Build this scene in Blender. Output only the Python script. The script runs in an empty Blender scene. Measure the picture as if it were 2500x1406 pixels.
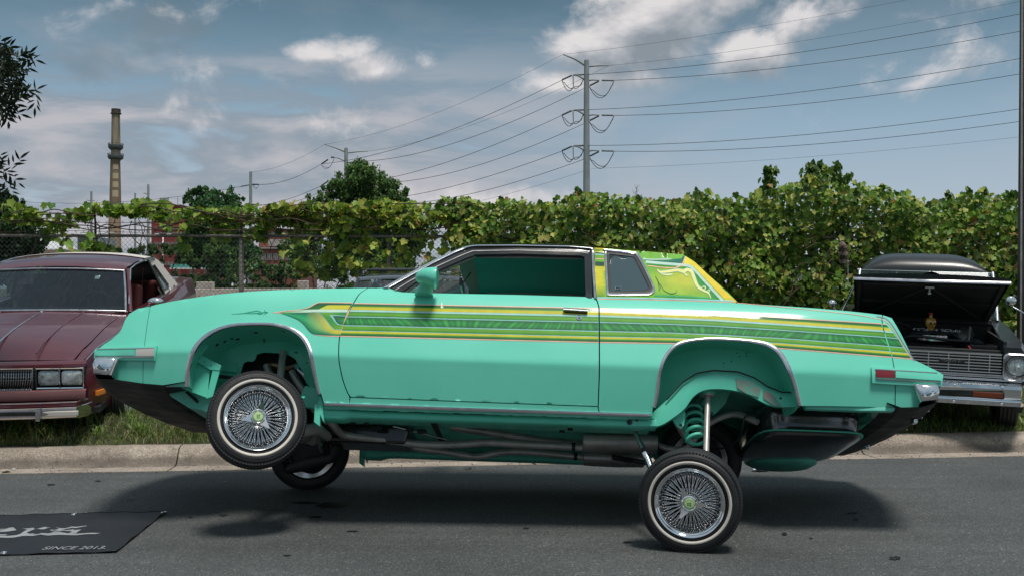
import bpy, bmesh, math, random
import numpy as np
from mathutils import Vector as V, Matrix
from mathutils.geometry import delaunay_2d_cdt
R = math.radians
random.seed(7)
scn = bpy.context.scene
COL = scn.collection

# ------------------------------------------------------------------ camera
F, CX, HY, H = 2400.0, 1250.0, 703.0, 1.505      # focal length in photo pixels, centre, horizon row, eye height
cam_d = bpy.data.cameras.new('camera')
cam = bpy.data.objects.new('camera', cam_d); COL.objects.link(cam)
cam.location = (0, 0, H); cam.rotation_euler = (R(90), 0, 0)
cam_d.sensor_width = 36; cam_d.lens = 36 * F / 2500
cam_d.clip_start = .05; cam_d.clip_end = 6000
scn.camera = cam
scn.view_settings.view_transform = 'Standard'
scn.view_settings.look = 'None'
scn.view_settings.gamma = 1
scn.view_settings.use_curve_mapping = False
scn.view_settings.exposure = 0.08
scn.cycles.max_bounces = 8
scn.cycles.transparent_max_bounces = 24
scn.cycles.sample_clamp_indirect = 5; scn.cycles.sample_clamp_direct = 5

# ------------------------------------------------------------------ sun and sky
SUN = V((.15, -.26, .95)).normalized()            # direction towards the sun
sl = bpy.data.lights.new('sun', 'SUN'); so = bpy.data.objects.new('sun', sl); COL.objects.link(so)
so.rotation_euler = SUN.to_track_quat('Z', 'Y').to_euler()
so.location = SUN * 50
sl.energy = 2.9; sl.angle = R(13); sl.color = (1, .95, .87)
wd = bpy.data.worlds.new('World'); scn.world = wd; wd.use_nodes = True
nt = wd.node_tree; nt.nodes.clear()
def NN(t, typ, **kw):
    n = t.nodes.new(typ)
    for k, v in kw.items():
        if k.startswith('i_'):
            key = k[2:]; key = int(key) if key.isdigit() else key.replace('_', ' ')
            n.inputs[key].default_value = v
        else: setattr(n, k, v)
    return n
def LK(t, a, b): t.links.new(a, b)
def MATH(t, op, a, b=None, c=None, clamp=False):
    n = t.nodes.new('ShaderNodeMath'); n.operation = op; n.use_clamp = clamp
    for i, x in enumerate((a, b, c)):
        if x is None: continue
        if isinstance(x, (int, float)): n.inputs[i].default_value = x
        else: t.links.new(x, n.inputs[i])
    return n.outputs[0]
def MIX(t, f, a, b, bt='MIX'):
    n = t.nodes.new('ShaderNodeMix'); n.data_type = 'RGBA'; n.blend_type = bt
    for i, x in ((0, f), (6, a), (7, b)):
        if isinstance(x, (int, float)): n.inputs[i].default_value = x
        elif isinstance(x, (tuple, list)): n.inputs[i].default_value = (*x[:3], 1)
        else: t.links.new(x, n.inputs[i])
    return n.outputs[2]
def RAMP(t, fac, stops, interp='LINEAR'):
    n = t.nodes.new('ShaderNodeValToRGB'); cr = n.color_ramp; cr.interpolation = interp
    while len(cr.elements) < len(stops): cr.elements.new(.5)
    for e, (p, c) in zip(cr.elements, stops):
        e.position = p; e.color = (c, c, c, 1) if isinstance(c, (int, float)) else (*c[:3], 1)
    t.links.new(fac, n.inputs[0]); return n.outputs[0]
def SM(t, x, a, b):                               # smoothstep a..b
    n = t.nodes.new('ShaderNodeMapRange'); n.interpolation_type = 'SMOOTHSTEP'
    t.links.new(x, n.inputs[0]); n.inputs[1].default_value = a; n.inputs[2].default_value = b
    return n.outputs[0]
def build_sky():
    t = nt
    sky = NN(t, 'ShaderNodeTexSky', sky_type='NISHITA', sun_disc=False)
    sky.sun_elevation = math.asin(SUN.z); sky.sun_rotation = math.atan2(SUN.x, SUN.y)
    sky.air_density = 1.0; sky.dust_density = .6; sky.ozone_density = 1.6
    tc = NN(t, 'ShaderNodeTexCoord'); sp = NN(t, 'ShaderNodeSeparateXYZ'); LK(t, tc.outputs['Generated'], sp.inputs[0])
    x, y, z = sp.outputs
    ya = MATH(t, 'MAXIMUM', MATH(t, 'ABSOLUTE', y), .05)
    az = MATH(t, 'DIVIDE', x, ya)                 # tangent of azimuth
    el = MATH(t, 'DIVIDE', z, MATH(t, 'SQRT', MATH(t, 'ADD', MATH(t, 'MULTIPLY', x, x), MATH(t, 'MULTIPLY', y, y))))
    front = MATH(t, 'GREATER_THAN', y, 0)
    # colour of the clear sky: deep slate blue high up, pale lavender low down
    tint = RAMP(t, MATH(t, 'MULTIPLY', el, 1.0, clamp=True), [(0, (.52, .57, .64)), (.07, (.46, .54, .63)), (.16, (.32, .455, .57)), (.23, (.18, .30, .39)), (.30, (.085, .165, .22)), (.6, (.26, .38, .45)), (1, (.30, .42, .49))])
    base = MIX(t, .86, sky.outputs[0], MIX(t, 1, tint, (10.5, 10.5, 10.5), 'MULTIPLY'))
    # soft layered cloud low on the left
    cmb = NN(t, 'ShaderNodeCombineXYZ'); LK(t, MATH(t, 'MULTIPLY', az, 3.2), cmb.inputs[0]); LK(t, MATH(t, 'MULTIPLY', el, 13), cmb.inputs[1]); LK(t, y, cmb.inputs[2])
    n1 = NN(t, 'ShaderNodeTexNoise', i_Scale=1.25, i_Detail=8, i_Roughness=.58, i_Distortion=.35); LK(t, cmb.outputs[0], n1.inputs['Vector'])
    lowm = MATH(t, 'MULTIPLY', SM(t, el, .27, .15), SM(t, az, .30, -.22))
    base = MIX(t, MATH(t, 'MULTIPLY', MATH(t, 'MULTIPLY', SM(t, n1.outputs[0], .36, .46), lowm), .75), base, (3.0, 3.45, 4.0))
    base = MIX(t, MATH(t, 'MULTIPLY', SM(t, n1.outputs[0], .44, .62), MATH(t, 'MULTIPLY_ADD', lowm, .85, .08)), base, (5.7, 5.6, 6.0))
    # cumulus: places given as azimuth / elevation tangents, edges broken by noise, bellies shaded by the cloud above them
    n4 = NN(t, 'ShaderNodeTexNoise', i_Scale=2.3, i_Detail=4); LK(t, tc.outputs['Generated'], n4.inputs['Vector'])
    other = MATH(t, 'SUBTRACT', MATH(t, 'MULTIPLY', n4.outputs[0], 2.2), .95)
    inview = MATH(t, 'MULTIPLY', front, MATH(t, 'MULTIPLY', SM(t, MATH(t, 'ABSOLUTE', az), .72, .60), SM(t, el, .46, .36)))
    def field(da, de, detail, blobs):
        az_, el_ = MATH(t, 'ADD', az, da), MATH(t, 'ADD', el, de)
        c3 = NN(t, 'ShaderNodeCombineXYZ'); LK(t, az_, c3.inputs[0]); LK(t, MATH(t, 'MULTIPLY', el_, 1.35), c3.inputs[1]); LK(t, front, c3.inputs[2])
        nz = NN(t, 'ShaderNodeTexNoise', i_Scale=10, i_Detail=detail, i_Roughness=.62, i_Distortion=.25); LK(t, c3.outputs[0], nz.inputs['Vector'])
        dens = None
        for px, py, rx, ry, k in blobs:
            a0, e0 = (px - CX) / F, (HY - py) / F
            dx = MATH(t, 'MULTIPLY', MATH(t, 'SUBTRACT', az_, a0), F / rx); dy = MATH(t, 'MULTIPLY', MATH(t, 'SUBTRACT', el_, e0), F / ry)
            d = MATH(t, 'SQRT', MATH(t, 'ADD', MATH(t, 'MULTIPLY', dx, dx), MATH(t, 'MULTIPLY', dy, dy)))
            m = MATH(t, 'MULTIPLY', MATH(t, 'SUBTRACT', 1.25, d), k); dens = m if dens is None else MATH(t, 'MAXIMUM', dens, m)
        dens = MATH(t, 'MULTIPLY_ADD', MATH(t, 'SUBTRACT', dens, other), inview, other)
        return MATH(t, 'ADD', dens, MATH(t, 'MULTIPLY', MATH(t, 'SUBTRACT', nz.outputs[0], .5), 3.0))
    CU = ((1600, 60, 210, 110, 1.3), (1480, 115, 140, 75, 1.2), (1400, 130, 80, 45, 1.0), (1370, 205, 110, 40, .9), (1500, 195, 150, 36, .7), (1830, 140, 125, 78, 1.15), (1950, 60, 170, 80, .85), (1760, 20, 150, 70, 1.0), (2330, 30, 240, 60, .6), (2200, 85, 120, 40, .5), (2350, 190, 240, 60, .14),
          (790, 140, 105, 42, .72), (910, 180, 120, 40, .78), (1045, 155, 50, 26, .45), (1150, 492, 230, 34, .5), (650, 195, 120, 60, .3), (700, 310, 240, 50, .35), (400, 70, 90, 30, .10))
    d0 = field(0, 0, 9, CU); d1 = field(-.004, .020, 4, CU)
    cm = MATH(t, 'MULTIPLY', SM(t, d0, .05, .95), .93)
    lit = MATH(t, 'SUBTRACT', MATH(t, 'MULTIPLY_ADD', d0, .35, .62), MATH(t, 'MULTIPLY', d1, .50))
    cc = RAMP(t, lit, [(.20, (2.9, 3.3, 3.75)), (.46, (4.8, 5.0, 5.4)), (.78, (8.7, 8.3, 8.3))])
    # dark ragged cloud, high on the left
    dg = field(.3, .1, 7, ((430 + 720, 95 - 240, 140, 62, .75), (1320 - 180, 150 - 240, 90, 40, .6), (200 + 720, 215 - 240, 200, 40, .4)))
    base = MIX(t, MATH(t, 'MULTIPLY', MATH(t, 'MULTIPLY', SM(t, dg, .05, .9), inview), .5), base, (2.0, 2.5, 2.9))
    base = MIX(t, cm, base, cc)
    hz = MATH(t, 'LESS_THAN', z, 0)
    base = MIX(t, hz, base, (1.6, 1.6, 1.6))
    bg = NN(t, 'ShaderNodeBackground', i_Strength=.085); LK(t, base, bg.inputs[0])
    out = NN(t, 'ShaderNodeOutputWorld'); LK(t, bg.outputs[0], out.inputs[0])
build_sky()

# ------------------------------------------------------------------ helpers
def W(px, py, D): return V(((px - CX) / F * D, D, H - (py - HY) / F * D))
def tag(o, label=None, cat=None, group=None, kind=None):
    if label: o['label'] = label
    if cat: o['category'] = cat
    if group: o['group'] = group
    if kind: o['kind'] = kind
    return o
def empty(name, loc, label=None, cat=None, group=None):
    o = bpy.data.objects.new(name, None); o.empty_display_size = .1
    COL.objects.link(o); o.location = loc; tag(o, label, cat, group); return o
WL = {}                                            # world location of every root and part
def wloc(o):
    p = V((0, 0, 0))
    while o is not None: p = p + o.location; o = o.parent
    return p
def link_mesh(name, me, mat, parent=None, world=True):
    if mat is not None:
        for m in (mat if isinstance(mat, (list, tuple)) else [mat]): me.materials.append(m)
    o = bpy.data.objects.new(name, me); COL.objects.link(o)
    if parent is not None:
        o.parent = parent
        if world:
            me.transform(Matrix.Translation(-wloc(parent)))
    return o
class MB:
    """collects pieces of ONE mesh"""
    def __init__(s, M=None): s.v = []; s.f = []; s.m = []; s.uv = {}; s.c = {}; s.M = M; s.mi = 0; s.col = None
    def add(s, vs, fs, uv=None):
        b = len(s.v)
        s.v += [tuple(p) for p in vs]
        for i, f in enumerate(fs):
            s.f.append(tuple(b + k for k in f)); s.m.append(s.mi)
            if uv is not None: s.uv[len(s.f) - 1] = [uv[k] for k in f]
            if s.col is not None: s.c[len(s.f) - 1] = s.col
        return b
    def addc(s, vs, fs, cols):
        n0 = len(s.f); s.add(vs, fs)
        for i, f in enumerate(fs): s.c[n0 + i] = [cols[k] for k in f]
    def box(s, c, d, rot=None, taper=1.0):
        c = V(c); hx, hy, hz = d[0] / 2, d[1] / 2, d[2] / 2
        vs = []
        for z in (-1, 1):
            k = taper if z > 0 else 1
            for x, y in ((-1, -1), (1, -1), (1, 1), (-1, 1)):
                p = V((x * hx * k, y * hy * k, z * hz))
                if rot is not None: p = rot @ p
                vs.append(c + p)
        s.add(vs, [(3, 2, 1, 0), (4, 5, 6, 7), (0, 1, 5, 4), (1, 2, 6, 5), (2, 3, 7, 6), (3, 0, 4, 7)])
    def hexa(s, a, b): s.add(list(a) + list(b), [(3, 2, 1, 0), (4, 5, 6, 7), (0, 1, 5, 4), (1, 2, 6, 5), (2, 3, 7, 6), (3, 0, 4, 7)])
    def tube(s, pts, r, n=8, cap=True, flat=None):
        pts = [V(p) for p in pts]; N = len(pts)
        rr = r if isinstance(r, (list, tuple)) else [r] * N
        vs = []; up = None
        for i, p in enumerate(pts):
            d = (pts[min(i + 1, N - 1)] - pts[max(i - 1, 0)]).normalized()
            if up is None: up = V((0, 0, 1)) if abs(d.z) < .9 else V((1, 0, 0))
            a = d.cross(up).normalized(); b = a.cross(d).normalized(); up = b
            for k in range(n):
                t = 2 * math.pi * k / n
                vs.append(p + a * (math.cos(t) * rr[i]) + b * (math.sin(t) * rr[i] * (flat or 1)))
        fs = [(i * n + k, i * n + (k + 1) % n, (i + 1) * n + (k + 1) % n, (i + 1) * n + k) for i in range(N - 1) for k in range(n)]
        if cap: fs += [tuple(range(n - 1, -1, -1)), tuple((N - 1) * n + k for k in range(n))]
        s.add(vs, fs)
    def lathe(s, prof, n=48, axis='Y', c=(0, 0, 0), M=None, closed=False):
        c = V(c); vs = []
        for (r, h) in prof:
            for k in range(n):
                t = 2 * math.pi * k / n; a, b = r * math.cos(t), r * math.sin(t)
                p = V((a, h, b)) if axis == 'Y' else (V((a, b, h)) if axis == 'Z' else V((h, a, b)))
                if M is not None: p = M @ p
                vs.append(c + p)
        L = len(prof)
        fs = [(i * n + k, i * n + (k + 1) % n, ((i + 1) % L) * n + (k + 1) % n, ((i + 1) % L) * n + k) for i in range(L if closed else L - 1) for k in range(n)]
        s.add(vs, fs)
    def grid(s, rows, wrap=False, uv=False):
        n = len(rows[0]); vs = [p for r in rows for p in r]
        fs = []
        for i in range(len(rows) - 1):
            for k in range(n if wrap else n - 1):
                fs.append((i * n + k, i * n + (k + 1) % n, (i + 1) * n + (k + 1) % n, (i + 1) * n + k))
        u = [(k / (n - 1), i / (len(rows) - 1)) for i in range(len(rows)) for k in range(n)] if uv else None
        s.add(vs, fs, u)
    def prism(s, poly, dv):
        """polygon (list of points) pushed along dv"""
        n = len(poly); poly = [V(p) for p in poly]; dv = V(dv)
        s.add(poly + [p + dv for p in poly], [tuple(range(n)), tuple(range(2 * n - 1, n - 1, -1))] + [(k, k + n, (k + 1) % n + n, (k + 1) % n) for k in range(n)])
    def build(s, name, mat, parent=None, smooth=False, angle=None, bevel=0, world=True, clean=False):
        me = bpy.data.meshes.new(name)
        vs = s.v if s.M is None else [tuple(s.M @ V(p)) for p in s.v]
        me.from_pydata(vs, [], s.f)
        if len(set(s.m)) > 1:
            me.polygons.foreach_set('material_index', s.m)
        if s.uv:
            l = me.uv_layers.new(name='UVMap')
            for fi, uvs in s.uv.items():
                for li, q in zip(me.polygons[fi].loop_indices, uvs): l.data[li].uv = q
        if s.c:
            ca = me.color_attributes.new('tone', 'FLOAT_COLOR', 'CORNER')
            arr = np.ones(len(me.loops) * 4, dtype=np.float32)
            for fi, c in s.c.items():
                p = me.polygons[fi]
                for k, li in enumerate(range(p.loop_start, p.loop_start + p.loop_total)): arr[li * 4:li * 4 + 3] = c[k] if isinstance(c, list) else c
            ca.data.foreach_set('color', arr)
        if smooth: me.polygons.foreach_set('use_smooth', [True] * len(me.polygons))
        if angle:
            bm = bmesh.new(); bm.from_mesh(me)
            for e in bm.edges:
                if len(e.link_faces) == 2 and e.calc_face_angle(0) > R(angle): e.smooth = False
            bm.to_mesh(me); bm.free()
        me.validate(); me.update()
        o = link_mesh(name, me, mat, parent, world)
        if bevel:
            b = o.modifiers.new('bevel', 'BEVEL'); b.width = bevel; b.segments = 2; b.limit_method = 'ANGLE'; b.angle_limit = R(35)
            b.harden_normals = False
        return o
def crom(pts, n=6):
    """smooth curve through points"""
    two = len(pts[0]) == 2
    cut = (lambda p: (p[0], p[1])) if two else (lambda p: tuple(p))
    pts = [V(p) if len(p) > 2 else V((p[0], p[1], 0)) for p in pts]
    if len(pts) < 3: return [cut(p) for p in pts]
    P = [pts[0] * 2 - pts[1]] + pts + [pts[-1] * 2 - pts[-2]]
    out = []
    for i in range(1, len(P) - 2):
        for k in range(n):
            t = k / n
            out.append(.5 * ((2 * P[i]) + (P[i + 1] - P[i - 1]) * t + (2 * P[i - 1] - 5 * P[i] + 4 * P[i + 1] - P[i + 2]) * t * t + (3 * P[i] - P[i - 1] - 3 * P[i + 1] + P[i + 2]) * t ** 3))
    out.append(pts[-1]); return [cut(p) for p in out]
def lerp_on(xs, x):
    """piecewise linear"""
    if x <= xs[0][0]: return xs[0][1]
    for (a, b), (c, d) in zip(xs, xs[1:]):
        if x <= c: return b + (d - b) * (x - a) / (c - a)
    return xs[-1][1]
def resamp(pts, n):
    pts = [V(p) for p in pts]; L = [0]
    for a, b in zip(pts, pts[1:]): L.append(L[-1] + (b - a).length)
    out = []; j = 0
    for i in range(n):
        s = L[-1] * i / (n - 1)
        while j < len(L) - 2 and L[j + 1] < s: j += 1
        d = L[j + 1] - L[j]
        out.append(pts[j].lerp(pts[j + 1], (s - L[j]) / d if d > 0 else 0))
    return out

# ------------------------------------------------------------------ materials
def principled(name, col, rough=.5, metal=0, coat=0, spec=.5, **kw):
    m = bpy.data.materials.new(name); m.use_nodes = True; t = m.node_tree
    b = t.nodes['Principled BSDF']
    b.inputs['Base Color'].default_value = (*col, 1); b.inputs['Roughness'].default_value = rough
    b.inputs['Metallic'].default_value = metal; b.inputs['Coat Weight'].default_value = coat
    b.inputs['Specular IOR Level'].default_value = spec
    b.inputs['Coat Roughness'].default_value = .04
    return m, t, b
def noisy(name, c1, c2, scale=5, rough=(.5, .6), metal=0, bump=0, bscale=None, coat=0, detail=6, spec=.5, coords='Object', stops=(.35, .65), crough=.04):
    m, t, b = principled(name, c1, rough[0], metal, coat, spec)
    b.inputs['Coat Roughness'].default_value = crough
    tc = NN(t, 'ShaderNodeTexCoord')
    n = NN(t, 'ShaderNodeTexNoise', i_Scale=scale, i_Detail=detail, i_Roughness=.6); LK(t, tc.outputs[coords], n.inputs['Vector'])
    LK(t, RAMP(t, n.outputs[0], [(stops[0], c1), (stops[1], c2)]), b.inputs['Base Color'])
    LK(t, RAMP(t, n.outputs[0], [(.3, rough[0]), (.7, rough[1])]), b.inputs['Roughness'])
    if bump:
        n2 = NN(t, 'ShaderNodeTexNoise', i_Scale=bscale or scale * 4, i_Detail=8, i_Roughness=.65); LK(t, tc.outputs[coords], n2.inputs['Vector'])
        bp = NN(t, 'ShaderNodeBump', i_Strength=bump, i_Distance=.01); LK(t, n2.outputs[0], bp.inputs['Height']); LK(t, bp.outputs[0], b.inputs['Normal'])
    return m
M = {}
TEAL1, TEAL2 = (.135, .655, .485), (.165, .70, .53)
M['paint'] = noisy('teal_paint', TEAL1, TEAL2, 1.6, (.42, .50), coat=.9, bump=.05, bscale=1.6, crough=.07, spec=.3)
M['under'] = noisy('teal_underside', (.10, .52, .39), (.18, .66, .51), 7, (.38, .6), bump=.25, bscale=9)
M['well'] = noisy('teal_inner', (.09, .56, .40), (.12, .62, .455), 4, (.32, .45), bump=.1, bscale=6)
M['chrome'] = noisy('chrome', (.80, .81, .82), (.90, .90, .90), 5, (.05, .09), metal=1)
M['trim'] = noisy('worn_bright_trim', (.55, .54, .56), (.68, .66, .68), 12, (.16, .26), metal=1)
M['dull'] = noisy('dull_steel', (.36, .345, .325), (.52, .50, .47), 9, (.28, .42), metal=.35, bump=.1)
M['black'] = noisy('black_rubber', (.012, .013, .014), (.02, .021, .022), 9, (.45, .6))
M['tyre'] = noisy('tyre_rubber', (.013, .014, .016), (.022, .023, .025), 14, (.5, .68), bump=.15, bscale=60)
M['white_rubber'] = noisy('whitewall', (.62, .57, .50), (.70, .65, .58), 8, (.5, .6))
M['dark'] = noisy('dark_grime', (.008, .010, .010), (.022, .024, .024), 6, (.5, .8), bump=.3)
M['gloss_black'] = noisy('gloss_black', (.010, .010, .011), (.014, .014, .015), 4, (.12, .2), coat=.6)
M['glass_dark'] = None
def glassm(name, tint, rough=.0, refl=.08, opac=.3):
    """thin car window glass: tinted see-through with a mirror coat"""
    m = bpy.data.materials.new(name); m.use_nodes = True; t = m.node_tree; t.nodes.clear()
    tr = NN(t, 'ShaderNodeBsdfTransparent'); tr.inputs[0].default_value = (*tint, 1)
    gl = NN(t, 'ShaderNodeBsdfGlossy'); gl.inputs[0].default_value = (.9, .95, 1, 1); gl.inputs['Roughness'].default_value = .02
    fr = NN(t, 'ShaderNodeFresnel', i_IOR=1.5)
    mx = NN(t, 'ShaderNodeMixShader'); LK(t, MATH(t, 'MULTIPLY', fr.outputs[0], 1.6, clamp=True), mx.inputs[0]); LK(t, tr.outputs[0], mx.inputs[1]); LK(t, gl.outputs[0], mx.inputs[2])
    out = NN(t, 'ShaderNodeOutputMaterial'); LK(t, mx.outputs[0], out.inputs[0]); return m
M['glass'] = glassm('car_glass', (.55, .68, .66))
M['glass_clear'] = glassm('clear_glass', (.82, .9, .88))
M['lens'] = principled('lamp_lens', (.60, .56, .52), .12, 0, .5)[0]
M['red_lens'] = principled('red_lens', (.20, .012, .02), .15, 0, .6)[0]
M['amber'] = principled('amber_lens', (.75, .22, .02), .2, 0, .5)[0]
M['white'] = noisy('white_paint', (.72, .70, .67), (.8, .79, .77), 4, (.4, .5))
# ------------------------------------------------------------------ ground, road, kerb
KA = math.atan(.0972); KC, KS = math.cos(KA), math.sin(KA)
def kt(x, y): return (y - 8.36 - .0972 * x) * KC            # distance beyond the asphalt edge
def ks(x, y): return x * KC + (y - 8.36) * KS
def kxy(s, t): return (s * KC - t * KS, 8.36 + s * KS + t * KC)
KERB = [(0, .004), (.26, -.008), (.31, .004), (.345, .045), (.375, .09), (.41, .122), (.46, .135), (.56, .137)]
def bank(x, t):
    k = lerp_on([(-2.0, 1), (3.2, .12)], x)
    h = lerp_on([(.50, .12), (.62, .155), (1.0, .30), (2, .37), (5, .46), (7.5, .50), (14, .58), (60, .6)], t)
    k2 = k + (1 - k) * min(1, max(0, (t - 1) / 6))
    return .12 + (h - .12) * k2
def gz(x, y):
    t = kt(x, y)
    if t < 0: return 0
    if t < .50: return lerp_on(KERB, t)
    return bank(x, t)
def asphalt_mat():
    m, t, b = principled('asphalt', (.05, .05, .05), .75)
    tc = NN(t, 'ShaderNodeTexCoord'); P = tc.outputs['Object']
    vo = NN(t, 'ShaderNodeTexVoronoi', i_Scale=150); LK(t, P, vo.inputs['Vector'])
    vo2 = NN(t, 'ShaderNodeTexVoronoi', i_Scale=70); LK(t, P, vo2.inputs['Vector'])
    nl = NN(t, 'ShaderNodeTexNoise', i_Scale=.55, i_Detail=5, i_Roughness=.6); LK(t, P, nl.inputs['Vector'])
    mp = NN(t, 'ShaderNodeMapping'); mp.inputs['Scale'].default_value = (.25, 3.2, 1); LK(t, P, mp.inputs[0])
    ns = NN(t, 'ShaderNodeTexNoise', i_Scale=1.3, i_Detail=5, i_Roughness=.6); LK(t, mp.outputs[0], ns.inputs['Vector'])
    nf = NN(t, 'ShaderNodeTexNoise', i_Scale=260, i_Detail=3); LK(t, P, nf.inputs['Vector'])
    grain = RAMP(t, vo.outputs['Color'], [(0, (.036, .041, .042)), (.5, (.063, .069, .070)), (.85, (.100, .105, .104)), (1, (.30, .29, .27))])
    g2 = RAMP(t, vo2.outputs['Color'], [(0, .82), (1, 1.2)])
    c = MIX(t, 1, grain, g2, 'MULTIPLY')
    c = MIX(t, 1, c, RAMP(t, nl.outputs[0], [(.3, .72), (.7, 1.30)]), 'MULTIPLY')
    c = MIX(t, 1, c, RAMP(t, ns.outputs[0], [(.3, .88), (.7, 1.15)]), 'MULTIPLY')
    LK(t, c, b.inputs['Base Color'])
    LK(t, RAMP(t, nl.outputs[0], [(.3, .68), (.7, .86)]), b.inputs['Roughness'])
    bp = NN(t, 'ShaderNodeBump', i_Strength=.55, i_Distance=.006); LK(t, vo.outputs['Distance'], bp.inputs['Height'])
    bp2 = NN(t, 'ShaderNodeBump', i_Strength=.3, i_Distance=.004); LK(t, nf.outputs[0], bp2.inputs['Height']); LK(t, bp.outputs[0], bp2.inputs['Normal'])
    LK(t, bp2.outputs[0], b.inputs['Normal']); return m
def concrete_mat(name, c1, c2, footing=True):
    m, t, b = principled(name, c1, .85)
    tc = NN(t, 'ShaderNodeTexCoord'); P = tc.outputs['Object']
    n = NN(t, 'ShaderNodeTexNoise', i_Scale=2.2, i_Detail=9, i_Roughness=.7); LK(t, P, n.inputs['Vector'])
    vo = NN(t, 'ShaderNodeTexVoronoi', i_Scale=110); LK(t, P, vo.inputs['Vector'])
    c = RAMP(t, n.outputs[0], [(.25, tuple(x * .55 for x in c1)), (.5, c1), (.75, c2)])
    c = MIX(t, 1, c, RAMP(t, vo.outputs['Color'], [(0, .62), (.5, .95), (1, 1.5)]), 'MULTIPLY')
    n3 = NN(t, 'ShaderNodeTexNoise', i_Scale=9, i_Detail=6, i_Roughness=.7); LK(t, P, n3.inputs['Vector'])
    c = MIX(t, SM(t, n3.outputs[0], .56, .74), c, tuple(x * .35 for x in c1))
    if footing: # darker uneven band along the foot of the kerb
        sp = NN(t, 'ShaderNodeSeparateXYZ'); LK(t, P, sp.inputs[0]); n4 = NN(t, 'ShaderNodeTexNoise', i_Scale=5, i_Detail=6, i_Roughness=.7); LK(t, P, n4.inputs['Vector'])
        hgt = MATH(t, 'MULTIPLY_ADD', MATH(t, 'SUBTRACT', n4.outputs[0], .5), .09, sp.outputs[2])
        d_ = MATH(t, 'MULTIPLY', SM(t, hgt, .085, .03), SM(t, hgt, -.045, .012)); c = MIX(t, MATH(t, 'MULTIPLY', d_, .72), c, tuple(x * .28 for x in c1))
    LK(t, c, b.inputs['Base Color'])
    bp = NN(t, 'ShaderNodeBump', i_Strength=.5, i_Distance=.006); LK(t, vo.outputs['Distance'], bp.inputs['Height']); LK(t, bp.outputs[0], b.inputs['Normal'])
    return m
M['asphalt'] = asphalt_mat()
M['kerb'] = concrete_mat('kerb_concrete', (.32, .265, .215), (.50, .43, .36))
M['gutter'] = concrete_mat('gutter_concrete', (.34, .285, .235), (.48, .41, .35), False)
M['barrier'] = concrete_mat('barrier_concrete', (.55, .48, .44), (.68, .61, .56), False)
def soil_mat():
    m, t, b = principled('soil', (.05, .05, .03), .95)
    tc = NN(t, 'ShaderNodeTexCoord'); P = tc.outputs['Object']
    n = NN(t, 'ShaderNodeTexNoise', i_Scale=1.1, i_Detail=9, i_Roughness=.75); LK(t, P, n.inputs['Vector'])
    n2 = NN(t, 'ShaderNodeTexNoise', i_Scale=38, i_Detail=6, i_Roughness=.7); LK(t, P, n2.inputs['Vector'])
    c = RAMP(t, n.outputs[0], [(.3, (.055, .042, .028)), (.48, (.05, .058, .022)), (.7, (.085, .105, .035))])
    c = MIX(t, 1, c, RAMP(t, n2.outputs[0], [(.3, .55), (.7, 1.4)]), 'MULTIPLY')
    LK(t, c, b.inputs['Base Color'])
    bp = NN(t, 'ShaderNodeBump', i_Strength=.8, i_Distance=.03); LK(t, n2.outputs[0], bp.inputs['Height']); LK(t, bp.outputs[0], b.inputs['Normal']); return m
M['soil'] = soil_mat()
mb = MB(); x0, x1 = -400, 400
mb.add([(-400, -200, 0), (400, -200, 0), (*kxy(400, 0), 0), (*kxy(-400, 0), 0)], [(0, 1, 2, 3)])
tag(mb.build('road', M['asphalt']), 'dark weathered asphalt road across the foreground', kind='structure')
# gutter: slabs between joints
segs = []; s = -12.0; i = 0
while s < 13: segs.append((s, s + 3.05)); s += 3.05
gut = tag(empty('gutter', (0, 8.3, 0)), 'pale concrete gutter between the asphalt and the kerb', kind='structure')
kb = tag(empty('kerb', (0, 8.7, 0)), 'rounded speckled concrete kerb below the grass verge', kind='structure')
rk = random.Random(3)
def strip(prof, a, b, name, mat, parent, n=40):
    mb = MB(); rows = []
    for (t, z) in prof:
        row = []
        for k in range(n + 1):
            ss = a + .006 + (b - a - .012) * k / n
            x, y = kxy(ss, t + .006 * math.sin(ss * 3.1 + t * 9)); row.append((x, y, z + rk.uniform(-.0012, .0012)))
        rows.append(row)
    low = [(p[0], p[1], -.06) for p in rows[0]]; hi = [(p[0], p[1], -.06) for p in rows[-1]]
    rows = [low] + rows + [hi]
    mb.grid(rows)
    L = len(rows); w_ = n + 1
    mb.add([rows[i][0] for i in range(L)], [tuple(range(L))]); mb.add([rows[i][-1] for i in range(L)], [tuple(range(L - 1, -1, -1))])
    return mb.build(name, mat, parent, smooth=True, angle=50)
for a, b in segs:
    strip([(0, .004), (.13, -.002), (.262, -.006), (.27, -.02)], a, b, 'gutter_slab', M['gutter'], gut)
    strip([(.268, -.006)] + KERB[2:] + [(.60, .132)], a, b, 'kerb_stone', M['kerb'], kb)
# verge and the land beyond
def land():
    mb = MB(); ts = [.50, .56, .62, .7, .8, .9, 1.0, 1.2, 1.5, 2, 3, 4, 5, 6, 7.5, 10, 14, 20, 30, 60, 120, 300, 900]
    ss = [-900, -300, -100, -40, -20] + [-12 + .4 * k for k in range(61)] + [20, 40, 100, 300, 900]
    r = random.Random(5); rows = []
    for t in ts:
        row = []
        for s in ss:
            x, y = kxy(s, t + (.02 * math.sin(s * 5) if t < .6 else 0)); row.append((x, y, bank(x, t) + (r.uniform(-.012, .012) if .6 < t < 10 else 0) - (.02 if t < .55 else 0)))
        rows.append(row)
    mb.grid(rows); return tag(mb.build('ground', M['soil'], smooth=True), 'grassy verge and open land beyond the kerb', kind='structure')
land()
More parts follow.
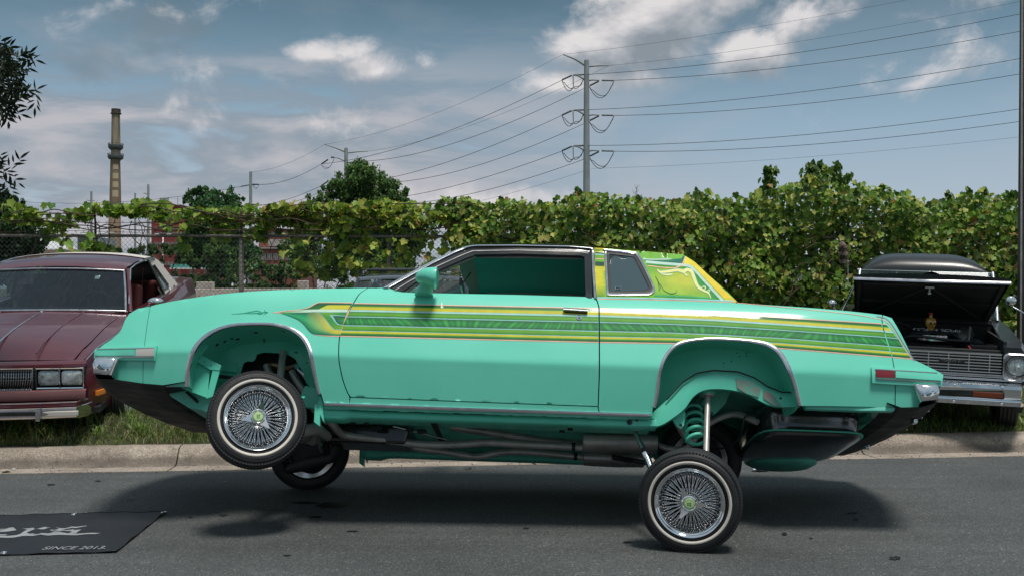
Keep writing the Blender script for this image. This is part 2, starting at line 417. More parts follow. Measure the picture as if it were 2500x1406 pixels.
# gutter edge filler under the road so nothing shows through joints
mb = MB(); mb.add([(*kxy(-60, -.05), -.05), (*kxy(60, -.05), -.05), (*kxy(60, .7), -.05), (*kxy(-60, .7), -.05)], [(0, 1, 2, 3)])
tag(mb.build('kerb_bedding', M['dark']), 'dark dirt bed in the joints of the kerb', kind='structure')
for (a, b) in ((-60, -12), (13, 60)):
    tag(strip([(0, .004), (.26, -.008)] + KERB[2:] + [(.60, .132)], a, b + .2, 'kerb_run', M['kerb'], None, 20), 'kerb running on outside the view', kind='structure')
# ------------------------------------------------------------------ the lifted green coupe
BM = Matrix.Translation(W(1190, 1000, 5.95)) @ Matrix.Rotation(R(-3), 4, 'Z') @ Matrix.Rotation(R(1.75), 4, 'Y') @ Matrix.Rotation(R(-19.5), 4, 'X')
BI = BM.inverted(); BW = 1.80
MIR = Matrix.Translation((0, BW, 0)) @ Matrix.Diagonal((1, -1, 1, 1))
EYE = BI @ V((0, 0, H))
def sdir(px, py): return (BI.to_3x3() @ V(((px - CX) / F, 1, -(py - HY) / F)))
SP = [(-.4, .26), (-.08, .125), (0, .098), (.10, .064), (.20, .032), (.268, .011), (.290, .004), (.303, .001), (.32, .001), (.335, .003), (.42, .014), (.52, .029), (.60, .043), (.66, .056), (.71, .074), (.745, .092), (.775, .118), (.81, .150), (1.2, .405)]
def plan(u):
    a = 0
    if u < -1.5: a = .11 * ((-1.5 - u) / .95) ** 2
    if u > 1.9: a = .09 * ((u - 1.9) / .8) ** 2
    return a
def S(u, w): return lerp_on(SP, w) + plan(u)
def P(px, py, off=0.0):
    """where the sight line of a photo point meets the near side skin (body coordinates)"""
    d = sdir(px, py); v = .05
    for _ in range(30):
        t = (v - EYE.y) / d.y; q = EYE + d * t
        nv = S(q.x, q.z) - off
        if abs(nv - v) < 1e-6: break
        v = v * .35 + nv * .65
    return V((q.x, nv, q.z))
def Pv(px, py, v):
    d = sdir(px, py); t = (v - EYE.y) / d.y; return EYE + d * t
def toPx(q):
    p = BM @ V(q); return (CX + p.x / p.y * F, HY - (p.z - H) / p.y * F)
def inpoly(x, y, poly):
    c = False; n = len(poly); j = n - 1
    for i in range(n):
        xi, yi = poly[i]; xj, yj = poly[j]
        if (yi > y) != (yj > y) and x < (xj - xi) * (y - yi) / (yj - yi) + xi: c = not c
        j = i
    return c
def dens2(poly, step, closed=True):
    out = []; n = len(poly)
    for i in range(n if closed else n - 1):
        a, b = poly[i], poly[(i + 1) % n]; d = math.hypot(b[0] - a[0], b[1] - a[1]); k = max(1, int(d / step))
        for q in range(k): out.append((a[0] + (b[0] - a[0]) * q / k, a[1] + (b[1] - a[1]) * q / k))
    if not closed: out.append(poly[-1])
    return out
WROWS = [-.3, -.22, -.14, -.08, -.04, 0, .04, .08, .12, .16, .20, .235, .262, .279, .290, .300, .310, .325, .35, .38, .42, .46, .50, .54, .58, .62, .65, .68, .70, .72, .735, .75, .765, .78, .80, .83, .86, .9, .94, .98, 1.02, 1.06, 1.1, 1.14]
green = empty('lowrider_coupe', W(1685, 1348, 5.6), 'teal green coupe with yellow and green side stripes, jacked up on three wheels', 'car')
def panel_mesh(outline, surf, off=0, step=.03, flange=.018, holes=(), rows=WROWS, colfn=None, M_=None):
    """outline: list of (u, w). returns an MB holding the skin and a turned-in edge"""
    ol = dens2(outline, step * .8); hs = [dens2(h, step * .8) for h in holes]
    verts = [V(p) for p in ol]; edges = [(i, (i + 1) % len(ol)) for i in range(len(ol))]
    for h in hs:
        b = len(verts); verts += [V(p) for p in h]; edges += [(b + i, b + (i + 1) % len(h)) for i in range(len(h))]
    allb = np.array([tuple(v) for v in verts])
    us = [p[0] for p in ol]; wsv = [p[1] for p in ol]
    rr = [w for w in rows if min(wsv) < w < max(wsv)] if rows else [min(wsv) + step * (k + .5) for k in range(int((max(wsv) - min(wsv)) / step))]
    for w in rr:
        k = 0; u = min(us) + step * .5
        while u < max(us):
            if inpoly(u, w, ol) and not any(inpoly(u, w, h) for h in hs):
                d = np.min((allb[:, 0] - u) ** 2 + (allb[:, 1] - w) ** 2)
                if d > (step * .3) ** 2: verts.append(V((u, w)))
            u += step
    vo, _, fo, *_ = delaunay_2d_cdt(verts, edges, [], 0, 1e-6)
    fs = []
    for f in fo:
        cx = sum(vo[k].x for k in f) / len(f); cy = sum(vo[k].y for k in f) / len(f)
        if inpoly(cx, cy, ol) and not any(inpoly(cx, cy, h) for h in hs): fs.append(tuple(f))
    mb = MB(M_ if M_ is not None else BM)
    p3 = [V((q.x, surf(q.x, q.y) - off, q.y)) for q in vo]
    if colfn: mb.addc(p3, fs, [colfn(*toPx(p)) for p in p3])
    else: mb.add(p3, fs)
    if flange:
        for loop in [ol] + hs:
            n = len(loop); a = [V((p[0], surf(*p) - off, p[1])) for p in loop]; b = [p + V((0, flange, 0)) for p in a]
            mb.add(a + b, [(i, (i + 1) % n, n + (i + 1) % n, n + i) for i in range(n)])
    return mb
def uw(pts, off=0): return [(lambda q: (q.x, q.z))(P(x, y, off)) for x, y in pts]
def panel(name, px, mat, off=0, step=.03, flange=.018, holes=(), mirror=True, parent=None, smooth=True, surf=S, colfn=None):
    mb = panel_mesh(uw(px, off), surf, off, step, flange, [uw(h, off) for h in holes], colfn=colfn)
    o = mb.build(name, mat, parent or green, smooth=smooth)
    if mirror:
        mb.M = BM @ MIR; mb.build(name, mat, green, smooth=smooth)
    return o
def ribbon(name, A, B, mat, off=.003, n=60, rows=1, mirror=True, parent=None, depth=.0, Pf=None, ncap=False, bulge=0):
    """band between two photo curves, standing `off` proud of the skin"""
    Pf = Pf or P
    a = resamp([(*p, 0) for p in A], n); b = resamp([(*p, 0) for p in B], n)
    g = []
    for r_ in range(rows + 1):
        t = r_ / rows; o_ = off + bulge * 4 * t * (1 - t)
        g.append([Pf(*(a[i].lerp(b[i], t)).xy, o_) for i in range(n)])
    mb = MB(BM)
    if depth:
        sk = V((0, depth, 0))
        g = [[p + sk for p in g[0]]] + g + [[p + sk for p in g[-1]]]
    mb.grid(g)
    if depth:
        L = len(g); mb.add([g[i][0] for i in range(L)], [tuple(range(L))]); mb.add([g[i][-1] for i in range(L)], [tuple(range(L - 1, -1, -1))])
    o = mb.build(name, mat, parent or green, smooth=True, angle=40)
    if mirror: mb.M = BM @ MIR; mb.build(name, mat, green, smooth=True, angle=40)
    return o
C = crom
FTOP = C([(337, 752), (365, 747), (439, 732), (558, 716), (678, 708), (790, 705), (897, 703)], 5)
ARCHF = C([(451, 943), (454, 899), (465, 859), (479, 835), (503, 813), (538, 796), (578, 788), (638, 786), (678, 789), (714, 799), (742, 819), (760, 851), (769, 895), (776, 930), (783, 961)], 4)
ARCHR = C([(1594, 992), (1601, 956), (1607, 909), (1618, 874), (1635, 849), (1656, 834), (1690, 826), (1741, 822), (1805, 825), (1852, 830), (1882, 838), (1908, 857), (1929, 892), (1944, 934), (1952, 965), (1958, 989)], 4)
DFRONT = C([(898, 703.5), (887, 710), (876, 719), (862, 742), (848, 767), (837, 790), (830, 815), (827, 845), (827, 875), (831, 900), (837, 926), (846, 952), (854, 968)], 3)
# --- skin panels
d_off = lambda pts, dx: [(x + dx, y) for x, y in pts]
panel('nose_panel', [(337, 753), (366, 748), (358, 795), (351, 850), (348, 940), (330, 935), (280, 932), (279, 905), (278, 878), (262, 870), (240, 852), (252, 841), (272, 828), (292, 811), (299, 797), (305, 781), (316, 765)][::-1], M['paint'])
panel('front_fender', [(367.5, 748)] + FTOP[6:] + d_off(DFRONT, -1.4)[1:] + [(853, 984), (791, 983), (784.5, 961)] + ARCHF[::-1][1:] + [(400, 942), (349.5, 940), (352.5, 850), (359.5, 795)], M['paint'], step=.028)
door = panel('door', d_off(DFRONT, 1.4)[::-1][1:] + [(946, 702.5), (957.6, 706), (969, 710.5), (980, 713), (1012, 715), (1100, 716.5), (1260, 719.5), (1380, 723), (1446, 725), (1452, 729), (1457, 736), (1461, 751), (1461.5, 921), (1459, 990), (1155, 979), (857, 967.5)], M['paint'], step=.028)
panel('rocker_panel', [(856, 970), (1155, 981.5), (1459, 992.5), (1463, 1012), (853.5, 985.5)], M['paint'])
QTOP = [(1456, 727), (1480, 729), (1600, 731.5), (1700, 734), (1810, 740), (1900, 746), (2000, 753), (2100, 762), (2154, 768.5)]
panel('quarter_panel', QTOP + [(2151.5, 780), (2160, 830), (2178, 876), (2183, 905), (2184, 994), (1958, 989.5)] + ARCHR[::-1][1:] + [(1593, 1014), (1465, 1012), (1461.5, 992), (1464.5, 921), (1464, 751), (1460, 736)], M['paint'], step=.028)
panel('rear_corner_panel', [(2156.5, 769), (2177, 776), (2200, 815), (2230, 877), (2258, 890), (2292, 907), (2300, 915), (2298, 941), (2245, 943), (2243, 995), (2186.5, 994), (2185.5, 905), (2180, 876), (2162, 830), (2154, 780)], M['paint'])
# dark backing behind the panel gaps
for px in ([(830, 720), (900, 708), (880, 760), (850, 830), (856, 985), (836, 980), (815, 900), (815, 800)], [(1440, 735), (1480, 735), (1480, 1005), (1440, 1005)], [(850, 960), (1470, 984), (1470, 1000), (850, 976)]):
    panel('inner_jamb', px, M['dark'], off=-.040, flange=0, step=.03)
# --- chrome lines
ARCHF_I = C([(462, 943), (464, 899), (474, 862), (487, 839), (510, 819), (541, 803), (580, 795), (638, 793), (675, 796), (708, 806), (734, 825), (751, 855), (760, 897), (768, 932), (775, 962)], 4)
ARCHR_I = C([(1601.5, 993), (1609, 956), (1614, 911), (1624, 879), (1639, 857), (1659, 842), (1692, 833), (1741, 829.5), (1803, 832), (1848, 838), (1875, 846), (1899, 863), (1919, 896), (1935, 936), (1943, 966), (1949, 990)], 4)
ribbon('wheel_arch_trim', ARCHF, ARCHF_I, M['trim'], off=.010, n=90, rows=3, depth=.016, bulge=.004)
ribbon('wheel_arch_trim', ARCHR, ARCHR_I, M['trim'], off=.010, n=90, rows=3, depth=.016, bulge=.004)
ribbon('sill_trim', [(791, 982), (1100, 993), (1588, 1009)], [(791, 989), (1100, 1001), (1586, 1017)], M['trim'], off=.010, n=40, rows=2, depth=.02, bulge=.003)
def frame_ring(name, O, I, mat, off, depth, **k): return ribbon(name, O, I, mat, off=off, n=k.get('n', 80), rows=k.get('rows', 1), depth=depth, bulge=k.get('bulge', 0), parent=k.get('parent'))
CH_O = [(934.6, 702), (1058.5, 634.8), (1110, 611.5), (1137.8, 601.6), (1152, 598.8), (1166.6, 598), (1260, 597.5), (1389, 600), (1447, 604.5), (1449, 606)]
CH_I = [(950, 702), (1058.5, 642.5), (1113, 616), (1142, 604.8), (1155, 602), (1166.6, 601.4), (1260, 601), (1389, 603.5), (1443, 608), (1444, 610)]
ribbon('window_trim', CH_O, CH_I, M['chrome'], off=.012, n=90, rows=3, depth=.03, bulge=.004)
ribbon('window_trim', [(1444, 606), (1446, 660), (1450.5, 727)], [(1449.5, 606), (1451.5, 660), (1455.5, 728)], M['trim'], off=.012, n=20, rows=2, depth=.02, bulge=.003)
BL_O = [(951, 703), (1058.5, 643), (1142, 605.5), (1166, 602), (1389, 604.5), (1436, 609), (1443, 612), (1444, 660), (1446, 727)]
BL_I = [(980, 712), (1015, 688), (1070, 659.5), (1135, 631), (1159, 621.5), (1260, 619.5), (1416, 624), (1427, 627), (1428, 660), (1430, 724.5)]
def by_knots(A, n_each=12):
    out = []
    for a, b in zip(A, A[1:]):
        for k in range(n_each): out.append((a[0] + (b[0] - a[0]) * k / n_each, a[1] + (b[1] - a[1]) * k / n_each))
    out.append(A[-1]); return out
def knot_ribbon(name, A, B, mat, off, depth, rows=1, parent=None, mirror=True, bulge=0, ne=10):
    A, B = by_knots(A, ne), by_knots(B, ne); mb = MB(BM); g = []
    for r_ in range(rows + 1):
        t = r_ / rows; g.append([P(a[0] + (b[0] - a[0]) * t, a[1] + (b[1] - a[1]) * t, off + bulge * 4 * t * (1 - t)) for a, b in zip(A, B)])
    if depth: g = [[p + V((0, depth, 0)) for p in g[0]]] + g + [[p + V((0, depth, 0)) for p in g[-1]]]
    mb.grid(g); o = mb.build(name, mat, parent or green, smooth=True, angle=40)
    if mirror: mb.M = BM @ MIR; mb.build(name, mat, green, smooth=True, angle=40)
    return o
BL_O2 = [(951, 703), (990, 681), (1058.5, 643), (1125, 612.5), (1150, 603.5), (1260, 601.5), (1416, 606), (1443, 610), (1444, 660), (1446, 727)]
BL_I2 = BL_I
knot_ribbon('window_frame', BL_O2, BL_I2, M['gloss_black'], .002, .05, rows=3, bulge=.006)
mid = [((a[0] * .55 + b[0] * .45), (a[1] * .55 + b[1] * .45)) for a, b in zip(BL_O2, BL_I2)]
mid2 = [(x + .6, y + 2.2) for x, y in mid]
knot_ribbon('weather_strip', mid[:8], mid2[:8], M['dull'], .011, 0, mirror=False)
M['beige'] = noisy('beige_trim', (.42, .38, .34), (.5, .46, .42), 8, (.5, .6))
knot_ribbon('pillar_trim', [(982, 713), (1015, 689), (1070, 660.5), (1135, 632), (1158, 622.5)], [(992, 713), (1023, 691), (1077, 663.5), (1139, 637), (1160, 627)], M['beige'], -.03, .02)
# --- sail panel (rear pillar) with its window
PILR = [(1669, 623), (1700, 646), (1742, 682), (1780, 716), (1797, 733)]
QW_O = C([(1476, 609), (1476.5, 608.5), (1556, 616)], 2) + C([(1557, 616.5), (1571, 640), (1584, 668), (1594, 690), (1599, 704), (1597, 714), (1583, 720)], 3) + [(1530, 720.5), (1481, 720), (1478, 660)]
QW_I = [(1481, 614), (1517, 617.5), (1552, 621), (1567, 645), (1580, 672), (1590, 694), (1593, 704), (1590, 711), (1580, 715), (1530, 715.5), (1486, 715), (1483, 660)]
QG = [(1487, 620), (1547, 627), (1562, 655), (1584, 700), (1577, 708), (1492, 710)]
def mixc(a, b, t): t = max(0, min(1, t)); return tuple(a[i] + (b[i] - a[i]) * t for i in range(3))
YEL, LIME, GRN, DGR = (.64, .58, .02), (.14, .40, .02), (.010, .22, .02), (.002, .06, .03)
FLM, PCH, TEAL, PALE = (.02, .30, .06), (.85, .50, .36), (.28, .62, .60), (.60, .82, .66)
def art_mat():
    m, t, b = principled('flake_artwork', (.5, .5, .1), .5, 0, .5, spec=.3)
    b.inputs['Coat Roughness'].default_value = .06
    a = NN(t, 'ShaderNodeAttribute', attribute_name='tone')
    tc = NN(t, 'ShaderNodeTexCoord'); vo = NN(t, 'ShaderNodeTexVoronoi', i_Scale=420); LK(t, tc.outputs['Object'], vo.inputs['Vector'])
    n = NN(t, 'ShaderNodeTexNoise', i_Scale=11, i_Detail=4); LK(t, tc.outputs['Object'], n.inputs['Vector'])
    c = MIX(t, 1, a.outputs['Color'], RAMP(t, vo.outputs['Color'], [(0, .86), (.8, 1.03), (1, 1.35)]), 'MULTIPLY')
    c = MIX(t, 1, c, RAMP(t, n.outputs[0], [(.3, .88), (.7, 1.1)]), 'MULTIPLY')
    LK(t, c, b.inputs['Base Color']); return m
M['art'] = art_mat()
def sail_col(x, y):
    # yellow edges, lime centre, green towards the borders
    if x < 1478: return mixc(mixc(GRN, YEL, (y - 628) / 30), GRN, (y - 690) / 40) if y > 628 else mixc(LIME, YEL, (628 - y) / 20)
    d = math.hypot((x - 1672) / 92, (y - 684) / 40)
    c = mixc((.52, .56, .05), (.16, .44, .03), d - .15); return mixc(c, (.74, .62, .03), (x - 1745) / 20) if y < 700 and x > 1745 else c
sail = panel('sail_panel', [(1451, 605), (1500, 608), (1600, 616), (1668, 622)] + PILR[1:] + [(1796, 737), (1700, 732), (1600, 729), (1500, 727), (1456.5, 725.5), (1452, 660)], M['art'], off=0, step=.02, holes=[QW_O], colfn=sail_col, mirror=True)
def closed_ribbon(name, A, B, mat, off, depth, parent=None, rows=2, bulge=.003, n=70, mirror=True):
    a = resamp([(*p, 0) for p in A + A[:1]], n)[:-1]; b = resamp([(*p, 0) for p in B + B[:1]], n)[:-1]
    g = []
    for r_ in range(rows + 1):
        t = r_ / rows; g.append([P(*(a[i].lerp(b[i], t)).xy, off + bulge * 4 * t * (1 - t)) for i in range(n - 1)])
    g = [[p + V((0, depth, 0)) for p in g[0]]] + g + [[p + V((0, depth, 0)) for p in g[-1]]]
    mb = MB(BM); mb.grid(g, wrap=True); o = mb.build(name, mat, parent or green, smooth=True, angle=45)
    if mirror: mb.M = BM @ MIR; mb.build(name, mat, green, smooth=True, angle=45)
    return o
qwf = closed_ribbon('quarter_window_trim', QW_O, QW_I, M['trim'], .010, .02)
closed_ribbon('quarter_window_seal', QW_I, QG, M['black'], .004, .012)
M['qglass'] = principled('tinted_glass', (.045, .075, .085), .06, 0, .3, spec=.8)[0]
panel('quarter_window', [(p[0], p[1]) for p in QG], M['qglass'], off=-.002, flange=0, step=.05)

# --- stripes down the side: painted bands, as thin print lying on the skin
def band(name, top, bot, bands, n=400, x0=None, x1=None, pat=None, off=.0012, parent=None, mirror=True):
    """top/bot: functions x -> y in the photo; bands: (q0, colour, q1, colour)"""
    mb = MB(BM)
    for (q0, c0, q1, c1) in bands:
        k = 5 if pat and pat[0] == q0 else 1
        rows = []; cols = []
        for r_ in range(k + 1):
            t = r_ / k; q = q0 + (q1 - q0) * t; row = []
            for i in range(n + 1):
                x = x0 + (x1 - x0) * i / n; row.append(P(x, top(x) + (bot(x) - top(x)) * q, off))
                cols.append(pat[1](x, t) if k > 1 else mixc(c0, c1, t))
            rows.append(row)
        vs = [p for r_ in rows for p in r_]; w_ = n + 1
        fs = [(i * w_ + j, i * w_ + j + 1, (i + 1) * w_ + j + 1, (i + 1) * w_ + j) for i in range(k) for j in range(n)]
        mb.addc(vs, fs, cols)
    o = mb.build(name, M['art'], parent or green, smooth=True)
    if mirror: mb.M = BM @ MIR; mb.build(name, M['art'], green, smooth=True)
    return o
ST = lambda x: lerp_on([(660, 738.5), (880, 739), (1461, 751), (1740, 762), (1900, 773), (2147, 788), (2230, 797)], x)
SB = lambda x: lerp_on([(660, 818), (837, 822.5), (880, 823.5), (1461, 837.5), (1639, 840), (1904, 852), (2181, 874), (2230, 878)], x)
def leaf_pat(x, t):
    # brushed leaf strokes: slanted light lenses on deep green
    ph = x / 15 + .9 * math.sin(x / 71) + .6 * math.sin(x / 37 + 1)
    sl_ = 1.5 * math.sin(x / 95 + .7); w_ = ph + sl_ * (t - .5) + .35 * (t - .5) ** 2 * math.sin(x / 50)
    s = w_ % 1.0
    a = max(0, 1 - abs(s - .45) * 2.2) * max(0, 1 - (abs(t - .52) * 2.0) ** 2)
    a *= .6 + .4 * math.sin(math.floor(w_) * 2.3 + math.sin(x / 60))
    return mixc(mixc((.001, .07, .025), (.003, .22, .045), 1 - abs(t - .5) * 1.6), (.05, .46, .07), a)
BANDS = [(0, PCH, .028, PCH), (.028, DGR, .10, GRN), (.10, LIME, .13, YEL), (.13, YEL, .20, YEL), (.20, TEAL, .222, TEAL), (.222, PALE, .235, PALE), (.235, TEAL, .255, TEAL), (.255, GRN, .32, LIME), (.32, LIME, .39, GRN), (.39, TEAL, .415, TEAL),
         (.415, FLM, .645, FLM), (.645, TEAL, .67, TEAL), (.67, LIME, .73, LIME), (.73, LIME, .80, GRN), (.80, TEAL, .815, TEAL), (.815, YEL, .87, YEL), (.87, LIME, .90, GRN), (.90, GRN, .955, DGR), (.955, PCH, .985, PCH)]
def band_on(x0, x1, name='stripe', n=300): return band(name, ST, SB, BANDS, n=n, x0=x0, x1=x1, pat=(.415, leaf_pat))
def band_poly(edge_l, edge_r, n):
    """stripes between two slanted edges: edge(q) -> x"""
    mb = MB(BM)
    for (q0, c0, q1, c1) in BANDS:
        k = 6 if q0 == .415 else 1; vs = []; cols = []
        for r_ in range(k + 1):
            t = r_ / k; q = q0 + (q1 - q0) * t; xl, xr = edge_l(q), edge_r(q)
            for i in range(n + 1):
                x = xl + (xr - xl) * i / n; y = ST(x) + (SB(x) - ST(x)) * q
                if 1656 < x < 1885: y = min(y, lerp_on(ARCHR, x) + 2)
                vs.append(P(x, y, .0012)); cols.append(leaf_pat(x, t) if k > 1 else mixc(c0, c1, t))
        w_ = n + 1
        mb.addc(vs, [(i * w_ + j, i * w_ + j + 1, (i + 1) * w_ + j + 1, (i + 1) * w_ + j) for i in range(k) for j in range(n)], cols)
    o = mb.build('stripe', M['art'], green, smooth=True); mb.M = BM @ MIR; mb.build('stripe', M['art'], green, smooth=True); return o
def df(q): # x of the door's front edge at stripe height q
    y = 739 + 84 * q; return lerp_on([(739, 864), (767, 848), (790, 837), (815, 830), (830, 828.3)], y)
band_poly(lambda q: df(q) + 1.6, lambda q: 1461, 420)
band_poly(lambda q: 1464.8, lambda q: 2151 + 27 * q, 460)
band_poly(lambda q: 2154 + 27 * q, lambda q: 2172 + 56 * q - 10 * (1 - q) ** 2, 30)
# the flame-shaped start of the stripes on the fender (traced as closed shapes, one above the other)
def shape(px, colfn, off, name='stripe', step=.014):
    return panel(name, px, M['art'], off=off, step=step, flange=0, colfn=colfn if callable(colfn) else (lambda x, y: colfn))
def z5(pts): return [(640 + x / 6.944, 700 + y / 6.944) for x, y in pts]
T_O = C(z5([(165, 432), (330, 410), (620, 378), (780, 345), (880, 290), (950, 260)]), 4) + z5([(1150, 258), (1535, 262)])
B_O = C(z5([(165, 432), (330, 455), (480, 490), (620, 555), (720, 640), (790, 730), (850, 790), (940, 822)]), 4) + z5([(1120, 838), (1310, 845)])
dfp = [(x - 2, y) for x, y in DFRONT if 738 < y < 821.5]
def spread_(top, bot, colfn, off, name='stripe', rows=6, n=60, parent=None):
    a = resamp([(*p, 0) for p in top], n); b = resamp([(*p, 0) for p in bot], n); vs = []; cols = []
    for r_ in range(rows + 1):
        t = r_ / rows
        for i in range(n):
            x, y = a[i].lerp(b[i], t).xy; vs.append(P(x, y, off)); cols.append(colfn(x, y, t, i / (n - 1)) if callable(colfn) else colfn)
    mb = MB(BM); mb.addc(vs, [(i * n + j, i * n + j + 1, (i + 1) * n + j + 1, (i + 1) * n + j) for i in range(rows) for j in range(n - 1)], cols)
    o = mb.build(name, M['art'], parent or green, smooth=True); mb.M = BM @ MIR; mb.build(name, M['art'], green, smooth=True); return o
spread_(T_O, B_O, PCH, .0012, rows=4)
T_1 = C(z5([(250, 431), (360, 419), (620, 388), (790, 354), (890, 300), (955, 270)]), 4) + z5([(1150, 270), (1528, 276)])
def dgcol(x, y, t, s): return mixc((.006, .12, .06), (.02, .30, .08), min(1, t * 1.1) * s)
spread_(T_1, z5([(250, 433), (600, 408), (900, 395), (1200, 392), (1470, 392)]), lambda x, y, t, s: mixc(DGR, GRN, t), .0016)
# lower lobe: deep green melting through emerald into yellow
def lobe(x, y, t, s):
    g = mixc((.004, .13, .06), (.01, .42, .16), 1 - abs(t - .55) * 2)
    return mixc(g, mixc((.65, .75, .3), YEL, s), max(0, (s - .38) * 2.4) * max(0, 1 - (t * 1.25) ** 2.2 + .1))
L_T = C(z5([(300, 440), (600, 436), (920, 425), (990, 465), (1080, 560), (1150, 660), (1215, 720)]), 4) + z5([(1340, 728)])
L_B = C(z5([(300, 441), (420, 480), (600, 555), (700, 635), (780, 735), (850, 790), (950, 812)]), 4) + z5([(1120, 820), (1318, 824)])
spread_(L_T, L_B, lobe, .0018, rows=10)
# yellow top band
spread_(C(z5([(960, 378), (1030, 345), (1100, 313), (1160, 308)]), 3) + z5([(1500, 310)]), z5([(960, 380), (1100, 380), (1460, 380)]), lambda x, y, t, s: mixc((.62, .66, .05), YEL, s), .0020)
# pale double line
spread_(z5([(290, 436), (620, 388), (950, 378), (1460, 382)]), z5([(290, 442), (620, 436), (950, 424), (1440, 428)]), lambda x, y, t, s: TEAL if t < .2 or t > .8 else mixc(LIME, PALE, s * 2), .0022, rows=5)
# inner green lobe with its pale outline, then the dark leaf band
I_T = C(z5([(905, 424), (1000, 424), (1440, 430)]), 4)
I_B = C(z5([(905, 426), (985, 455), (1070, 545), (1150, 655), (1215, 720)]), 4) + z5([(1338, 730)])
spread_(I_T, I_B, TEAL, .0024)
spread_(z5([(945, 428), (1100, 430), (1438, 432)]), C(z5([(945, 430), (1010, 465), (1090, 560), (1165, 655), (1225, 712)]), 4) + z5([(1342, 718)]), lambda x, y, t, s: mixc((.03, .30, .05), LIME, .5 + .5 * math.sin(t * 3 + s * 5)), .0026)
spread_(z5([(1140, 473), (1200, 473), (1418, 484)]), C(z5([(1140, 475), (1180, 515), (1230, 590), (1275, 635)]), 3) + z5([(1355, 652)]), TEAL, .0028)
spread_(z5([(1195, 488), (1250, 488), (1412, 496)]), C(z5([(1195, 490), (1225, 530), (1260, 595), (1305, 630)]), 3) + z5([(1360, 637)]), lambda x, y, t, s: mixc((.004, .10, .045), (.02, .30, .07), s * (1 - abs(t - .5) * 2)), .0030)
# small hand-painted scroll ahead of the stripes
def stroke(pts, wd_, col, off=.0016, name='pinstripe', Pf=None, parent=None, mirror=False):
    q = [V(p) for p in C([(*p, 0) for p in pts], 6)]; n = len(q); A = []; B = []
    for i, p in enumerate(q):
        d = (q[min(i + 1, n - 1)] - q[max(i - 1, 0)]).normalized(); nn = V((-d.y, d.x, 0)); t = i / (n - 1)
        ww = (wd_(t) if callable(wd_) else wd_) / 2; A.append((p + nn * ww)); B.append((p - nn * ww))
    mb = MB(BM); vs = [P(*p.xy, off) for p in A] + [P(*p.xy, off) for p in B]
    mb.addc(vs, [(i, i + 1, n + i + 1, n + i) for i in range(n - 1)], [col] * (2 * n)); return mb.build(name, M['art'], parent or green, smooth=True)
PG = (.01, .36, .20); tp = lambda t: .5 + 1.6 * math.sin(math.pi * t)
def z1(pts): return [(200 + x / 2.511, 660 + y / 2.511) for x, y in pts]
stroke(z1([(915, 266), (985, 262), (1040, 252), (1080, 247), (1110, 262)]), tp, PG)
stroke(z1([(1000, 262), (1050, 262), (1090, 258), (1138, 254)]), tp, PG)
stroke(z1([(1118, 238), (1124, 252), (1138, 256), (1126, 260), (1112, 272)]), tp, PG)
stroke(z1([(1060, 258), (1095, 266), (1120, 250)]), tp, PG)
# --- artwork on the sail panel and roof edge
def z3(pts): return [(1400 + x / 2.343, 580 + y / 2.343) for x, y in pts]
def zs(pts): return [(1420 + x / 3.64, 580 + y / 3.64) for x, y in pts]
PB = (.48, .68, .56)
spread_(zs([(498, 128), (620, 130), (740, 138), (830, 150)]), C(zs([(545, 182), (650, 184), (760, 186), (826, 160)]), 3), lambda x, y, t, s: mixc((.42, .58, .06), (.10, .40, .04), t), .0012)
stroke(zs([(546, 189), (650, 192), (760, 190), (802, 176), (822, 150)]), 4.6, PB, .0022)
spread_(C(zs([(552, 198), (660, 203), (770, 202), (815, 190), (832, 158), (915, 165)]), 3), C(zs([(562, 205), (680, 222), (800, 232), (880, 238), (892, 234), (912, 172)]), 3), lambda x, y, t, s: mixc((.005, .20, .10), (.004, .10, .08), t), .0014)
stroke(zs([(570, 216), (700, 228), (840, 240), (930, 248), (990, 275), (1110, 405), (1255, 558)]), 6.5, PB, .0024)
stroke(zs([(580, 234), (700, 246), (840, 256)]), 3.4, (.02, .28, .04), .0018); stroke(zs([(586, 250), (720, 266), (820, 270), (880, 250), (905, 220), (926, 168)]), 2.4, PCH, .0026)
spread_(C(zs([(865, 262), (940, 264), (995, 300), (1110, 425), (1240, 555)]), 3), C(zs([(858, 270), (930, 280), (980, 330), (1060, 450), (1120, 490), (1150, 552)]), 3), lambda x, y, t, s: mixc((.01, .24, .04), (.05, .34, .03), t), .0016)
spread_(zs([(926, 168), (1010, 222), (1250, 452), (1385, 572)]), zs([(908, 240), (1000, 262), (1130, 400), (1290, 566)]), lambda x, y, t, s: mixc((.80, .66, .04), (.78, .56, .02), s), .0014)
spread_(zs([(660, 500), (900, 508), (1150, 530)]), zs([(640, 524), (900, 535), (1242, 556)]), lambda x, y, t, s: mixc((.12, .42, .03), (.015, .27, .04), t), .0018)
stroke(zs([(650, 516), (900, 520), (1120, 534)]), 1.0, (.05, .5, .35), .003)
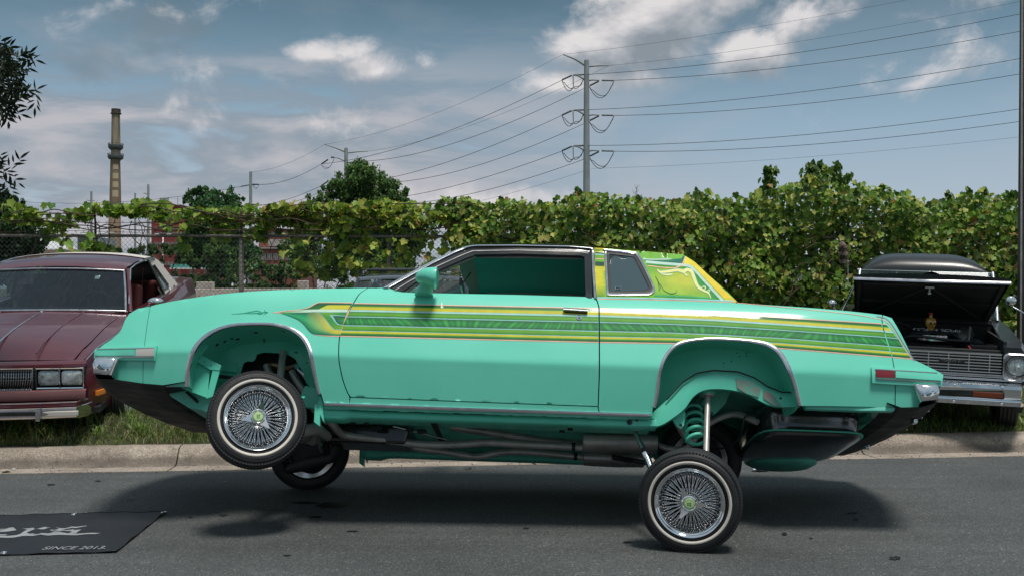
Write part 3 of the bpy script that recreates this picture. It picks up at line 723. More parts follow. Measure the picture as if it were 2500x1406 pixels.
# ribbon scroll
SC_ = [(672, 284), (700, 306), (770, 302), (850, 290), (905, 302), (935, 287), (975, 300), (1000, 360), (1030, 430), (1080, 468), (1125, 490), (1150, 536)]
stroke(zs(SC_), lambda t: 2.4 + 6.8 * math.sin(math.pi * min(1, t * 1.05)) ** .6, PB, .0028)
stroke(zs(SC_[:-1] + [(1146, 526)]), lambda t: 1.2 + 5.4 * math.sin(math.pi * min(1, t * 1.05)) ** .6, (.82, .80, .28), .0032)
for pts, w_ in (([(690, 318), (740, 330), (790, 330), (815, 318)], 4), ([(900, 300), (925, 330), (950, 344)], 4), ([(1060, 440), (1090, 434), (1100, 450), (1085, 466)], 3), ([(1115, 470), (1135, 465), (1128, 488)], 3)):
    stroke(zs(pts), lambda t: .6 + w_ * math.sin(math.pi * t), PB, .0027); stroke(zs(pts), lambda t: .3 + (w_ - 1.6) * math.sin(math.pi * t), (.82, .80, .28), .0031)
for pts in ([(652, 340), (678, 390), (692, 478)], [(660, 350), (690, 410), (700, 440), (690, 470)], [(700, 410), (730, 465), (790, 496), (838, 488), (842, 465)]): stroke(zs(pts), lambda t: .5 + 1.1 * math.sin(math.pi * t), (.03, .12, .03), .003)
# bands ahead of the quarter window
for (ya, yb, c) in ((611, 613, GRN), (617, 620, DGR), (621, 624, TEAL), (632, 634, PCH), (634.5, 640, LIME), (640.5, 650, DGR)):
    spread_([(1453, ya - 1), (1475, ya)], [(1453, yb - 1), (1475, yb)], c, .0016, n=4, rows=1)
stroke([(1458, 729.5), (1560, 731), (1700, 734.5), (1796, 738)], 1.6, PCH, .0016)
stroke([(1458, 726.3), (1560, 727.6), (1700, 731), (1790, 734.5)], 3.4, TEAL, .0020)
stroke([(1800, 739), (1900, 748), (2060, 764), (2110, 771), (2135, 776), (2160, 782), (2178, 800), (2205, 845), (2228, 878)], 1.3, PCH, .0022)
stroke([(2140, 771), (2163, 777), (2180, 795), (2206, 838), (2233, 880)], 2.0, (.30, .20, .30), .0024)

# --- across-the-car surfaces
def across(name, edge, mat, crown, p=3.0, n=22, bul=None, inset=0.0, smooth=True, cap=None):
    """edge: near-side edge points in body coordinates; crown(i/(n)) height at the centre"""
    rows = []
    for i, e in enumerate(edge):
        s = i / (len(edge) - 1); v0 = e.y + inset; v1 = BW - v0; row = []
        for k in range(n + 1):
            a = -math.cos(math.pi * k / n); t = (a + 1) / 2
            h = crown(s) * (1 - abs(a) ** p); b_ = (bul(s) * (1 - a * a)) if bul else 0
            row.append(V((e.x + b_, v0 + (v1 - v0) * t, e.z + h)))
        rows.append(row)
    mb = MB(BM); mb.grid(rows); return mb.build(name, mat, green, smooth=smooth)
E = lambda pts, off=0: [P(x, y, off) for x, y in pts]
hoodedge = E([(337, 753), (366, 748)] + FTOP[6:] + [(935, 702)])
across('hood', hoodedge, M['paint'], lambda s: .012 + .03 * s, 4, bul=lambda s: -.10 * (1 - s) ** 2)
def fx(pts): return [P(*p) for p in pts]
across('header_panel', fx([(337, 753), (316, 765), (305, 781), (299, 797), (292, 811), (272, 828), (252, 841), (240, 850)]), M['paint'], lambda s: .012, 4, bul=lambda s: -.10 - .03 * s)
rf = E([(1136, 600.5), (1148, 597), (1166.6, 595.3), (1215, 594.6), (1260, 594.6), (1330, 595.6), (1389, 597.3), (1447, 601), (1500, 605), (1560, 610), (1620, 616), (1650, 619.5), (1669, 623)])
def roofcol(x, y): return mixc((.28, .52, .08), (.72, .60, .05), (x - 1340) / 160)
mbr = MB(BM); rows = []
for i, e in enumerate(rf):
    s = i / (len(rf) - 1); row = []
    for k in range(29):
        a = -math.cos(math.pi * k / 28); t = (a + 1) / 2; v0 = e.y; row.append(V((e.x - (.05 * (1 - a * a) if i == 0 else 0), v0 + (BW - 2 * v0) * t, e.z + (.062 if i else .05) * (1 - abs(a) ** 3.6) * (1 if i < len(rf) - 1 else .75))))
    rows.append(row)
vs = [p for r_ in rows for p in r_]
mbr.addc(vs, [(i * 29 + k, i * 29 + k + 1, (i + 1) * 29 + k + 1, (i + 1) * 29 + k) for i in range(len(rf) - 1) for k in range(28)], [roofcol(*toPx(p)) for p in vs])
mbr.build('roof', M['art'], green, smooth=True)
across('trunk_lid', E([(1776, 728), (1797, 736), (1810, 740), (1900, 746), (2000, 753), (2100, 762), (2154, 768.5)]), M['paint'], lambda s: .062 - .045 * s, 3.4, bul=lambda s: .04 * s)
across('tail_panel', E([(2156.5, 769), (2177, 776), (2200, 815), (2230, 877), (2258, 890), (2292, 907), (2300, 915), (2298, 941)]), M['paint'], lambda s: .016, 4, bul=lambda s: .04 + .05 * s)
across('rear_window', E([(1669, 624), (1700, 647), (1742, 683), (1780, 717), (1796, 735)], -.008), M['qglass'], lambda s: .045, 3, bul=lambda s: .06)
across('windshield', E([(945, 703), (1000, 668), (1058.5, 638), (1110, 614), (1141, 603)], -.01), M['glass_clear'], lambda s: .03 + .02 * s, 2.6, bul=lambda s: -.20 + .12 * s, inset=.01)
across('cowl', E([(897, 703.5), (935, 703), (950, 704)], -.004), M['black'], lambda s: .03, 4, bul=lambda s: -.06)
# headliner and pale header trim inside
M['liner'] = noisy('teal_headliner', (.05, .40, .35), (.055, .43, .38), 30, (.8, .9), bump=.1)
M['grey_trim'] = noisy('grey_cloth_trim', (.30, .31, .28), (.36, .36, .33), 20, (.8, .9))
def inner_across(name, us, v0, v1, wz, mat, crown=.03, n=10, bul=0):
    rows = [[V((u + (bul if u == us[0] else 0) * (1 - (2 * k / n - 1) ** 2), v0 + (v1 - v0) * k / n, (wz(u) if callable(wz) else wz) + crown * (1 - (2 * k / n - 1) ** 2))) for k in range(n + 1)] for u in us]
    mb = MB(BM); mb.grid(rows); return mb.build(name, mat, green, smooth=True)
ur0, ur1 = rf[0].x, rf[-1].x
wr = lambda u: lerp_on([(e.x, e.z) for e in rf], u) - .03
inner_across('headliner', [ur0 + .035 + (ur1 - ur0 - .035) * k / 10 for k in range(11)], rf[4].y + .045, BW - rf[4].y - .045, wr, M['liner'], .035)
inner_across('header_trim', [ur0 - .02, ur0 + .01, ur0 + .037], rf[0].y + .03, BW - rf[0].y - .03, wr, M['grey_trim'], .036, bul=-.06)
ribbon('header_rail_trim', [(1166, 618), (1300, 620), (1427, 624)], [(1168, 630.5), (1300, 631), (1427, 634)], M['grey_trim'], off=-.045, n=12, mirror=True)
for side in (0, 1):
    mb = MB(BM if side == 0 else BM @ MIR)
    mb.grid([[V((ur0 + .02 + (ur1 - ur0) * .95 * k / 16, rf[4].y + a, wr(ur0 + (ur1 - ur0) * k / 16) + b_)) for k in range(17)] for a, b_ in ((.02, .012), (.025, -.012), (.055, -.016), (.06, .0))])
    mb.build('roof_rail_trim', M['grey_trim'], green, smooth=True)
# cabin: seats, dash, far door card, rear shelf
M['seat'] = noisy('teal_velour', (.02, .17, .14), (.03, .22, .18), 18, (.8, .9), bump=.2)
mb = MB(BM)
for v0 in (.22, 1.02):
    for (c, d, an) in (((.15, v0 + .28, .30), (.52, .56, .16), 0), ((.47, v0 + .28, .55), (.14, .54, .56), 14)):
        mb.box(c, d, Matrix.Rotation(R(an), 3, 'Y'))
o = mb.build('seat', M['seat'], green, bevel=.03, smooth=True); 
mb = MB(BM); mb.box((1.10, .9, .30), (.4, .92, .16)); mb.box((1.36, .9, .5), (.14, .92, .5), Matrix.Rotation(R(20), 3, 'Y')); mb.build('rear_seat', M['seat'], green, bevel=.03, smooth=True)
mb = MB(BM); mb.box((-.62, .9, .60), (.36, 1.42, .22)); mb.build('dashboard', M['seat'], green, bevel=.05, smooth=True)
mb = MB(BM); ring = [V((-.34 + .04 * math.cos(a), .52 + .18 * math.cos(a), .66 + .18 * math.sin(a))) for a in [2 * math.pi * k / 24 for k in range(25)]]; mb.tube(ring, .011, 8, cap=False)
mb.tube([(-.36, .36, .66), (-.36, .68, .66)], .008, 6); mb.build('steering_wheel', M['chrome'], green, smooth=True)
# rear-view mirror hung from the header
mb = MB(BM); mb.box((ur0 - .06, .9, wr(ur0) - .09), (.02, .22, .055)); mb.tube([(ur0 - .05, .9, wr(ur0) - .06), (ur0 + .0, .9, wr(ur0) + .02)], .006, 6); mb.build('interior_mirror', M['gloss_black'], green, bevel=.008)
# side mirror on the door: bullet housing on a flared foot
def z6(pts): return [(900 + x / 6.944, 580 + y / 6.944) for x, y in pts]
def mirror_mesh(sgn):
    mb = MB(BM if sgn > 0 else BM @ MIR)
    pc = Pv(1047, 676, -.02); rows = []
    # housing: superellipse sections along u
    for (px_, top, bot, dep) in ((1015.8, 681, 681.2, .004), (1017.5, 675, 689, .028), (1022, 670, 692, .045), (1030, 666, 694, .062), (1042, 662, 697, .072), (1055, 660.5, 703, .078), (1064, 660, 707, .080), (1069, 660.5, 701, .076), (1070, 664, 696, .06)):
        a, b = Pv(px_, top, -.03), Pv(px_, bot, -.03); c_ = (a + b) / 2; hz_ = (a.z - b.z) / 2; row = []
        for k in range(20):
            t = 2 * math.pi * k / 20; cs, sn = math.cos(t), math.sin(t)
            row.append(c_ + V((0, math.copysign(abs(cs) ** .75, cs) * dep - .03, math.copysign(abs(sn) ** .8, sn) * hz_)))
        rows.append(row)
    mb.grid(rows, wrap=True); mb.add(rows[-1], [tuple(range(20))])
    h = MB(mb.M)
    rows = []
    for (yl, xa, xb, dep) in ((690, 1026, 1060, .035), (697, 1025, 1058, .034), (704, 1021, 1056, .036), (711, 1016, 1057, .045), (717, 1013, 1057, .055), (721.5, 1012, 1058, .06)):
        t_ = (yl - 690) / 32; a, b = Pv(xa, yl, -.02 + .09 * t_), Pv(xb, yl, -.02 + .09 * t_); c_ = (a + b) / 2; hu = (b.x - a.x) / 2
        rows.append([c_ + V((math.cos(2 * math.pi * k / 20) * hu, math.sin(2 * math.pi * k / 20) * dep, 0)) for k in range(20)])
    h.grid(rows, wrap=True); h.add(rows[-1], [tuple(range(20))])
    return mb, h
mb, h = mirror_mesh(1); mo = mb.build('side_mirror', M['paint'], green, smooth=True, angle=50); h.build('mirror_foot', M['paint'], mo, smooth=True, angle=50)
mb, h = mirror_mesh(-1); mo = mb.build('side_mirror', M['paint'], green, smooth=True, angle=50); h.build('mirror_foot', M['paint'], mo, smooth=True, angle=50)
# door handle and lock
ribbon('handle', [(1376, 749.5), (1434, 753)], [(1375, 757), (1435, 761)], M['trim'], off=.016, n=12, rows=5, depth=.02, bulge=.014, parent=door, mirror=False)
ribbon('handle_recess', [(1378, 760), (1433, 763)], [(1379, 763), (1432, 766)], M['dark'], off=.0035, n=6, mirror=False, parent=door)
def disc(name, px, py, r, mat, off, dep, parent=green, n=24, r2=None):
    c = P(px, py, off); mb = MB(BM); mb.lathe([(r * .3, -.002), (r * .72, -.0025), (r, 0), (r, dep)], n, 'Y', c); mb.add([c + V((r * .3 * math.cos(2 * math.pi * k / n), -.002, r * .3 * math.sin(2 * math.pi * k / n))) for k in range(n)], [tuple(range(n))])
    return mb.build(name, mat, parent, smooth=True, angle=30)
disc('lock', 1413.8, 775.5, .0165, M['chrome'], .006, .006, door)
disc('keyhole', 1413.8, 775.5, .005, M['dark'], .0095, .003, door)
# side markers, bumper strips
SM_ = lambda name, a, b, mat, off, dep, **k: ribbon(name, a, b, mat, off=off, n=k.get('n', 14), rows=k.get('rows', 2), depth=dep, bulge=k.get('bulge', 0), parent=k.get('parent'), mirror=True)
FB = SM_('bumper_strip', [(231, 853), (240, 848.5), (383, 843)], [(229, 873), (240, 878.5), (378, 879)], M['paint'], .020, .03, rows=3)
SM_('side_marker', [(331.5, 851.5), (376, 849.5)], [(331.5, 868), (375.5, 868)], M['lens'], .026, .01)
SM_('bumper_molding', [(236, 850.5), (376, 847.5)], [(236, 852.3), (376, 849.3)], M['trim'], .027, .01)
SM_('bumper_molding', [(236, 869.5), (376, 869)], [(236, 871.5), (376, 872)], M['trim'], .027, .01)
SM_('bumper_block', [(232, 854.5), (329, 852.5)], [(231, 866.5), (329, 867.5)], M['paint'], .030, .012)
SM_('bumper_strip', [(2128, 895), (2180, 897.5), (2290, 906), (2303, 914)], [(2130, 934), (2180, 937.5), (2296, 943), (2300, 941)], M['paint'], .020, .03, rows=3)
SM_('side_marker', [(2138, 902.5), (2185, 904.5)], [(2138.5, 919.5), (2185.5, 921.5)], M['red_lens'], .026, .01)
SM_('bumper_molding', [(2137, 899), (2288, 908)], [(2137, 901), (2289, 910)], M['trim'], .027, .01)
SM_('bumper_molding', [(2139, 922), (2298, 931)], [(2139, 924.5), (2298, 933.5)], M['trim'], .027, .01)
SM_('bumper_block', [(2187, 905), (2290, 911.5), (2300, 917)], [(2187, 921), (2290, 927.5), (2299, 929)], M['paint'], .030, .012)
# bumpers
def bumper(name, prof, bulge, mat, v0=.06, n=30, taper=1.0, parent=green):
    rows = []
    for (u, w, dv) in prof:
        row = []
        for k in range(n + 1):
            a = -math.cos(math.pi * k / n); t = (a + 1) / 2
            row.append(V((u + bulge * (1 - abs(a) ** 2.2), v0 + dv + (BW - 2 * (v0 + dv)) * t, w)))
        rows.append(row)
    mb = MB(BM); L = len(rows); cols_ = [[r_[k] for r_ in rows] for k in range(n + 1)]
    def capr(c, sg, s, d): m_ = sum(c, V()) / L; return [m_ + (p - m_) * s + V((0, sg * d, 0)) for p in c]
    cols_ = [capr(cols_[0], -1, s, d) for s, d in ((.05, .030), (.5, .027), (.8, .019), (.93, .010))] + cols_ + [capr(cols_[-1], 1, s, d) for s, d in ((.93, .010), (.8, .019), (.5, .027), (.05, .030))]
    mb.grid(cols_, wrap=True); return mb.build(name, mat, parent, smooth=True, angle=50)
def uwv(px, py, v): q = Pv(px, py, v); return q.x, q.z
fa = uwv(281, 879, .12); fb = uwv(243, 878, .12); fc = uwv(239, 922, .12); fd = uwv(281, 934, .12)
bumper('front_bumper', [(fa[0] + .05, fa[1], 0), (fb[0] + .02, fb[1] + .003, 0), (fb[0], fb[1], 0), (fb[0] - .004, fb[1] - .05, -.01), (fc[0], fc[1] + .012, -.004), (fc[0] + .012, fc[1] + .004, 0), (fd[0], fd[1] + .03, 0)], -.13, M['chrome'])
ra = uwv(2243, 941, .10); rb = uwv(2283, 942, .10); rc_ = uwv(2287, 985, .10); rd = uwv(2243, 997, .10)
bumper('rear_bumper', [(ra[0] - .05, ra[1], 0), (rb[0] - .02, rb[1] + .003, 0), (rb[0], rb[1], 0), (rb[0] + .004, rb[1] - .05, -.01), (rc_[0] - .004, rc_[1] + .03, -.004), (rc_[0] - .016, rc_[1] + .008, 0), (rd[0], rd[1] + .03, 0)], .07, M['chrome'])
# black undersides of nose and tail with bolts
def under(name, prof, mat, v0=.09, v1=BW - .09, n=16, bul=0, ribs=0):
    rows = []
    for (u, w) in prof:
        row = []
        for k in range(n + 1):
            a = 2 * k / n - 1; row.append(V((u + bul * (1 - a * a), v0 + (v1 - v0) * k / n, w + ribs * math.sin(k * 2.1 + u * 40))))
        rows.append(row)
    mb = MB(BM); mb.grid(rows); return mb.build(name, mat, green, smooth=False)
ue = uwv(450, 945, .10)
under('nose_pan', v0=.055, v1=BW - .055, prof=[(fc[0] - .003, fc[1] + .010), (fc[0] + .006, fc[1] - .008), (fc[0] + .04, fc[1] - .022), (fd[0] + .05, fd[1] + .004), (fd[0] + .2, fd[1] - .012), (ue[0] - .12, ue[1] + .0), (ue[0] + .02, ue[1] + .03)], mat=M['dark'], bul=-.132, ribs=.002)
under('tail_pan', v0=.055, v1=BW - .055, prof=[(rc_[0] - .001, rc_[1] + .022), (rc_[0] - .014, rc_[1] - .003), (rc_[0] - .045, rc_[1] - .014), (rd[0] - .0, rd[1] + .002), (rd[0] - .12, rd[1] - .004), (rd[0] - .2, rd[1] + .02)], mat=M['dark'], bul=.072, ribs=.002)
for k in range(9):
    a = -.9 + .225 * k; mb = MB(BM)
    mb.lathe([(.0, -.005), (.008, -.005), (.008, 0)], 8, 'Z', (rc_[0] - .045 + .07 * (1 - a * a), .9 + a * .82, rc_[1] - .030)); mb.build('bolt', M['trim'], green)
# license-lamp bits on the far lower edge of the rear bumper
for (x, y) in ((2232, 1028), (2115, 1090)):
    q = Pv(x, y, .9 if x < 2200 else .42); mb = MB(BM); mb.box(q, (.03, .05, .03)); mb.build('bumper_guard_tip', M['chrome'], green, bevel=.006)
# ------------------------------------------------------------------ wheels
def frame_of(c, n, spin=0):
    """matrix whose -Y looks along n (outer face), Z roughly up"""
    n = V(n).normalized(); y = -n; x = y.cross(V((0, 0, 1))).normalized(); z = x.cross(y).normalized()
    m = Matrix((x, y, z)).transposed().to_4x4(); m.translation = V(c); return m @ Matrix.Rotation(spin, 4, 'Y')
def rot2(a): return math.cos(a), math.sin(a)
M['cap_green'] = principled('cap_enamel', (.50, .66, .34), .25, 0, .6)[0]
M['cap_mark'] = principled('cap_emblem', (.08, .30, .06), .3, 0, .5)[0]
M['barrel'] = noisy('rim_barrel_chrome', (.35, .36, .37), (.5, .5, .5), 7, (.12, .25), metal=1)
def wire_wheel(parent, c, n, R_=.295, spin=0, flat=None, emblem=0, tread=True, wid=.165, name='wheel'):
    Mx = frame_of(c, n, spin); pl = wloc(parent)
    wh = bpy.data.objects.new(name, None); wh.empty_display_size = .1; COL.objects.link(wh); wh.parent = parent; wh.location = V(c) - pl
    k = R_ / .295; h = wid / 2
    mb = MB(Mx)
    out = [(.200, -h + .030), (.206, -h + .010), (.222, -h + .003), (.240, -h), (.256, -h + .002), (.268, -h + .008), (.278, -h + .016), (.286, -h + .026)]
    tr = []
    for i, y in enumerate(np.linspace(-h + .030, h - .030, 13)):
        dome = .2945 - .004 * abs(y / h) ** 3; gr = .0045 if i % 3 == 0 else 0; tr.append((dome - gr, y))
    prof = [(r * k, y) for r, y in out + tr + [(r, -y) for r, y in out[::-1]]]
    mb.lathe(prof, 120, 'Y')
    if tread: # shoulder blocks
        for q in range(96):
            a = 2 * math.pi * q / 96; ca, sa = rot2(a); cb, sb = rot2(a + .050)
            for sg in (-1, 1):
                y0, y1 = sg * (h - .034), sg * (h - .012)
                A = [(.2952 * ca * k, y0, .2952 * sa * k), (.2952 * cb * k, y0, .2952 * sb * k), (.2862 * cb * k, y1, .2862 * sb * k), (.2862 * ca * k, y1, .2862 * sa * k)]
                B_ = [(.285 * ca * k, y0, .285 * sa * k), (.285 * cb * k, y0, .285 * sb * k), (.277 * cb * k, y1, .277 * sb * k), (.277 * ca * k, y1, .277 * sa * k)]
                mb.hexa(A, B_)
    o = mb.build('tyre', M['tyre'], wh, smooth=True, angle=30)
    if flat is not None: # weight flattens the contact patch
        me = o.data; oz = wloc(wh).z
        for v_ in me.vertices:
            z = v_.co.z + oz
            if z < flat: v_.co.z = flat - oz; 
    m2 = MB(Mx); m2.lathe([(.2185 * k, -h + .0035), (.219 * k, -h - .001), (.230 * k, -h - .0025), (.2355 * k, -h - .0015), (.236 * k, -h + .0015)], 96, 'Y'); m2.build('whitewall', M['white_rubber'], wh, smooth=True)
    # moulded sidewall rings
    m2 = MB(Mx)
    for r_ in (.210, .250, .262): m2.lathe([((r_ - .001) * k, -h + .004), (r_ * k, -h - .0015 + (.004 if r_ > .255 else 0)), ((r_ + .001) * k, -h + .004)], 96, 'Y')
    m2.build('sidewall_ring', M['tyre'], wh, smooth=True)
    q = MB(Mx); q.lathe([(.203, -h + .022), (.203, -h + .006), (.1985, -h - .001), (.192, -h + .001), (.188, -h + .010), (.180, -h + .014), (.174, -h + .020), (.171, -h + .032)], 96, 'Y')
    q.build('rim_lip', M['chrome'], wh, smooth=True, angle=50)
    q = MB(Mx); q.lathe([(.171, -h + .032), (.168, -h + .050), (.160, -h + .056), (.158, h - .03), (.195, h - .02), (.202, h - .03)], 96, 'Y'); q.build('rim_barrel', M['barrel'], wh, smooth=True, angle=50)
    q = MB(Mx); q.lathe([(.06, h - .05), (.158, h - .045)], 64, 'Y'); q.build('brake_drum', M['dark'], wh, smooth=True)
    # hub: shell, spokes, nipples
    q = MB(Mx); q.lathe([(.072, .0), (.070, -h + .05), (.060, -h + .030), (.050, -h + .022), (.044, -h + .004), (.046, -h - .004), (.042, -h - .012), (.036, -h - .014)], 48, 'Y'); q.build('hub', M['chrome'], wh, smooth=True, angle=50)
    sp = MB(Mx)
    for i in range(60):
        a = 2 * math.pi * i / 60; a2 = a + (.10 if i % 2 else -.10)
        ca, sa = rot2(a2); cb, sb = rot2(a)
        p0 = V((.056 * ca, -h + .030, .056 * sa)); p1 = V((.158 * cb, -h + .052, .158 * sb))
        sp.tube([p0, p0.lerp(p1, .72), p1.lerp(p0, .24), p1], [.0017, .0019, .0034, .0036], 6, cap=False)
        b = a + math.pi / 60; cb, sb = rot2(b); ca, sa = rot2(b + (.12 if i % 2 else -.12))
        sp.tube([(.069 * ca, -h + .052, .069 * sa), (.159 * cb, -h + .062, .159 * sb)], [.0018, .0026], 5, cap=False)
    tag(sp.build('spokes', M['chrome'], wh, smooth=True), kind='stuff')
    ni = MB(Mx)
    for i in range(60):
        a = 2 * math.pi * i / 60; ca, sa = rot2(a); ni.tube([(.150 * ca, -h + .045, .150 * sa), (.163 * ca, -h + .040, .163 * sa)], [.0045, .004], 6)
        if i % 2 == 0:
            a += math.pi / 60; ca, sa = rot2(a); ni.tube([(.163 * ca, -h + .036, .163 * sa), (.172 * ca, -h + .034, .172 * sa)], [.0045, .0045], 6)
    tag(ni.build('spoke_nipples', M['barrel'], wh, smooth=True), kind='stuff')
    # three-eared knock-off with enamel cap
    kn = MB(Mx)
    kn.lathe([(.048, -h + .008), (.050, -h - .008), (.046, -h - .022), (.038, -h - .026), (.033, -h - .024)], 40, 'Y')
    for e in range(3):
        a = 2 * math.pi * e / 3
        d = V((math.cos(a), 0, math.sin(a))); s_ = V((-math.sin(a), 0, math.cos(a)))
        A = [d * .040 - s_ * .024 + V((0, -h - .006, 0)), d * .040 + s_ * .024 + V((0, -h - .006, 0)), d * .098 + s_ * .003 + V((0, -h - .022, 0)), d * .098 - s_ * .003 + V((0, -h - .022, 0))]
        B_ = [p + V((0, -.014, 0)) * (1 if i < 2 else .55) for i, p in enumerate(A)]
        kn.hexa(A, B_)
    kn.build('knock_off', M['chrome'], wh, smooth=True, angle=30)
    cp = MB(Mx); cp.lathe([(.0, -h - .027), (.020, -h - .027), (.031, -h - .026), (.033, -h - .022)], 40, 'Y'); cp.build('centre_cap', M['cap_green'], wh, smooth=True)
    em = MB(Mx @ Matrix.Rotation(-spin + emblem, 4, 'Y')); y = -h - .0285
    em.lathe([(.0285, y + .001), (.0285, y), (.0300, y), (.0300, y + .001)], 40, 'Y')
    for (x0, x1, z0, z1, sh) in ((-.009, -.003, -.012, -.002, .002), (.001, .007, -.012, -.002, .002), (-.010, -.004, .001, .012, .003), (.000, .006, .001, .012, .003), (.007, .010, .004, .012, .003)):
        em.prism([(x0, y, z0), (x1, y, z0), (x1 + sh, y, z1), (x0 + sh, y, z1)], (0, .002, 0))
    em.build('cap_emblem', M['cap_mark'], wh)
    return wh
YR = R(13)
cr = W(1685, 1222, 5.66); cr.z = .287
w_nr = wire_wheel(green, cr, (-math.sin(YR), -math.cos(YR), .0), spin=R(-118), flat=.001, emblem=R(90))
crf = cr + V((math.sin(YR), math.cos(YR), 0)) * 1.42; crf.z = .287
w_fr = wire_wheel(green, crf, (math.sin(YR), math.cos(YR), 0), spin=.4, flat=.001)
nf = V((math.sin(R(19)) * math.cos(R(19)), -math.cos(R(19)) * math.cos(R(19)), math.sin(R(18))))
cf = W(627, 1024, 5.98)
w_nf = wire_wheel(green, cf, nf, spin=R(-70), emblem=0)
cff = W(755, 1101, 7.38); cff.z = .29
w_ff = wire_wheel(green, cff, V((-math.sin(R(16)), math.cos(R(16)), .10)), spin=1, flat=.001)

# ------------------------------------------------------------------ underneath
def ltube(name, pts, r, mat, n=12, v=None, parent=green, smooth_=True, spl=4):
    """tube through photo points (px, py, v)"""
    P3 = [Pv(*p) for p in pts]
    if spl and len(P3) > 2: P3 = [V(p) for p in crom([tuple(p) for p in P3], spl)]
    rr = r
    if isinstance(r, (list, tuple)): rr = [lerp_on([(i / (len(r) - 1), q) for i, q in enumerate(r)], k / (len(P3) - 1)) for k in range(len(P3))]
    mb = MB(BM); mb.tube(P3, rr, n); return mb.build(name, mat, parent, smooth=True, angle=50)
# floor pan with tunnel and ribs
def floorz(u, v):
    z = .015 + .16 * math.exp(-((v - .9) / .17) ** 4) + .010 * math.sin(u * 34) * (1 if .3 < abs(v - .9) < .62 else 0)
    return z
u0, u1 = P(800, 985).x, P(1600, 1015).x
rows = [[V((u0 + (u1 - u0) * i / 90, .14 + 1.52 * k / 44, floorz(u0 + (u1 - u0) * i / 90, .14 + 1.52 * k / 44))) for k in range(45)] for i in range(91)]
mb = MB(BM); mb.grid(rows); mb.build('floor_pan', M['under'], green, smooth=True)
# rocker underside lip with rough weld seam, both sides
for Mx in (BM, BM @ MIR):
    rr_ = random.Random(4); mb = MB(Mx); A = []; B_ = []; C_ = []
    for k in range(81):
        u = u0 - .02 + (u1 - u0 + .03) * k / 80; a = P(791 + 797 * k / 80, 987 + 27 * k / 80)
        A.append(V((a.x, a.y + .006, a.z - .004))); B_.append(V((a.x, a.y + .02, a.z - .022 + rr_.uniform(-.003, .003)))); C_.append(V((a.x, a.y + .085, a.z + .02)))
    mb.grid([A, B_, C_]); mb.build('rocker_flange', M['under'], green, smooth=False)
# frame side rails: pressed channel with swollen torque boxes
def rail(Mx):
    mb = MB(Mx); rows = []
    for (x, y, hh, ww) in ((786, 1006, .052, .10), (800, 1012, .060, .12), (840, 1014, .058, .12), (862, 1013, .040, .09), (900, 1014, .036, .085), (1100, 1021, .036, .085), (1300, 1027, .036, .085), (1440, 1032, .036, .085), (1462, 1033, .042, .10), (1540, 1036, .044, .11), (1600, 1037, .040, .11)):
        c = Pv(x, y, .20); row = []
        for k in range(16):
            t = 2 * math.pi * k / 16; cs, sn = math.cos(t), math.sin(t)
            row.append(c + V((0, math.copysign(abs(cs) ** .5, cs) * ww * .6, math.copysign(abs(sn) ** .5, sn) * hh * .72)))
        rows.append(row)
    R2 = []
    for a, b in zip(rows, rows[1:]):
        for q in range(4): R2.append([p.lerp(r_, q / 4) for p, r_ in zip(a, b)])
    R2.append(rows[-1]); mb.grid(R2, wrap=True); mb.add(R2[0], [tuple(range(16))]); mb.add(R2[-1], [tuple(range(16))])
    mb.build('frame_rail', M['well'], green, smooth=True, angle=40)
    # kick-up over the axle
def flatpiece(name, px, v, mat, thick=.06, both=True, parent=green, bev=.004):
    pts = [Pv(x, y, v) for x, y in px]
    for Mx in ((BM, BM @ MIR) if both else (BM,)):
        mb = MB(Mx); mb.prism(pts, (0, thick, 0)); o = mb.build(name, mat, parent, bevel=bev)
    return o
rail(BM); rail(BM @ MIR)
KT = crom([(1600, 1000), (1624, 978), (1643, 958), (1662, 936), (1699, 911), (1742, 903), (1802, 907), (1841, 921), (1873, 941), (1909, 956), (1950, 955)], 4)
KB = crom([(1560, 1046), (1607, 1043), (1642, 1024), (1671, 1001), (1692, 971), (1720, 954), (1767, 952), (1820, 962), (1856, 981), (1891, 994), (1952, 994)], 4)
def kick(Mx):
    n = 60; a = resamp([(*p, 0) for p in KT], n); b = resamp([(*p, 0) for p in KB], n)
    rows = []
    for (t, v) in ((-.02, .30), (.0, .20), (.06, .175), (.5, .168), (.94, .175), (1.0, .20), (1.0, .32)):
        rows.append([Pv(*(a[i].lerp(b[i], t)).xy, v) for i in range(n)])
    mb = MB(Mx); mb.grid(rows); mb.build('frame_kickup', M['well'], green, smooth=True, angle=50)
kick(BM); kick(BM @ MIR)
M['bare'] = noisy('scraped_bare_metal', (.28, .22, .19), (.10, .33, .26), 14, (.3, .5), metal=.4, stops=(.42, .6))
for px in ([(1795, 921), (1840, 932), (1858, 948), (1852, 969), (1822, 960), (1800, 946)], [(1862, 950), (1884, 960), (1908, 990), (1892, 990), (1864, 972)]):
    flatpiece('scrape_patch', px, .1655, M['bare'], .003, both=False, bev=0)
def hole(px, py, v, r, name='drain_hole'):
    c = Pv(px, py, v); mb = MB(BM); mb.lathe([(0, 0), (r, 0), (r * 1.05, .006)], 16, 'Y', c); mb.build(name, M['dark'], green)
hole(1537, 1029, .125, .016); hole(1906, 971, .166, .007); hole(1555, 1025, .125, .007)
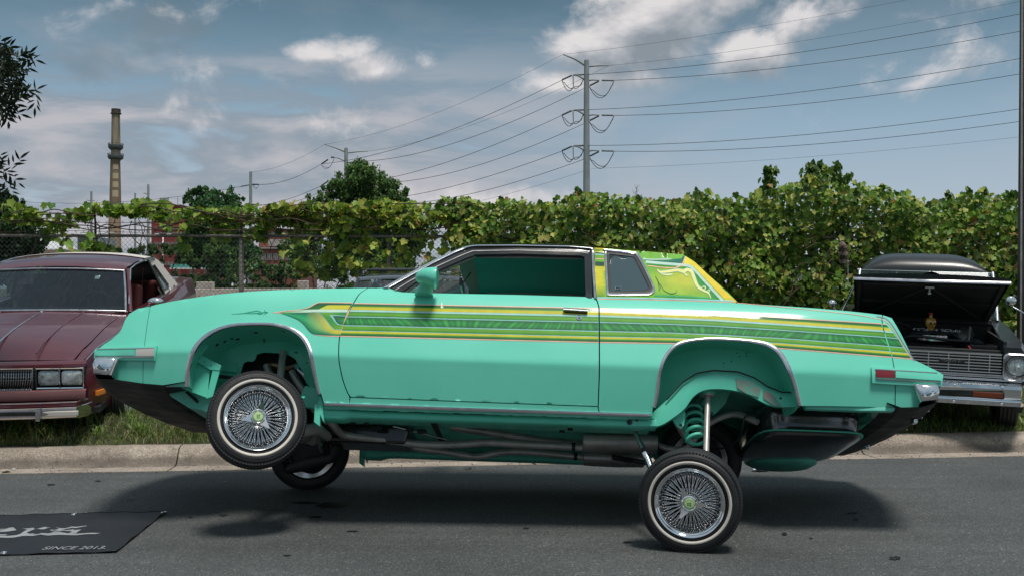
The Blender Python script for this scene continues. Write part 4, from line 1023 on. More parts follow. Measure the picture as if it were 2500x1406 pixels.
# inner wheel housings
def well(Mx, arch, depth, shrink, cen, name='wheel_housing'):
    a = resamp([(*p, 0) for p in arch], 50); mb = MB(Mx); rows = []
    cc = Pv(*cen, .4)
    for t in (0, .06, .2, .4, .6, .8, 1):
        row = []
        for p in a:
            q = P(p.x, p.y, -.012); du, dw = cc.x - q.x, cc.z - q.z
            k = -.05 * math.sin(t * math.pi * .8) + shrink * t * t; row.append(V((q.x + du * k, q.y + depth * t, q.z + dw * k)))
        rows.append(row)
    mb.grid(rows); mb.build(name, M['well'], green, smooth=True); return BVHTree.FromPolygons([V(p) for p in mb.v], mb.f)
from mathutils.bvhtree import BVHTree
FBV = []; RBV = []
FBV.append(well(BM, ARCHF_I, .46, .05, (620, 960))); well(BM @ MIR, ARCHF_I, .46, .05, (620, 960))
RBV.append(well(BM, ARCHR_I, .34, .06, (1775, 960))); well(BM @ MIR, ARCHR_I, .34, .06, (1775, 960))
def wall(name, px, v, mat, both=True, bulge=None, step=.04):
    pts = [(lambda q: (q.x, q.z))(Pv(x, y, v)) for x, y in px]
    surf = (lambda u, w: v + (bulge(u, w) if bulge else 0))
    mb = panel_mesh(pts, surf, 0, step, .01, rows=None); (FBV if name == 'inner_fender' else RBV).append(BVHTree.FromPolygons([V(p) for p in mb.v], mb.f)); o = mb.build(name, mat, green, smooth=True)
    if both: mb.M = BM @ MIR; mb.build(name, mat, green, smooth=True)
    return o
FWP = [(430, 950), (430, 830), (470, 770), (520, 750), (640, 742), (730, 755), (790, 810), (800, 960), (800, 990), (782, 985), (763, 950), (747, 933), (742, 913), (734, 896), (725, 880), (709, 871), (678, 865), (647, 863), (631, 868), (626, 880), (620, 885), (608, 884), (598, 889), (591, 907), (578, 925), (570, 1000), (520, 1005), (470, 975)]
cFW = Pv(640, 870, .47)
wall('inner_fender', FWP, .47, M['well'], bulge=lambda u, w: .03 * math.sin(u * 9) * math.sin(w * 11) - .07 * max(0, 1 - ((u - cFW.x) / .42) ** 2) * max(0, 1 - ((w - cFW.z - .05) / .2) ** 2))
wall('inner_quarter', [(1590, 1000), (1590, 850), (1650, 790), (1760, 780), (1860, 790), (1950, 850), (1965, 1000), (1950, 985), (1909, 968), (1870, 952), (1830, 928), (1790, 916), (1742, 912), (1700, 920), (1660, 948), (1630, 985)], .33, M['well'], bulge=lambda u, w: -.08 * math.exp(-((u - Pv(1775, 900, .3).x) / .4) ** 2))
from mathutils.bvhtree import BVHTree
def surf_hole(bvhs, px, py, r, fl=1.0, name='fender_hole'):
    d = sdir(px, py).normalized(); best = None
    for b_ in bvhs:
        h = b_.ray_cast(EYE, d)
        if h[0] is not None and (best is None or h[3] < best[3]): best = h
    if best is None: return
    n_ = best[1]; n_ = -n_ if n_.dot(d) > 0 else n_; mb = MB(BM); q = n_.to_track_quat('Z', 'Y').to_matrix().to_4x4(); q.translation = best[0] + n_ * .002
    mb.lathe([(0, 0), (r, 0), (r * 1.1, -.004)], 16, 'Z', (0, 0, 0)); mb.v = [tuple(q @ V((p[0] * fl, p[1], p[2]))) for p in mb.v]; mb.build(name, M['dark'], green)
for (x, y, r, fl) in ((580, 827, .014, 1), (549, 833, .011, 1), (645, 828, .012, .6), (645, 834, .014, .5), (625, 811, .012, 1.4), (692, 808, .009, 1), (720, 808, .005, 1), (530, 841, .011, 1.3), (566, 826, .009, 1.3), (749, 885, .005, 1), (723, 860, .004, 3), (475, 852, .008, 1)): surf_hole(FBV, x, y, r, fl)
for (x, y) in ((1799, 861), (1806, 870), (1822, 868), (1822, 862), (1786, 881), (1767, 886)): surf_hole(RBV, x, y, .004)
mb = MB(BM); mb.tube([Pv(1628, 975, .155), Pv(1668, 931, .155), Pv(1700, 911, .155), Pv(1742, 903.5, .155), Pv(1802, 907, .155), Pv(1841, 921, .155), Pv(1873, 942, .155), Pv(1909, 957, .155), Pv(1945, 957, .155)], .005, 6); mb.build('body_seam', M['dark'], green)
# front splash brackets
def plate(name, px, v0, v1, mat, both=True):
    A = [Pv(x, y, v0) for x, y in px]; 
    for Mx in ((BM, BM @ MIR) if both else (BM,)):
        mb = MB(Mx); mb.prism(A, (0, v1 - v0, 0)); o = mb.build(name, mat, green, bevel=.004)
    return o
plate('splash_shield', [(473, 880), (512, 903), (506, 971), (443, 947)], .17, .175, M['well'])
plate('splash_bracket', [(472, 868), (484, 862), (540, 891), (536, 904), (512, 902), (474, 879)], .15, .20, M['well'])
plate('splash_bracket', [(521, 889), (540, 892), (519, 968), (503, 973)], .155, .165, M['well'])
plate('inner_brace', [(478, 860), (500, 838), (508, 842), (488, 868)], .13, .16, M['well'])
plate('inner_brace', [(548, 866), (588, 871), (576, 908), (542, 905)], .43, .445, M['well'])
plate('splash_gap', [(533, 913), (590, 920), (560, 925), (531, 922)], .40, .405, M['dark'], False)
for (x, y) in ((487, 872.5), (499, 882), (515, 891)): hole(x, y, .149, .004, 'bolt_hole')
flatpiece('radiator_support', [(406, 944), (505, 950), (560, 985), (560, 1010), (520, 1012), (492, 1000), (460, 994), (430, 975), (416, 966)], .30, M['under'], .9, both=False)
ltube('stay_rod', [(455, 955, .25), (480, 978, .3), (505, 1003, .35)], .010, M['dark'])
for px in ([(783, 962), (790, 985), (790, 1030), (780, 1010), (775, 985)], [(768, 985), (782, 990), (780, 1040), (766, 1030)]): flatpiece('fender_brace', px, .12, M['well'], .05, both=True)
plate('firewall_foot', [(745, 940), (783, 950), (783, 1000), (735, 990), (735, 960)], .40, .46, M['well'])
# engine seen through the opening: block, oil pan, manifold pipe, shock
mb = MB(BM)
eb = Pv(670, 930, .9); mb.box((eb.x, .9, eb.z + .05), (.75, .62, .45)); mb.box((eb.x + .45, .9, eb.z - .05), (.5, .35, .3)); mb.build('engine_block', M['dark'], green, bevel=.02)
mb = MB(BM); mb.box((Pv(905, 1055, .9).x, .9, -.035), (.55, .34, .12), taper=1.1); mb.build('oil_pan', M['gloss_black'], green, bevel=.02)
M['copper'] = noisy('heat_stained_pipe', (.38, .24, .16), (.22, .15, .11), 9, (.35, .5), metal=.8)
ltube('exhaust_manifold', [(648, 893, .56), (672, 890, .55), (700, 897, .55), (728, 888, .56), (740, 893, .56)], [.026, .024, .022, .02, .018], M['copper'])
ltube('exhaust_header', [(650, 890, .52), (655, 905, .52), (668, 925, .52)], .024, M['dull'])
ltube('exhaust_header', [(712, 905, .50), (722, 925, .50), (745, 960, .52), (768, 1000, .58), (800, 1030, .66)], .022, M['dull'])
ltube('exhaust_header', [(728, 900, .52), (745, 918, .52), (760, 945, .55), (775, 965, .6)], .020, M['trim'])
ltube('front_shock', [(692, 858, .40), (688, 885, .38), (683, 930, .34)], .024, M['dull'], spl=0)
flatpiece('engine_mount', [(716, 889), (738, 884), (742, 891), (720, 900)], .5, M['well'], .06, both=False)
flatpiece('valve_cover', [(640, 868), (720, 872), (722, 880), (640, 876)], .66, M['gloss_black'], .12, both=False)
# front suspension
def wtube(name, pts, r, mat, n=12, parent=green, spl=0):
    P3 = [V(p) for p in pts]
    if spl: P3 = [V(p) for p in crom([tuple(p) for p in P3], spl)]
    mb = MB(); mb.tube(P3, r, n); return mb.build(name, mat, parent, smooth=True, angle=50)
nI = cf - nf * .10
wtube('control_arm', [nI + V((0, 0, -.10)), BM @ Pv(775, 1045, .42), BM @ Pv(800, 1065, .62)], [.035, .04, .03], M['dull'])
wtube('control_arm', [nI + V((0, 0, .12)), BM @ Pv(700, 960, .45)], [.025, .03], M['dull'])
mb = MB(); ax = (BM @ Pv(790, 1060, .9)); a_ = nI; b_ = cff + V((.1, -.15, .12))
mb.tube([a_ + V((.0, .1, -.02)), a_.lerp(b_, .35) + V((.0, 0, -.02)), a_.lerp(b_, .7), b_], [.05, .06, .075, .06], 10); mb.build('front_crossmember', M['dull'], green, smooth=True)
wtube('control_arm', [cff + V((-.12, -.12, -.12)), W(760, 1128, 7.1), W(812, 1118, 6.9), W(826, 1085, 6.85)], [.035, .05, .03, .03], M['dark'])
wtube('control_arm', [cff + V((0, -.14, .12)), W(765, 1075, 6.9), W(778, 1062, 6.85)], [.03, .035, .03], M['dull'])
wtube('tie_rod', [nI + V((.1, 0, -.05)), W(770, 1050, 6.5), cff + V((.12, -.12, .0))], .012, M['dull'])
wtube('backing_plate', [cff + V((0.02, -.065, .0)), cff + V((.0, -.115, .0))], [.165, .12], M['dark'], 28)
def coil(name, a, b, r, turns, wire, mat):
    a, b = V(a), V(b); d = (b - a); L = d.length; d.normalize(); x = d.cross(V((0, 1, 0))).normalized(); y = d.cross(x); n = int(turns * 18); pts = []
    for k in range(n + 1):
        t = k / n; an = 2 * math.pi * turns * t; pts.append(a + d * L * t + (x * math.cos(an) + y * math.sin(an)) * r)
    mb = MB(); mb.tube(pts, wire, 8); return mb.build(name, mat, green, smooth=True)
coil('coil_spring', W(765, 1045, 6.95), W(765, 1085, 6.95), .055, 3, .010, M['well'])
coil('coil_spring', W(722, 962, 6.1), W(700, 1020, 6.1), .055, 4, .010, M['well'])
# exhaust run
ltube('exhaust_pipe', [(800, 1020, .55), (818, 1042, .62), (833, 1057, .68), (856, 1063, .72), (935, 1072, .75), (1035, 1084, .78), (1124, 1083.5, .78), (1186, 1079, .78), (1262, 1083, .78), (1422, 1091, .78)], .0265, M['dull'], 16)
ltube('exhaust_pipe', [(930, 1078, 1.0), (945, 1083, 1.05), (1090, 1103, 1.1), (1150, 1113, 1.12), (1175, 1113, 1.12), (1227, 1103, 1.12), (1296, 1103, 1.12), (1423, 1115, 1.12)], .025, M['dull'], 16)
def muffler(a, b, r1, r2, nm='muffler'):
    A, B_ = Pv(*a), Pv(*b); mb = MB(BM); rows = []
    for s, k in ((0, .3), (0, .93), (.02, 1), (.98, 1), (1, .93), (1, .3)):
        c = A.lerp(B_, s); rows.append([c + V((0, math.copysign(abs(math.cos(t)) ** .7, math.cos(t)) * r1 * k, math.copysign(abs(math.sin(t)) ** .7, math.sin(t)) * r2 * k)) for t in [2 * math.pi * q / 28 for q in range(28)]])
    mb.grid(rows, wrap=True); mb.build(nm, M['dull'], green, smooth=True, angle=40)
muffler((1423, 1080, .80), (1603, 1084, .80), .12, .056); muffler((1424, 1119, 1.14), (1572, 1124, 1.14), .10, .042)
for (x, y, v) in ((1400, 1089.5, .78), (1604, 1085, .80), (1405, 1113, 1.12)):
    c = Pv(x, y, v); mb = MB(BM); mb.tube([c - V((.012, 0, 0)), c + V((.012, 0, 0))], .029, 16); mb.build('pipe_clamp', M['dark'], green, smooth=True, angle=40)
ltube('tail_pipe', [(1604, 1085, .80), (1640, 1095, .78), (1680, 1090, .7), (1720, 1040, .66), (1790, 1010, .6), (1850, 1030, .5)], .021, M['dull'])
ltube('drive_shaft', [(1100, 1040, .86), (1323, 1075, .92), (1560, 1096, .95)], .028, M['dull'], spl=0)
ltube('parking_brake_cable', [(960, 1040, .6), (1010, 1052, .62), (1100, 1075, .8)], .006, M['trim'])
wtube('crossmember', [BM @ V((Pv(1080, 1050, .9).x, .35, -.01)), BM @ V((Pv(1080, 1050, .9).x, .9, -.03)), BM @ V((Pv(1080, 1050, .9).x, 1.5, -.01))], .018, M['dark'])
for (x, y, v, r) in ((1000, 1048, .5, .02), (1030, 1052, .55, .025), (920, 1046, .6, .03), (1372, 1052, .45, .015), (1392, 1047, .4, .015), (862, 1033, .35, .014), (895, 1034, .35, .014)):
    c = Pv(x, y, v); mb = MB(BM); mb.box(c, (r * 2.4, r * 2, r)); mb.build('bracket', M['dark'], green, bevel=.004)
ltube('spiral_hose', [(1495, 1115, 1.0), (1540, 1122, .95), (1582, 1130, .9)], .016, M['black'])
mb = MB(BM)
for k in range(16):
    c = Pv(1497 + k * 2.8, 1115 + k * .6, 1.0 - k * .004); mb.tube([c - V((.0016, 0, 0)), c + V((.0016, 0, 0))], .021, 12)
tag(mb.build('hose_rings', M['black'], green), kind='stuff')
# rear axle, shocks, arms
axn, axf = cr + V((math.sin(YR), math.cos(YR), 0)) * .10, crf - V((math.sin(YR), math.cos(YR), 0)) * .10
mb = MB(); m_ = axn.lerp(axf, .5)
mb.tube([axn, axn.lerp(axf, .38), axn.lerp(axf, .42), m_, axn.lerp(axf, .58), axn.lerp(axf, .62), axf], [.04, .04, .10, .15, .10, .04, .04], 20); mb.build('rear_axle', M['dark'], green, smooth=True)
sa, sb = BM @ Pv(1728, 962, .28), axn + V((.09, .04, .05))
wtube('shock_absorber', [sa, sa.lerp(sb, .88)], .018, M['dull'], 16)
wtube('shock_absorber', [sa.lerp(sb, .80), sb], .024, M['dull'], 16)
for k, (r_, z_) in enumerate(((.052, .0), (.056, .018), (.05, .036), (.045, -.012))):
    c = Pv(1727, 960, .28) + V((0, 0, z_)); mb = MB(BM); mb.tube([c - V((0, 0, .006)), c + V((0, 0, .006))], r_, 24); mb.build('spring_cup', M['well'] if k < 3 else M['dull'], green, smooth=True, angle=40)
coil('coil_spring', BM @ Pv(1688, 1000, .48), W(1700, 1080, 6.15), .062, 4.5, .012, M['well'])
ltube('trailing_arm', [(1548, 1046, .3), (1562, 1078, .28), (1570, 1095, .26)], [.014, .016, .018], M['trim'], spl=0)
ltube('trailing_arm', [(1570, 1093, .26), (1574, 1106, .25)], .012, M['dark'], spl=0)
wtube('trailing_arm', [BM @ Pv(1573, 1104, .25), BM @ Pv(1582, 1122, .24), axn + V((-.16, .05, -.02))], [.020, .022, .016], M['chrome'], 10)
ltube('upper_arm', [(1650, 1030, .45), (1668, 1058, .5), (1690, 1082, .6)], [.016, .022, .022], M['dull'], spl=0)
flatpiece('arm_bracket', [(1640, 1022), (1672, 1000), (1674, 1012), (1670, 1038), (1662, 1046), (1652, 1040)], .24, M['well'], .02)
hole(1662, 1037, .237, .010, 'bracket_bolt')
flatpiece('spring_tower', [(1712, 985), (1740, 930), (1795, 930), (1770, 985), (1745, 1010)], .50, M['under'], .06)
ltube('brake_line', [(1835, 1010, .5), (1818, 1018, .5), (1812, 1045, .52), (1800, 1075, .6), (1770, 1092, .7), (1735, 1095, .8)], .006, M['black'])
# boot floor above the axle
uA, uB = u1 - .05, rd[0] - .1
rows = [[V((uA + (uB - uA) * i / 30, .3 + 1.2 * k / 20, lerp_on([(uA, .04), (uA + .18, .26), (uA + .55, .34), (uA + .95, .26), (uB, .24)], uA + (uB - uA) * i / 30) + .008 * math.sin(k * 1.9))) for k in range(21)] for i in range(31)]
mb = MB(BM); mb.grid(rows); mb.build('boot_floor', M['under'], green, smooth=True)
# lower edge of the quarter behind the wheel, rusty lip
flatpiece('quarter_flange', [(1966, 989), (2186, 994), (2183, 1003), (2100, 1002), (1968, 997)], .085, M['under'], .05)
# fuel tank: two pressed halves and a flange
tl, tr_ = Pv(1862, 1040, .42), Pv(2118, 1030, .42); fw = tl.z - .015
def tank(ws, name, mat, nz=0):
    rows = []
    for (w, ku, kv, *sh_) in ws:
        cu, hu = (tl.x + tr_.x) / 2, (tr_.x - tl.x) / 2 * ku; row = []
        for q in range(48):
            t = 2 * math.pi * q / 48; cs, sn = math.cos(t), math.sin(t)
            row.append(V((cu + (sh_[0] if sh_ else 0) + math.copysign(abs(cs) ** .35, cs) * hu, .93 + math.copysign(abs(sn) ** .35, sn) * .51 * kv, w + nz * math.sin(q * 3))))
        rows.append(row)
    mb = MB(BM); mb.grid(rows, wrap=True); mb.add(rows[-1], [tuple(range(48))]); return mb.build(name, mat, green, smooth=True, angle=45)
M['tank'] = noisy('black_painted_tank', (.016, .017, .018), (.05, .05, .052), 5, (.07, .2), coat=.8, bump=.25, bscale=5, spec=.9)
tk = tank([(fw + .19, .85, .88), (fw + .172, .94, .95), (fw + .15, .985, .985), (fw + .12, 1, 1), (fw + .08, .99, .985), (fw + .035, .965, .96), (fw + .006, .97, .965), (fw, 1.03, 1.02), (fw - .006, 1.03, 1.02)], 'fuel_tank', M['tank'])
tank([(fw - .006, .99, 1.0)] + [(fw - .010 - .0055 * k, .99 - .0045 * k * k + .008 * (k % 2), 1 - .003 * k * k + .006 * (k % 2), -.004 * k * k * .5) for k in range(1, 9)] + [(fw - .060, .60, .72, -.15), (fw - .062, .3, .4, -.15), (fw - .062, 0, 0, -.15)], 'fuel_tank_base', M['tank'])
tank([(fw + .001, 1.04, 1.025), (fw - .004, 1.045, 1.03), (fw - .007, 1.04, 1.025)], 'tank_flange', M['well'])
mb = MB(BM); cu = (tl.x + tr_.x) / 2; mb.lathe([(.27, .1), (.27, 0), (.25, -.05), (.20, -.075), (.0, -.08)], 40, 'Z', (cu - .02, 1.36, fw - .005)); mb.build('spare_wheel_well', M['under'], green, smooth=True)
# ------------------------------------------------------------------ parked cars
# local frame of a parked car: x across (towards the right of the photo), y from the front bumper backwards, z up
class Fr:
    def __init__(s, M_): s.M = M_; s.I = M_.inverted(); s.e = s.I @ V((0, 0, H)); s.r = s.I.to_3x3()
    def on(s, ax, val, px, py):
        d = s.r @ V(((px - CX) / F, 1, -(py - HY) / F)); t = (val - s.e[ax]) / d[ax]; return s.e + d * t
def shell(fr, name, mat, parent, st, top_in=None, arches=(), z0=.2, r=.33, n_top=6):
    """st: (y, half width, shoulder z, top z, crown). Body sides with raised wheel arches; the top is left open inside top_in(y)"""
    ys = []
    for a, b in zip(st, st[1:]):
        k = max(1, int((b[0] - a[0]) / .06)); ys += [a[0] + (b[0] - a[0]) * q / k for q in range(k)]
    ys.append(st[-1][0])
    for c in arches: ys += [c - r - .001, c - r + .001, c + r - .001, c + r + .001]
    ys = sorted(set(ys)); I = lambda y, k: lerp_on([(s_[0], s_[k]) for s_ in st], y)
    for sg in (-1, 1):
        rows = []
        for y in ys:
            hw, zs, zt, cr_ = I(y, 1), I(y, 2), I(y, 3), I(y, 4)
            zb = z0
            for c in arches:
                if abs(y - c) < r: zb = max(zb, .27 + math.sqrt(max(0, 1 - ((y - c) / r) ** 2)) * r * 1.02)
            zb = min(zb, zs - .05); ti = top_in(y) if top_in else 0
            P_ = [(hw * .90, zb + .0), (hw * .965, zb + .005), (hw * .99, zb + (zs - zb) * .25), (hw, zb + (zs - zb) * .6), (hw, zs - .03), (hw * .993, zs), (hw * .96, zs + (zt - zs) * .7), (hw * .93, zt)]
            xe = hw * .93
            for q in range(1, n_top + 1):
                x = xe + (ti - xe) * q / n_top; P_.append((x, zt + cr_ * (1 - (x / xe) ** 2)))
            P_.append((ti, P_[-1][1] - (.03 if ti > 0 else .0)))
            rows.append([V((sg * p[0], y, p[1])) for p in P_])
        mb = MB(fr.M); mb.grid(rows); mb.add(rows[0], [tuple(range(len(rows[0])))]); mb.add(rows[-1], [tuple(range(len(rows[0])))])
        mb.build(name, mat, parent, smooth=True, angle=35)
def slab(fr, name, mat, parent, rows, smooth=True, angle=40, thick=0):
    mb = MB(fr.M); mb.grid(rows); 
    o = mb.build(name, mat, parent, smooth=smooth, angle=angle)
    if thick:
        m_ = o.modifiers.new('thick', 'SOLIDIFY'); m_.thickness = thick; m_.offset = 0
    return o
def top_rows(ys, hwf, ztf, crf, n=16, p=2.2):
    return [[V((hwf(y) * (2 * k / n - 1), y, ztf(y) + crf(y) * (1 - abs(2 * k / n - 1) ** p))) for k in range(n + 1)] for y in ys]
def lin(a, b, n): return [a + (b - a) * k / n for k in range(n + 1)]
def tubeL(fr, name, pts, r, mat, parent, n=8, flat=None):
    mb = MB(fr.M); mb.tube(pts, r, n, flat=flat); return mb.build(name, mat, parent, smooth=True, angle=50)
def boxL(fr, name, c, d, mat, parent, bevel=.006, rot=None):
    mb = MB(fr.M); mb.box(c, d, rot); return mb.build(name, mat, parent, bevel=bevel)
def simple_wheel(fr, parent, c, sg, R_, wid, hub, white=False):
    Mx = fr.M @ Matrix.Translation(c) @ Matrix.Rotation(R(90 * sg), 4, 'Z')
    wh = bpy.data.objects.new('wheel', None); wh.empty_display_size = .1; COL.objects.link(wh); wh.parent = parent; wh.location = (fr.M @ V(c)) - wloc(parent)
    h = wid / 2; k = R_ / .31; mb = MB(Mx)
    prof = [(.20 * k, -h + .01), (.235 * k, -h), (.27 * k, -h + .004), (.295 * k, -h + .02)] + [((.31 - (.006 if i % 2 else 0)) * k, -h + .03 + (wid - .06) * i / 8) for i in range(9)] + [(.295 * k, h - .02), (.25 * k, h), (.20 * k, h - .01)]
    mb.lathe(prof, 64, 'Y'); mb.build('tyre', M['tyre'], wh, smooth=True, angle=30)
    if white: q = MB(Mx); q.lathe([(.222 * k, -h - .0005), (.232 * k, -h - .003), (.24 * k, -h - .0005)], 64, 'Y'); q.build('whitewall', M['white_rubber'], wh, smooth=True)
    q = MB(Mx); q.lathe([(.205 * k, -h + .012), (.20 * k, -h - .004), (.185 * k, -h + .004), (.17 * k, -h + .03), (.07, -h + .035), (.06, -h + .01), (.0, -h + .005)], 48, 'Y'); q.build('rim', hub, wh, smooth=True, angle=40)
    q = MB(Mx)
    for i in range(30):
        a = 2 * math.pi * i / 30; q.tube([(.06 * math.cos(a), -h + .012, .06 * math.sin(a)), (.168 * k * math.cos(a), -h + .018, .168 * k * math.sin(a))], .003, 5, cap=False)
    tag(q.build('spokes', M['chrome'], wh, smooth=True), kind='stuff')
    return wh
def text_mesh(name, s, size, mat, parent, Mx, extrude=.002, shear=0, spacing=1, sx=1):
    cu = bpy.data.curves.new(name, 'FONT'); cu.body = s; cu.size = size; cu.extrude = extrude; cu.shear = shear; cu.space_character = spacing; cu.align_x = 'CENTER'; cu.align_y = 'CENTER'
    to = bpy.data.objects.new(name, cu); COL.objects.link(to)
    me = bpy.data.meshes.new_from_object(to); bpy.data.objects.remove(to)
    me.transform(Mx @ Matrix.Diagonal((sx, 1, 1, 1))); me.materials.clear()
    return link_mesh(name, me, mat, parent)
FACE = Matrix.Rotation(R(90), 4, 'X')              # text facing -Y

# ---------------- maroon coupe on the left
M['maroon'] = noisy('maroon_paint', (.080, .008, .017), (.095, .011, .021), 3, (.30, .38), coat=.7, crough=.04)
M['maroon2'] = noisy('dusty_rose_panel', (.16, .065, .065), (.18, .075, .075), 6, (.3, .4), coat=.6)
M['vinyl'] = noisy('cream_vinyl', (.60, .55, .50), (.68, .63, .58), 30, (.45, .6), bump=.15, bscale=200)
M['red_in'] = noisy('red_cabin_cloth', (.09, .016, .016), (.13, .025, .022), 10, (.7, .85))
ML = Matrix.Translation((-4.484, 8.43, .122)) @ Matrix.Rotation(R(9), 4, 'Z') @ Matrix.Rotation(R(6), 4, 'X') @ Matrix.Scale(1.06, 4)
fl = Fr(ML)
lc = empty('maroon_coupe', ML @ V((0, .9, 0)), 'maroon two-door coupe with cream vinyl rear roof, nose towards the road', 'car')
hoodw = lambda y: lerp_on([(0, .62), (.5, .68), (1.5, .72)], y)
shell(fl, 'body_side', M['maroon'], lc, [(.10, .745, .62, .79, .0), (.3, .80, .72, .83, .0), (.6, .875, .75, .855, .0), (.9, .905, .76, .875, .01), (1.5, .91, .79, .90, .02), (1.7, .91, .80, .905, .02)], top_in=lambda y: hoodw(y) + .004, arches=(.82,), z0=.25)
shell(fl, 'body_side', M['maroon'], lc, [(1.70, .91, .80, .905, .0), (2.9, .91, .81, .90, .0), (3.3, .91, .82, .91, .0), (4.2, .90, .80, .93, .03), (4.9, .87, .76, .93, .03), (5.05, .85, .70, .90, .02)], top_in=lambda y: lerp_on([(3.3, .74), (4.0, .55), (4.2, 0.0)], y), arches=(3.72,), z0=.22)
ys = lin(.12, 1.52, 14)
slab(fl, 'hood', M['maroon'], lc, top_rows(ys, hoodw, lambda y: lerp_on([(.12, .80), (.3, .835), (.9, .882), (1.52, .905)], y), lambda y: lerp_on([(.12, .002), (.2, .012), (.5, .035)], y), 24, 2.0))
for sg in (-1, 1): # raised hood creases
    tubeL(fl, 'hood_crease', [(sg * (.34 + .03 * k / 8), .14 + 1.36 * k / 8, lerp_on([(.12, .828), (.3, .863), (.9, .910), (1.52, .934)], .14 + 1.36 * k / 8)) for k in range(9)], .006, M['maroon'], lc, flat=.6)
tubeL(fl, 'hood_molding', [(0, .13 + 1.38 * k / 8, lerp_on([(.12, .838), (.3, .873), (.9, .920), (1.52, .943)], .13 + 1.38 * k / 8)) for k in range(9)], .008, M['trim'], lc, flat=.5)
# nose: header, fascia, grille, lamps
slab(fl, 'header_panel', M['maroon'], lc, [[V(((2 * k / 20 - 1) * .74, y - .05 * (1 - (2 * k / 20 - 1) ** 2), z)) for k in range(21)] for y, z in ((.13, .80), (.10, .795), (.075, .78), (.07, .755))])
slab(fl, 'fascia', M['maroon2'], lc, [[V(((2 * k / 20 - 1) * .745, y - .05 * (1 - (2 * k / 20 - 1) ** 2), z)) for k in range(21)] for y, z in ((.06, .60), (.035, .59), (.02, .54), (.03, .49), (.06, .48))])
boxL(fl, 'nose_recess', (0, .16, .67), (1.46, .12, .18), M['dark'], lc)
GT, GB = .752, .598
for sg in (-1, 1):
    x0_, x1_ = (.02, .34)
    mb = MB(ML); 
    for (a, b) in (((x0_, GT), (x1_, GT)), ((x1_, GT), (x1_ - .015, GB)), ((x1_ - .015, GB), (x0_, GB)), ((x0_, GB), (x0_, GT))):
        mb.tube([(sg * a[0], .055, a[1]), (sg * b[0], .055, b[1])], .008, 6)
    gf = mb.build('grille', M['chrome'], lc, smooth=True, angle=40)
    for k in range(1, 17):
        x = x0_ + (x1_ - x0_) * k / 17; mb = MB(ML); mb.tube([(sg * x, .062, GT), (sg * x, .050, GT - .07), (sg * (x - .001 * k), .040, GB)], .0035, 5); mb.build('grille_bar', M['trim'], gf, smooth=True)
    for k in range(1, 5):
        mb = MB(ML); z = GT - .022 * k; mb.tube([(sg * x0_, .062, z), (sg * x1_, .062, z)], .002, 4); mb.build('grille_bar', M['dull'], gf)
    # lamp housing with two sealed beams
    mb = MB(ML); hx0, hx1, hz0, hz1 = .352, .722, .602, .748
    for (a, b) in (((hx0, hz1), (hx1, hz1)), ((hx1, hz1), (hx1, hz0)), ((hx1, hz0), (hx0, hz0)), ((hx0, hz0), (hx0, hz1)), (((hx0 + hx1) / 2, hz0), ((hx0 + hx1) / 2, hz1))):
        mb.tube([(sg * a[0], .075, a[1]), (sg * b[0], .075, b[1])], .0085, 6)
    hb = mb.build('lamp_bezel', M['chrome'], lc, smooth=True, angle=40)
    boxL(fl, 'lamp_backing', (sg * .537, .115, .675), (.36, .03, .145), M['gloss_black'], hb)
    for cx_ in (.447, .627):
        rows = []
        for (dx, dz, y) in ((.080, .052, .095), (.080, .052, .080), (.073, .046, .072), (.05, .03, .066), (.0, .0, .064)):
            rows.append([V((sg * cx_ + math.copysign(abs(math.cos(t)) ** .35, math.cos(t)) * dx, y, .675 + math.copysign(abs(math.sin(t)) ** .35, math.sin(t)) * dz)) for t in [2 * math.pi * q / 32 for q in range(32)]])
        mb = MB(ML); mb.grid(rows, wrap=True); mb.build('headlight', M['hlens'] if 'hlens' in M else M['lens'], lc, smooth=True, angle=40)
def lamp_mat():
    m, t, b = principled('sealed_beam', (.8, .82, .82), .10, .35, .8)
    tc = NN(t, 'ShaderNodeTexCoord'); w_ = NN(t, 'ShaderNodeTexWave', i_Scale=26, i_Distortion=1.2); LK(t, tc.outputs['Object'], w_.inputs['Vector'])
    n = NN(t, 'ShaderNodeTexNoise', i_Scale=14, i_Detail=3); LK(t, tc.outputs['Object'], n.inputs['Vector'])
    LK(t, RAMP(t, n.outputs[0], [(.35, (.35, .38, .38)), (.6, (.9, .92, .92))]), b.inputs['Base Color'])
    bp = NN(t, 'ShaderNodeBump', i_Strength=.5, i_Distance=.01); LK(t, w_.outputs[0], bp.inputs['Height']); LK(t, bp.outputs[0], b.inputs['Normal']); return m
M['hlens'] = lamp_mat()
for o in lc.children:
    if o.name.startswith('headlight'): o.data.materials[0] = M['hlens']
text_mesh('nameplate', 'Oldsmobile', .036, M['chrome'], lc, ML @ Matrix.Translation((.57, .012, .535)) @ FACE, .002, .25, 1.05)
# front bumper, lamps in it, molding
def bar(fr, name, prof, hw, wrap_, mat, parent, bul=.06, n=28):
    rows = []
    for (y, z) in prof:
        row = []
        for k in range(n + 1):
            a = -math.cos(math.pi * k / n) if False else 2 * k / n - 1
            x = a * hw; e = max(0, abs(a) - .86) / .14; row.append(V((x, y - bul * (1 - a * a) + wrap_ * e * e, z)))
        rows.append(row)
    mb = MB(fr.M); mb.grid(rows); L = len(rows); mb.add([r_[0] for r_ in rows], [tuple(range(L))]); mb.add([r_[-1] for r_ in rows], [tuple(range(L))])
    return mb.build(name, mat, parent, smooth=True, angle=35)
bar(fl, 'bumper', [(.10, .475), (.03, .47), (.0, .455), (-.005, .415), (.01, .40)], .795, .42, M['maroon'], lc)
bar(fl, 'bumper_molding', [(.004, .482), (-.006, .476), (-.004, .468), (.0, .466)], .80, .42, M['trim'], lc)
